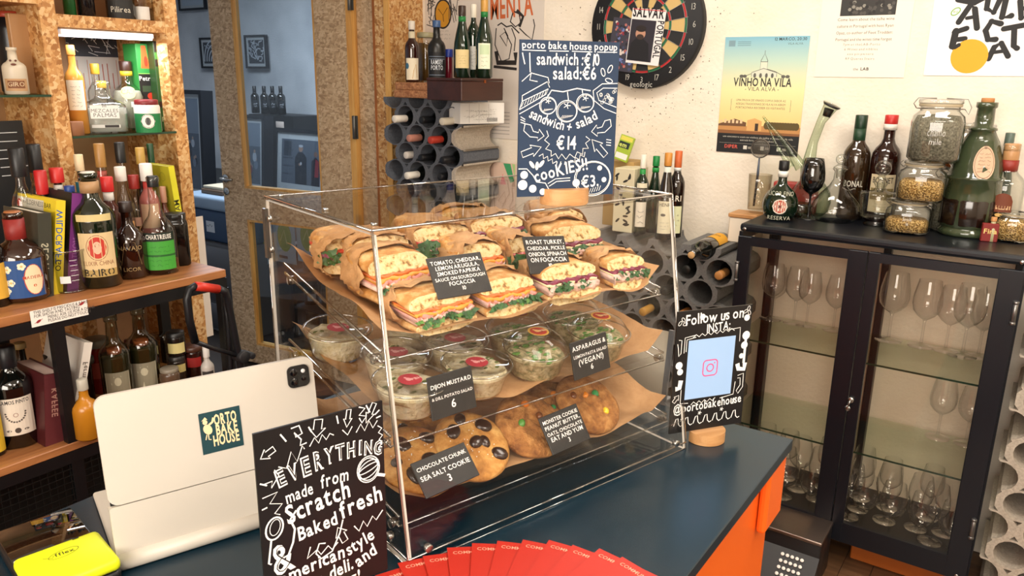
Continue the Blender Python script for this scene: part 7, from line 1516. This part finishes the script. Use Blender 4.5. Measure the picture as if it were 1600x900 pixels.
tl = q(950, 42); cl = thing('newspaper', 'colour cutting with crowd photograph hanging beside the newspaper on the dartboard', 'newspaper', (tl.x, YW-.047, q(950, 108).z), rot=(0, .12, 0)); cw, ch = .115, .20; MB().box((0, 0, 0), (cw, .001, ch)).build('sheet', M('3a3844', .6), cl); cv = CV(flat_fn(-.0004))
for k in range(110): cv.disc(random.uniform(.008, cw-.008), random.uniform(.01, ch-.012), random.uniform(.003, .008), random.choice(['5a3a4a', 'b06a62', '24242e', 'd0c6c0', '6a7ab0', '8a2a3a', '3e4a6a']), n=7)
cv.build('print', cl)

# ================================================================== POSTERS ON THE CREAM WALL
def poster(lab_, tl, tr_, hgt, col='ece2d2', name='poster', roll=0, Y=YW):
    a, b = onY(*tl, Y-.001), onY(*tr_, Y-.001); w = b.x-a.x; t = thing(name, lab_, 'poster', (a.x, Y-.0025, a.z-hgt)); MB().box((0, 0, 0), (w, .0014, hgt)).build('sheet', M(col, .65), t); return t, w
def gradm(stops, h):
    m, t, o = nt('poster_ink'); b = N(t, 'BsdfPrincipled', _Roughness=.6); s = N(t, 'SeparateXYZ'); c = N(t, 'TexCoord'); t.links.new(c.outputs['Object'], s.inputs[0])
    d = N(t, 'Math', operation='DIVIDE'); t.links.new(s.outputs[2], d.inputs[0]); d.inputs[1].default_value = h
    t.links.new(ramp(t, d.outputs[0], stops), b.inputs['Base Color']); t.links.new(b.outputs[0], o.inputs[0]); return m
H = .420; t, w = poster('blue to yellow poster VINHO NA VILA with white village and black footer', (1134, 58), (1266, 62), H)
cv = CV(flat_fn(0)); cv.rect(0, H*.12, w, H, gradm([(.30, 'f0cf8a'), (.55, 'efe2a8'), (.8, 'b9d3c4'), (1, '7fb8cc')], H))
cv.rect(0, 0, w, H*.17, '17191c'); cv.line([(.01, H*.085), (w-.01, H*.085)], .0008, 'a9a59a'); cv.text('um encontro com os vinhos de talha e petiscos da vila', w*.5, H*.135, .0068, 'cfcabc', al='c', wd=w*.86); cv.text('entrada livre, musica e tradicao', w*.5, H*.108, .0068, 'cfcabc', al='c')
cv.text('DIPER', w*.10, H*.04, .013, 'd0584a', bold=.03); 
for x in (.34, .55, .75): cv.rect(w*x, H*.035, w*x+.014, H*.068, 'd8d4c8'); cv.rect(w*x+.018, H*.04, w*x+.034, H*.06, '8f8b80')
cv.rect(0, H*.17, w, H*.20, '8a5a34'); cv.poly([(0, H*.20), (w, H*.19), (w, H*.245), (w*.7, H*.26), (w*.45, H*.235), (0, H*.25)], 'c08a52'); cv.poly([(0, H*.25), (w*.2, H*.30), (w*.35, H*.27), (w*.35, H*.235), (0, H*.235)], '6b4a30')
cv.poly([(w*.36, H*.20), (w*.54, H*.20), (w*.54, H*.285), (w*.45, H*.31), (w*.36, H*.29)], 'd8a868'); cv.rect(w*.46, H*.20, w*.50, H*.265, '3a2a20')
for k in range(12): cv.disc(w*(.6+.032*k), H*.25, .011, '5a4a24', .014, 10)
for k in range(6): cv.rect(w*(.02+.05*k), H*.26, w*(.05+.05*k), H*(.285+.01*(k % 2)), 'e0c49a')
g = '5c5a52'
cv.line([(w*.25, H*.66), (w*.32, H*.68), (w*.40, H*.70), (w*.46, H*.72), (w*.46, H*.80), (w*.50, H*.86), (w*.54, H*.80), (w*.54, H*.73), (w*.64, H*.71), (w*.72, H*.68), (w*.78, H*.66)], .002, g); cv.rect(w*.46, H*.72, w*.54, H*.79, 'd9dcc8'); cv.line([(w*.46, H*.79), (w*.54, H*.79)], .002, g); cv.line([(w*.5, H*.86), (w*.5, H*.885)], .0015, g)
cv.poly([(w*.36, H*.665), (w*.66, H*.665), (w*.66, H*.70), (w*.50, H*.735), (w*.36, H*.70)], 'd2d6c4'); cv.line([(w*.36, H*.665), (w*.36, H*.70), (w*.50, H*.735), (w*.66, H*.70), (w*.66, H*.665)], .002, g)
for x in (.40, .47, .54, .61): cv.disc(w*x, H*.675, .005, g, .009, 10)
for x in (.24, .28, .74, .79): cv.disc(w*x, H*.668, .008, g, .006, 8)
cv.text('VINHO NA VILA', w*.5, H*.585, .0300, '2a2a28', al='c', bold=.03, wd=w*.70); cv.text('- VILA ALVA -', w*.5, H*.545, .0145, '4a4842', al='c')
for k, s_ in enumerate(('UMA PROVA DE VINHOS COM A SABOR AS', 'ADEGAS TRADICIONAIS DE VILA ALVA ABREM', 'PORTAS PARA RECEBER OS VISITANTES')): cv.text(s_, w*.5, H*(.455-.032*k), .0078, '5a5244', al='c', wd=w*.6)
cv.line([(w*.15, H*.47), (w*.14, H*.47), (w*.14, H*.375), (w*.15, H*.375)], .0012, g); cv.line([(w*.85, H*.47), (w*.86, H*.47), (w*.86, H*.375), (w*.85, H*.375)], .0012, g)
cv.text('12 MARCO, 20:30', w*.97, H*.965, .0105, '3a4a4c', al='r', bold=.02); cv.text('VILA ALVA', w*.93, H*.93, .0075, '5a6a68', al='r'); cv.rect(w*.05, H*.92, w*.13, H*.97, '7c9aa4'); [cv.rect(w*.16, H*(.925+.015*k), w*.32, H*(.93+.015*k), '6a8a94') for k in range(3)]
cv.build('print', t)
H = .40; t, w = poster('white typewritten sheet with dark photograph at its top, middle of the wall', (1292, -60), (1437, -52), H, 'efe6d8'); z0 = onY(1280, 120, YW).z; H = t.location.z+H-z0; 
t.location.z = z0; list(t.children)[0].scale.z = H/.40
cv = CV(flat_fn(0)); yy = lambda py: onY(1360, py, YW).z-z0
cv.rect(w*.22, yy(24), w*.82, yy(-30), '2e2c2a'); 
for k in range(40): cv.disc(w*random.uniform(.24, .8), random.uniform(yy(22), yy(0)), .006, random.choice(['4a4642', '8a867c', '1d1b1a']), n=6)
for k, s_ in enumerate(('Come learn about the talha wine', 'culture in Portugal with host Ryan', 'Opaz, co-author of Foot Trodden:', 'Portugal and the wines time forgot')): cv.text(s_, w*.2, yy(32+10.5*k), .0098, '6a6258', wd=w*.62)
for k, s_ in enumerate(('7pm at theLAB-Porto', '6 Wines and nibbles', 'xxx pin pwnora', 'RF Queres Stairs')): cv.text(s_, w*.5, yy(71+7.5*k), .0078, '8a8276', al='c', sp=.22)
cv.text('the', w*.44, yy(110), .0085, '5a544c'); cv.text('LAB', w*.52, yy(110), .0100, '3a3632', bold=.03); cv.build('lettering', t)  # the printed photograph is in this mesh too
def letters_poster(cv, w, H):
    c = '121212'; s = .001
    def blob(pts, wd): cv.line(pts, wd, c); [cv.disc(x, y, wd*.5, c, n=10) for x, y in pts]
    X = lambda px: (onY(px, 60, YW).x-t.location.x); Z = lambda py: (onY(1530, py, YW).z-t.location.z)
    K = lambda L, wd=.022: blob([(X(a), Z(b)) for a, b in L], wd)
    K([(1492, 48), (1490, 72), (1500, 78), (1512, 76)], .020); K([(1490, 50), (1508, 44)], .016); K([(1492, 62), (1508, 60)], .015)
    K([(1494, 34), (1508, 8), (1516, 14), (1524, 44)], .017); K([(1506, 28), (1518, 26)], .011); K([(1488, -2), (1514, 4), (1528, -4)], .018)
    K([(1534, -6), (1534, 14), (1546, 20), (1552, 2)], .016); K([(1562, -8), (1560, 28), (1574, 26)], .017); K([(1584, 4), (1590, 30), (1602, 22)], .016); K([(1590, 16), (1602, 12)], .012)
    K([(1560, 38), (1545, 34), (1538, 48), (1544, 62), (1556, 62)], .017); K([(1566, 46), (1602, 40)], .016); K([(1582, 44), (1586, 72), (1592, 76)], .016)
    K([(1550, 92), (1556, 74), (1566, 68), (1580, 88)], .016); K([(1556, 82), (1572, 80)], .011)
    cv.disc(X(1519), Z(88), .052, 'eda51c', n=32); K([(1500, 70), (1494, 74)], .012); cv.ring(X(1487), Z(17), .014, .003, '7fae4a', .009, 16, .7); cv.text('eu', X(1483), Z(19), .010, '7fae4a')
t, w = poster('large white poster of bold black jumbled letters with orange disc, right edge', (1472, -80), (1606, -68), .5, 'efeaea'); z0 = onY(1463, 118, YW).z; H = t.location.z+.5-z0; t.location.z = z0; w = -.09-t.location.x
ch = list(t.children)[0]; ch.scale = (w/max(1e-6, max(v.co.x for v in ch.data.vertices)), 1, H/.5)
cv = CV(flat_fn(0)); letters_poster(cv, w, H); cv.build('print', t)
# posters behind the charcoal rack
a, b = onY(664, -30, YW), onY(852, -20, YW); z0 = onY(760, 215, YW).z
t = thing('poster', 'large white drawing poster lettered MENTA in orange behind the green bottles', 'poster', (a.x, YW-.0025, z0)); w = b.x-a.x; H = a.z-z0; MB().box((0, 0, 0), (w, .0014, H)).build('sheet', M('ddd3c8', .65), t); cv = CV(flat_fn(0))
X = lambda px, py=60: onY(px, py, YW).x-a.x; Z = lambda px, py: onY(px, py, YW).z-z0; k_ = '2a2624'
cv.disc(X(693), Z(693, 22), .048, 'c98f2a', .062); cv.ring(X(693), Z(693, 22), .048, .008, k_, .062); cv.line([(X(686), Z(686, 14)), (X(693), Z(693, 24)), (X(700), Z(700, 12))], .004, '5a3a14'); cv.line([(X(693), Z(693, 24)), (X(694), Z(694, 34))], .004, '5a3a14')
for k in range(26): x, y = random.choice([(674, 14), (710, 12)]); cv.line([(X(x)+random.uniform(-.03, .03), Z(x, y)+random.uniform(-.09, .08)), (X(x)+random.uniform(-.03, .03), Z(x, y)+random.uniform(-.09, .08))], .004, '4a4644')
cv.text('MENTA', X(766), Z(768, 30), .095, 'cf6a3a', bold=.03, wd=.235, jit=.04, ang=.06)
def curve(L, wd=.006, c=k_): cv.line([(X(p, q_), Z(p, q_)) for p, q_ in L], wd, c)
curve([(778, 40), (784, 36), (792, 42), (800, 40), (812, 52)]); curve([(802, 20), (798, 34), (806, 42), (814, 36), (812, 22), (804, 18)]); curve([(808, 16), (818, 26), (812, 42)], .014); curve([(812, 44), (822, 54), (832, 62), (836, 40), (834, 30)], .005)
curve([(776, 44), (774, 70), (784, 96), (796, 92), (800, 70), (790, 50), (782, 56), (792, 72), (794, 56), (788, 44)], .005); curve([(800, 44), (806, 60), (804, 80)], .005); curve([(776, 80), (778, 98), (806, 98), (806, 82)], .022); curve([(772, 104), (808, 108)], .012)
for k in range(7): cv.rect(X(770), .02+.016*k, X(770)+.10, .024+.016*k, 'b0a8a0')
for k in range(3): cv.scrawl(X(688), Z(688, 50+6*k), X(688)+.06, .008, '8a847c')
cv.build('lettering', t)  # whole poster print, drawing as well as lettering
a, b = onY(604, 58, YW), onY(628, 60, YW); z0 = onY(616, 130, YW).z-.3; t = thing('poster', 'white sheet with red banner in the corner beside the door post', 'poster', (a.x, YW-.0025, z0)); w = b.x-a.x+.02; H = onY(604, 50, YW).z-z0; MB().box((0, 0, 0), (w, .0014, H)).build('sheet', M('dcd4ca', .65), t)
cv = CV(flat_fn(0)); cv.rect(0, onY(610, 71, YW).z-z0, w*.75, onY(610, 59, YW).z-z0, 'c62a2c'); cv.text('m', .012, onY(610, 68, YW).z-z0, .02, 'f0e8e0', bold=.03); cv.disc(w*.4, onY(612, 98, YW).z-z0, .012, 'c98a80'); cv.disc(w*.3, onY(612, 92, YW).z-z0, .008, '6a8aa0'); cv.build('print', t)
# colour cards standing on the wall side of the charcoal rack
q0, q1 = onY(757, 285, 2.90), onY(805, 256, 2.90); t = thing('colour_cards', 'fan of pastel colour cards leaning by the charcoal rack, left of the blackboard', 'cards', (q0.x, 2.90, q0.z)); w = q1.x-q0.x; H = q1.z-q0.z
MB().box((0, 0, -.25), (w, .004, H)).build('sheet', M('e2c4b0', .6), t); cv = CV(flat_fn(0)); cv.rect(0, -.2, w*.16, H, 'c98a34'); cv.rect(w*.2, -.2, w*.3, H, 'cfae98'); cv.poly([(w*.62, H*.98), (w*.85, H*.98), (w*.98, H*.2), (w*.86, H*.1)], '3fa06a'); cv.poly([(w*.52, 0), (w*.72, 0), (w*.60, H*.5)], 'e8808a'); cv.poly([(w*.9, H*.98), (w, H*.98), (w, H*.3)], 'a9cf8a'); cv.build('print', t)

# ------------------------------------------------------------------ tidy: drop the glyph helper and scale-bake what was stretched
bpy.data.objects.remove(_fo)
bpy.context.view_layer.update()
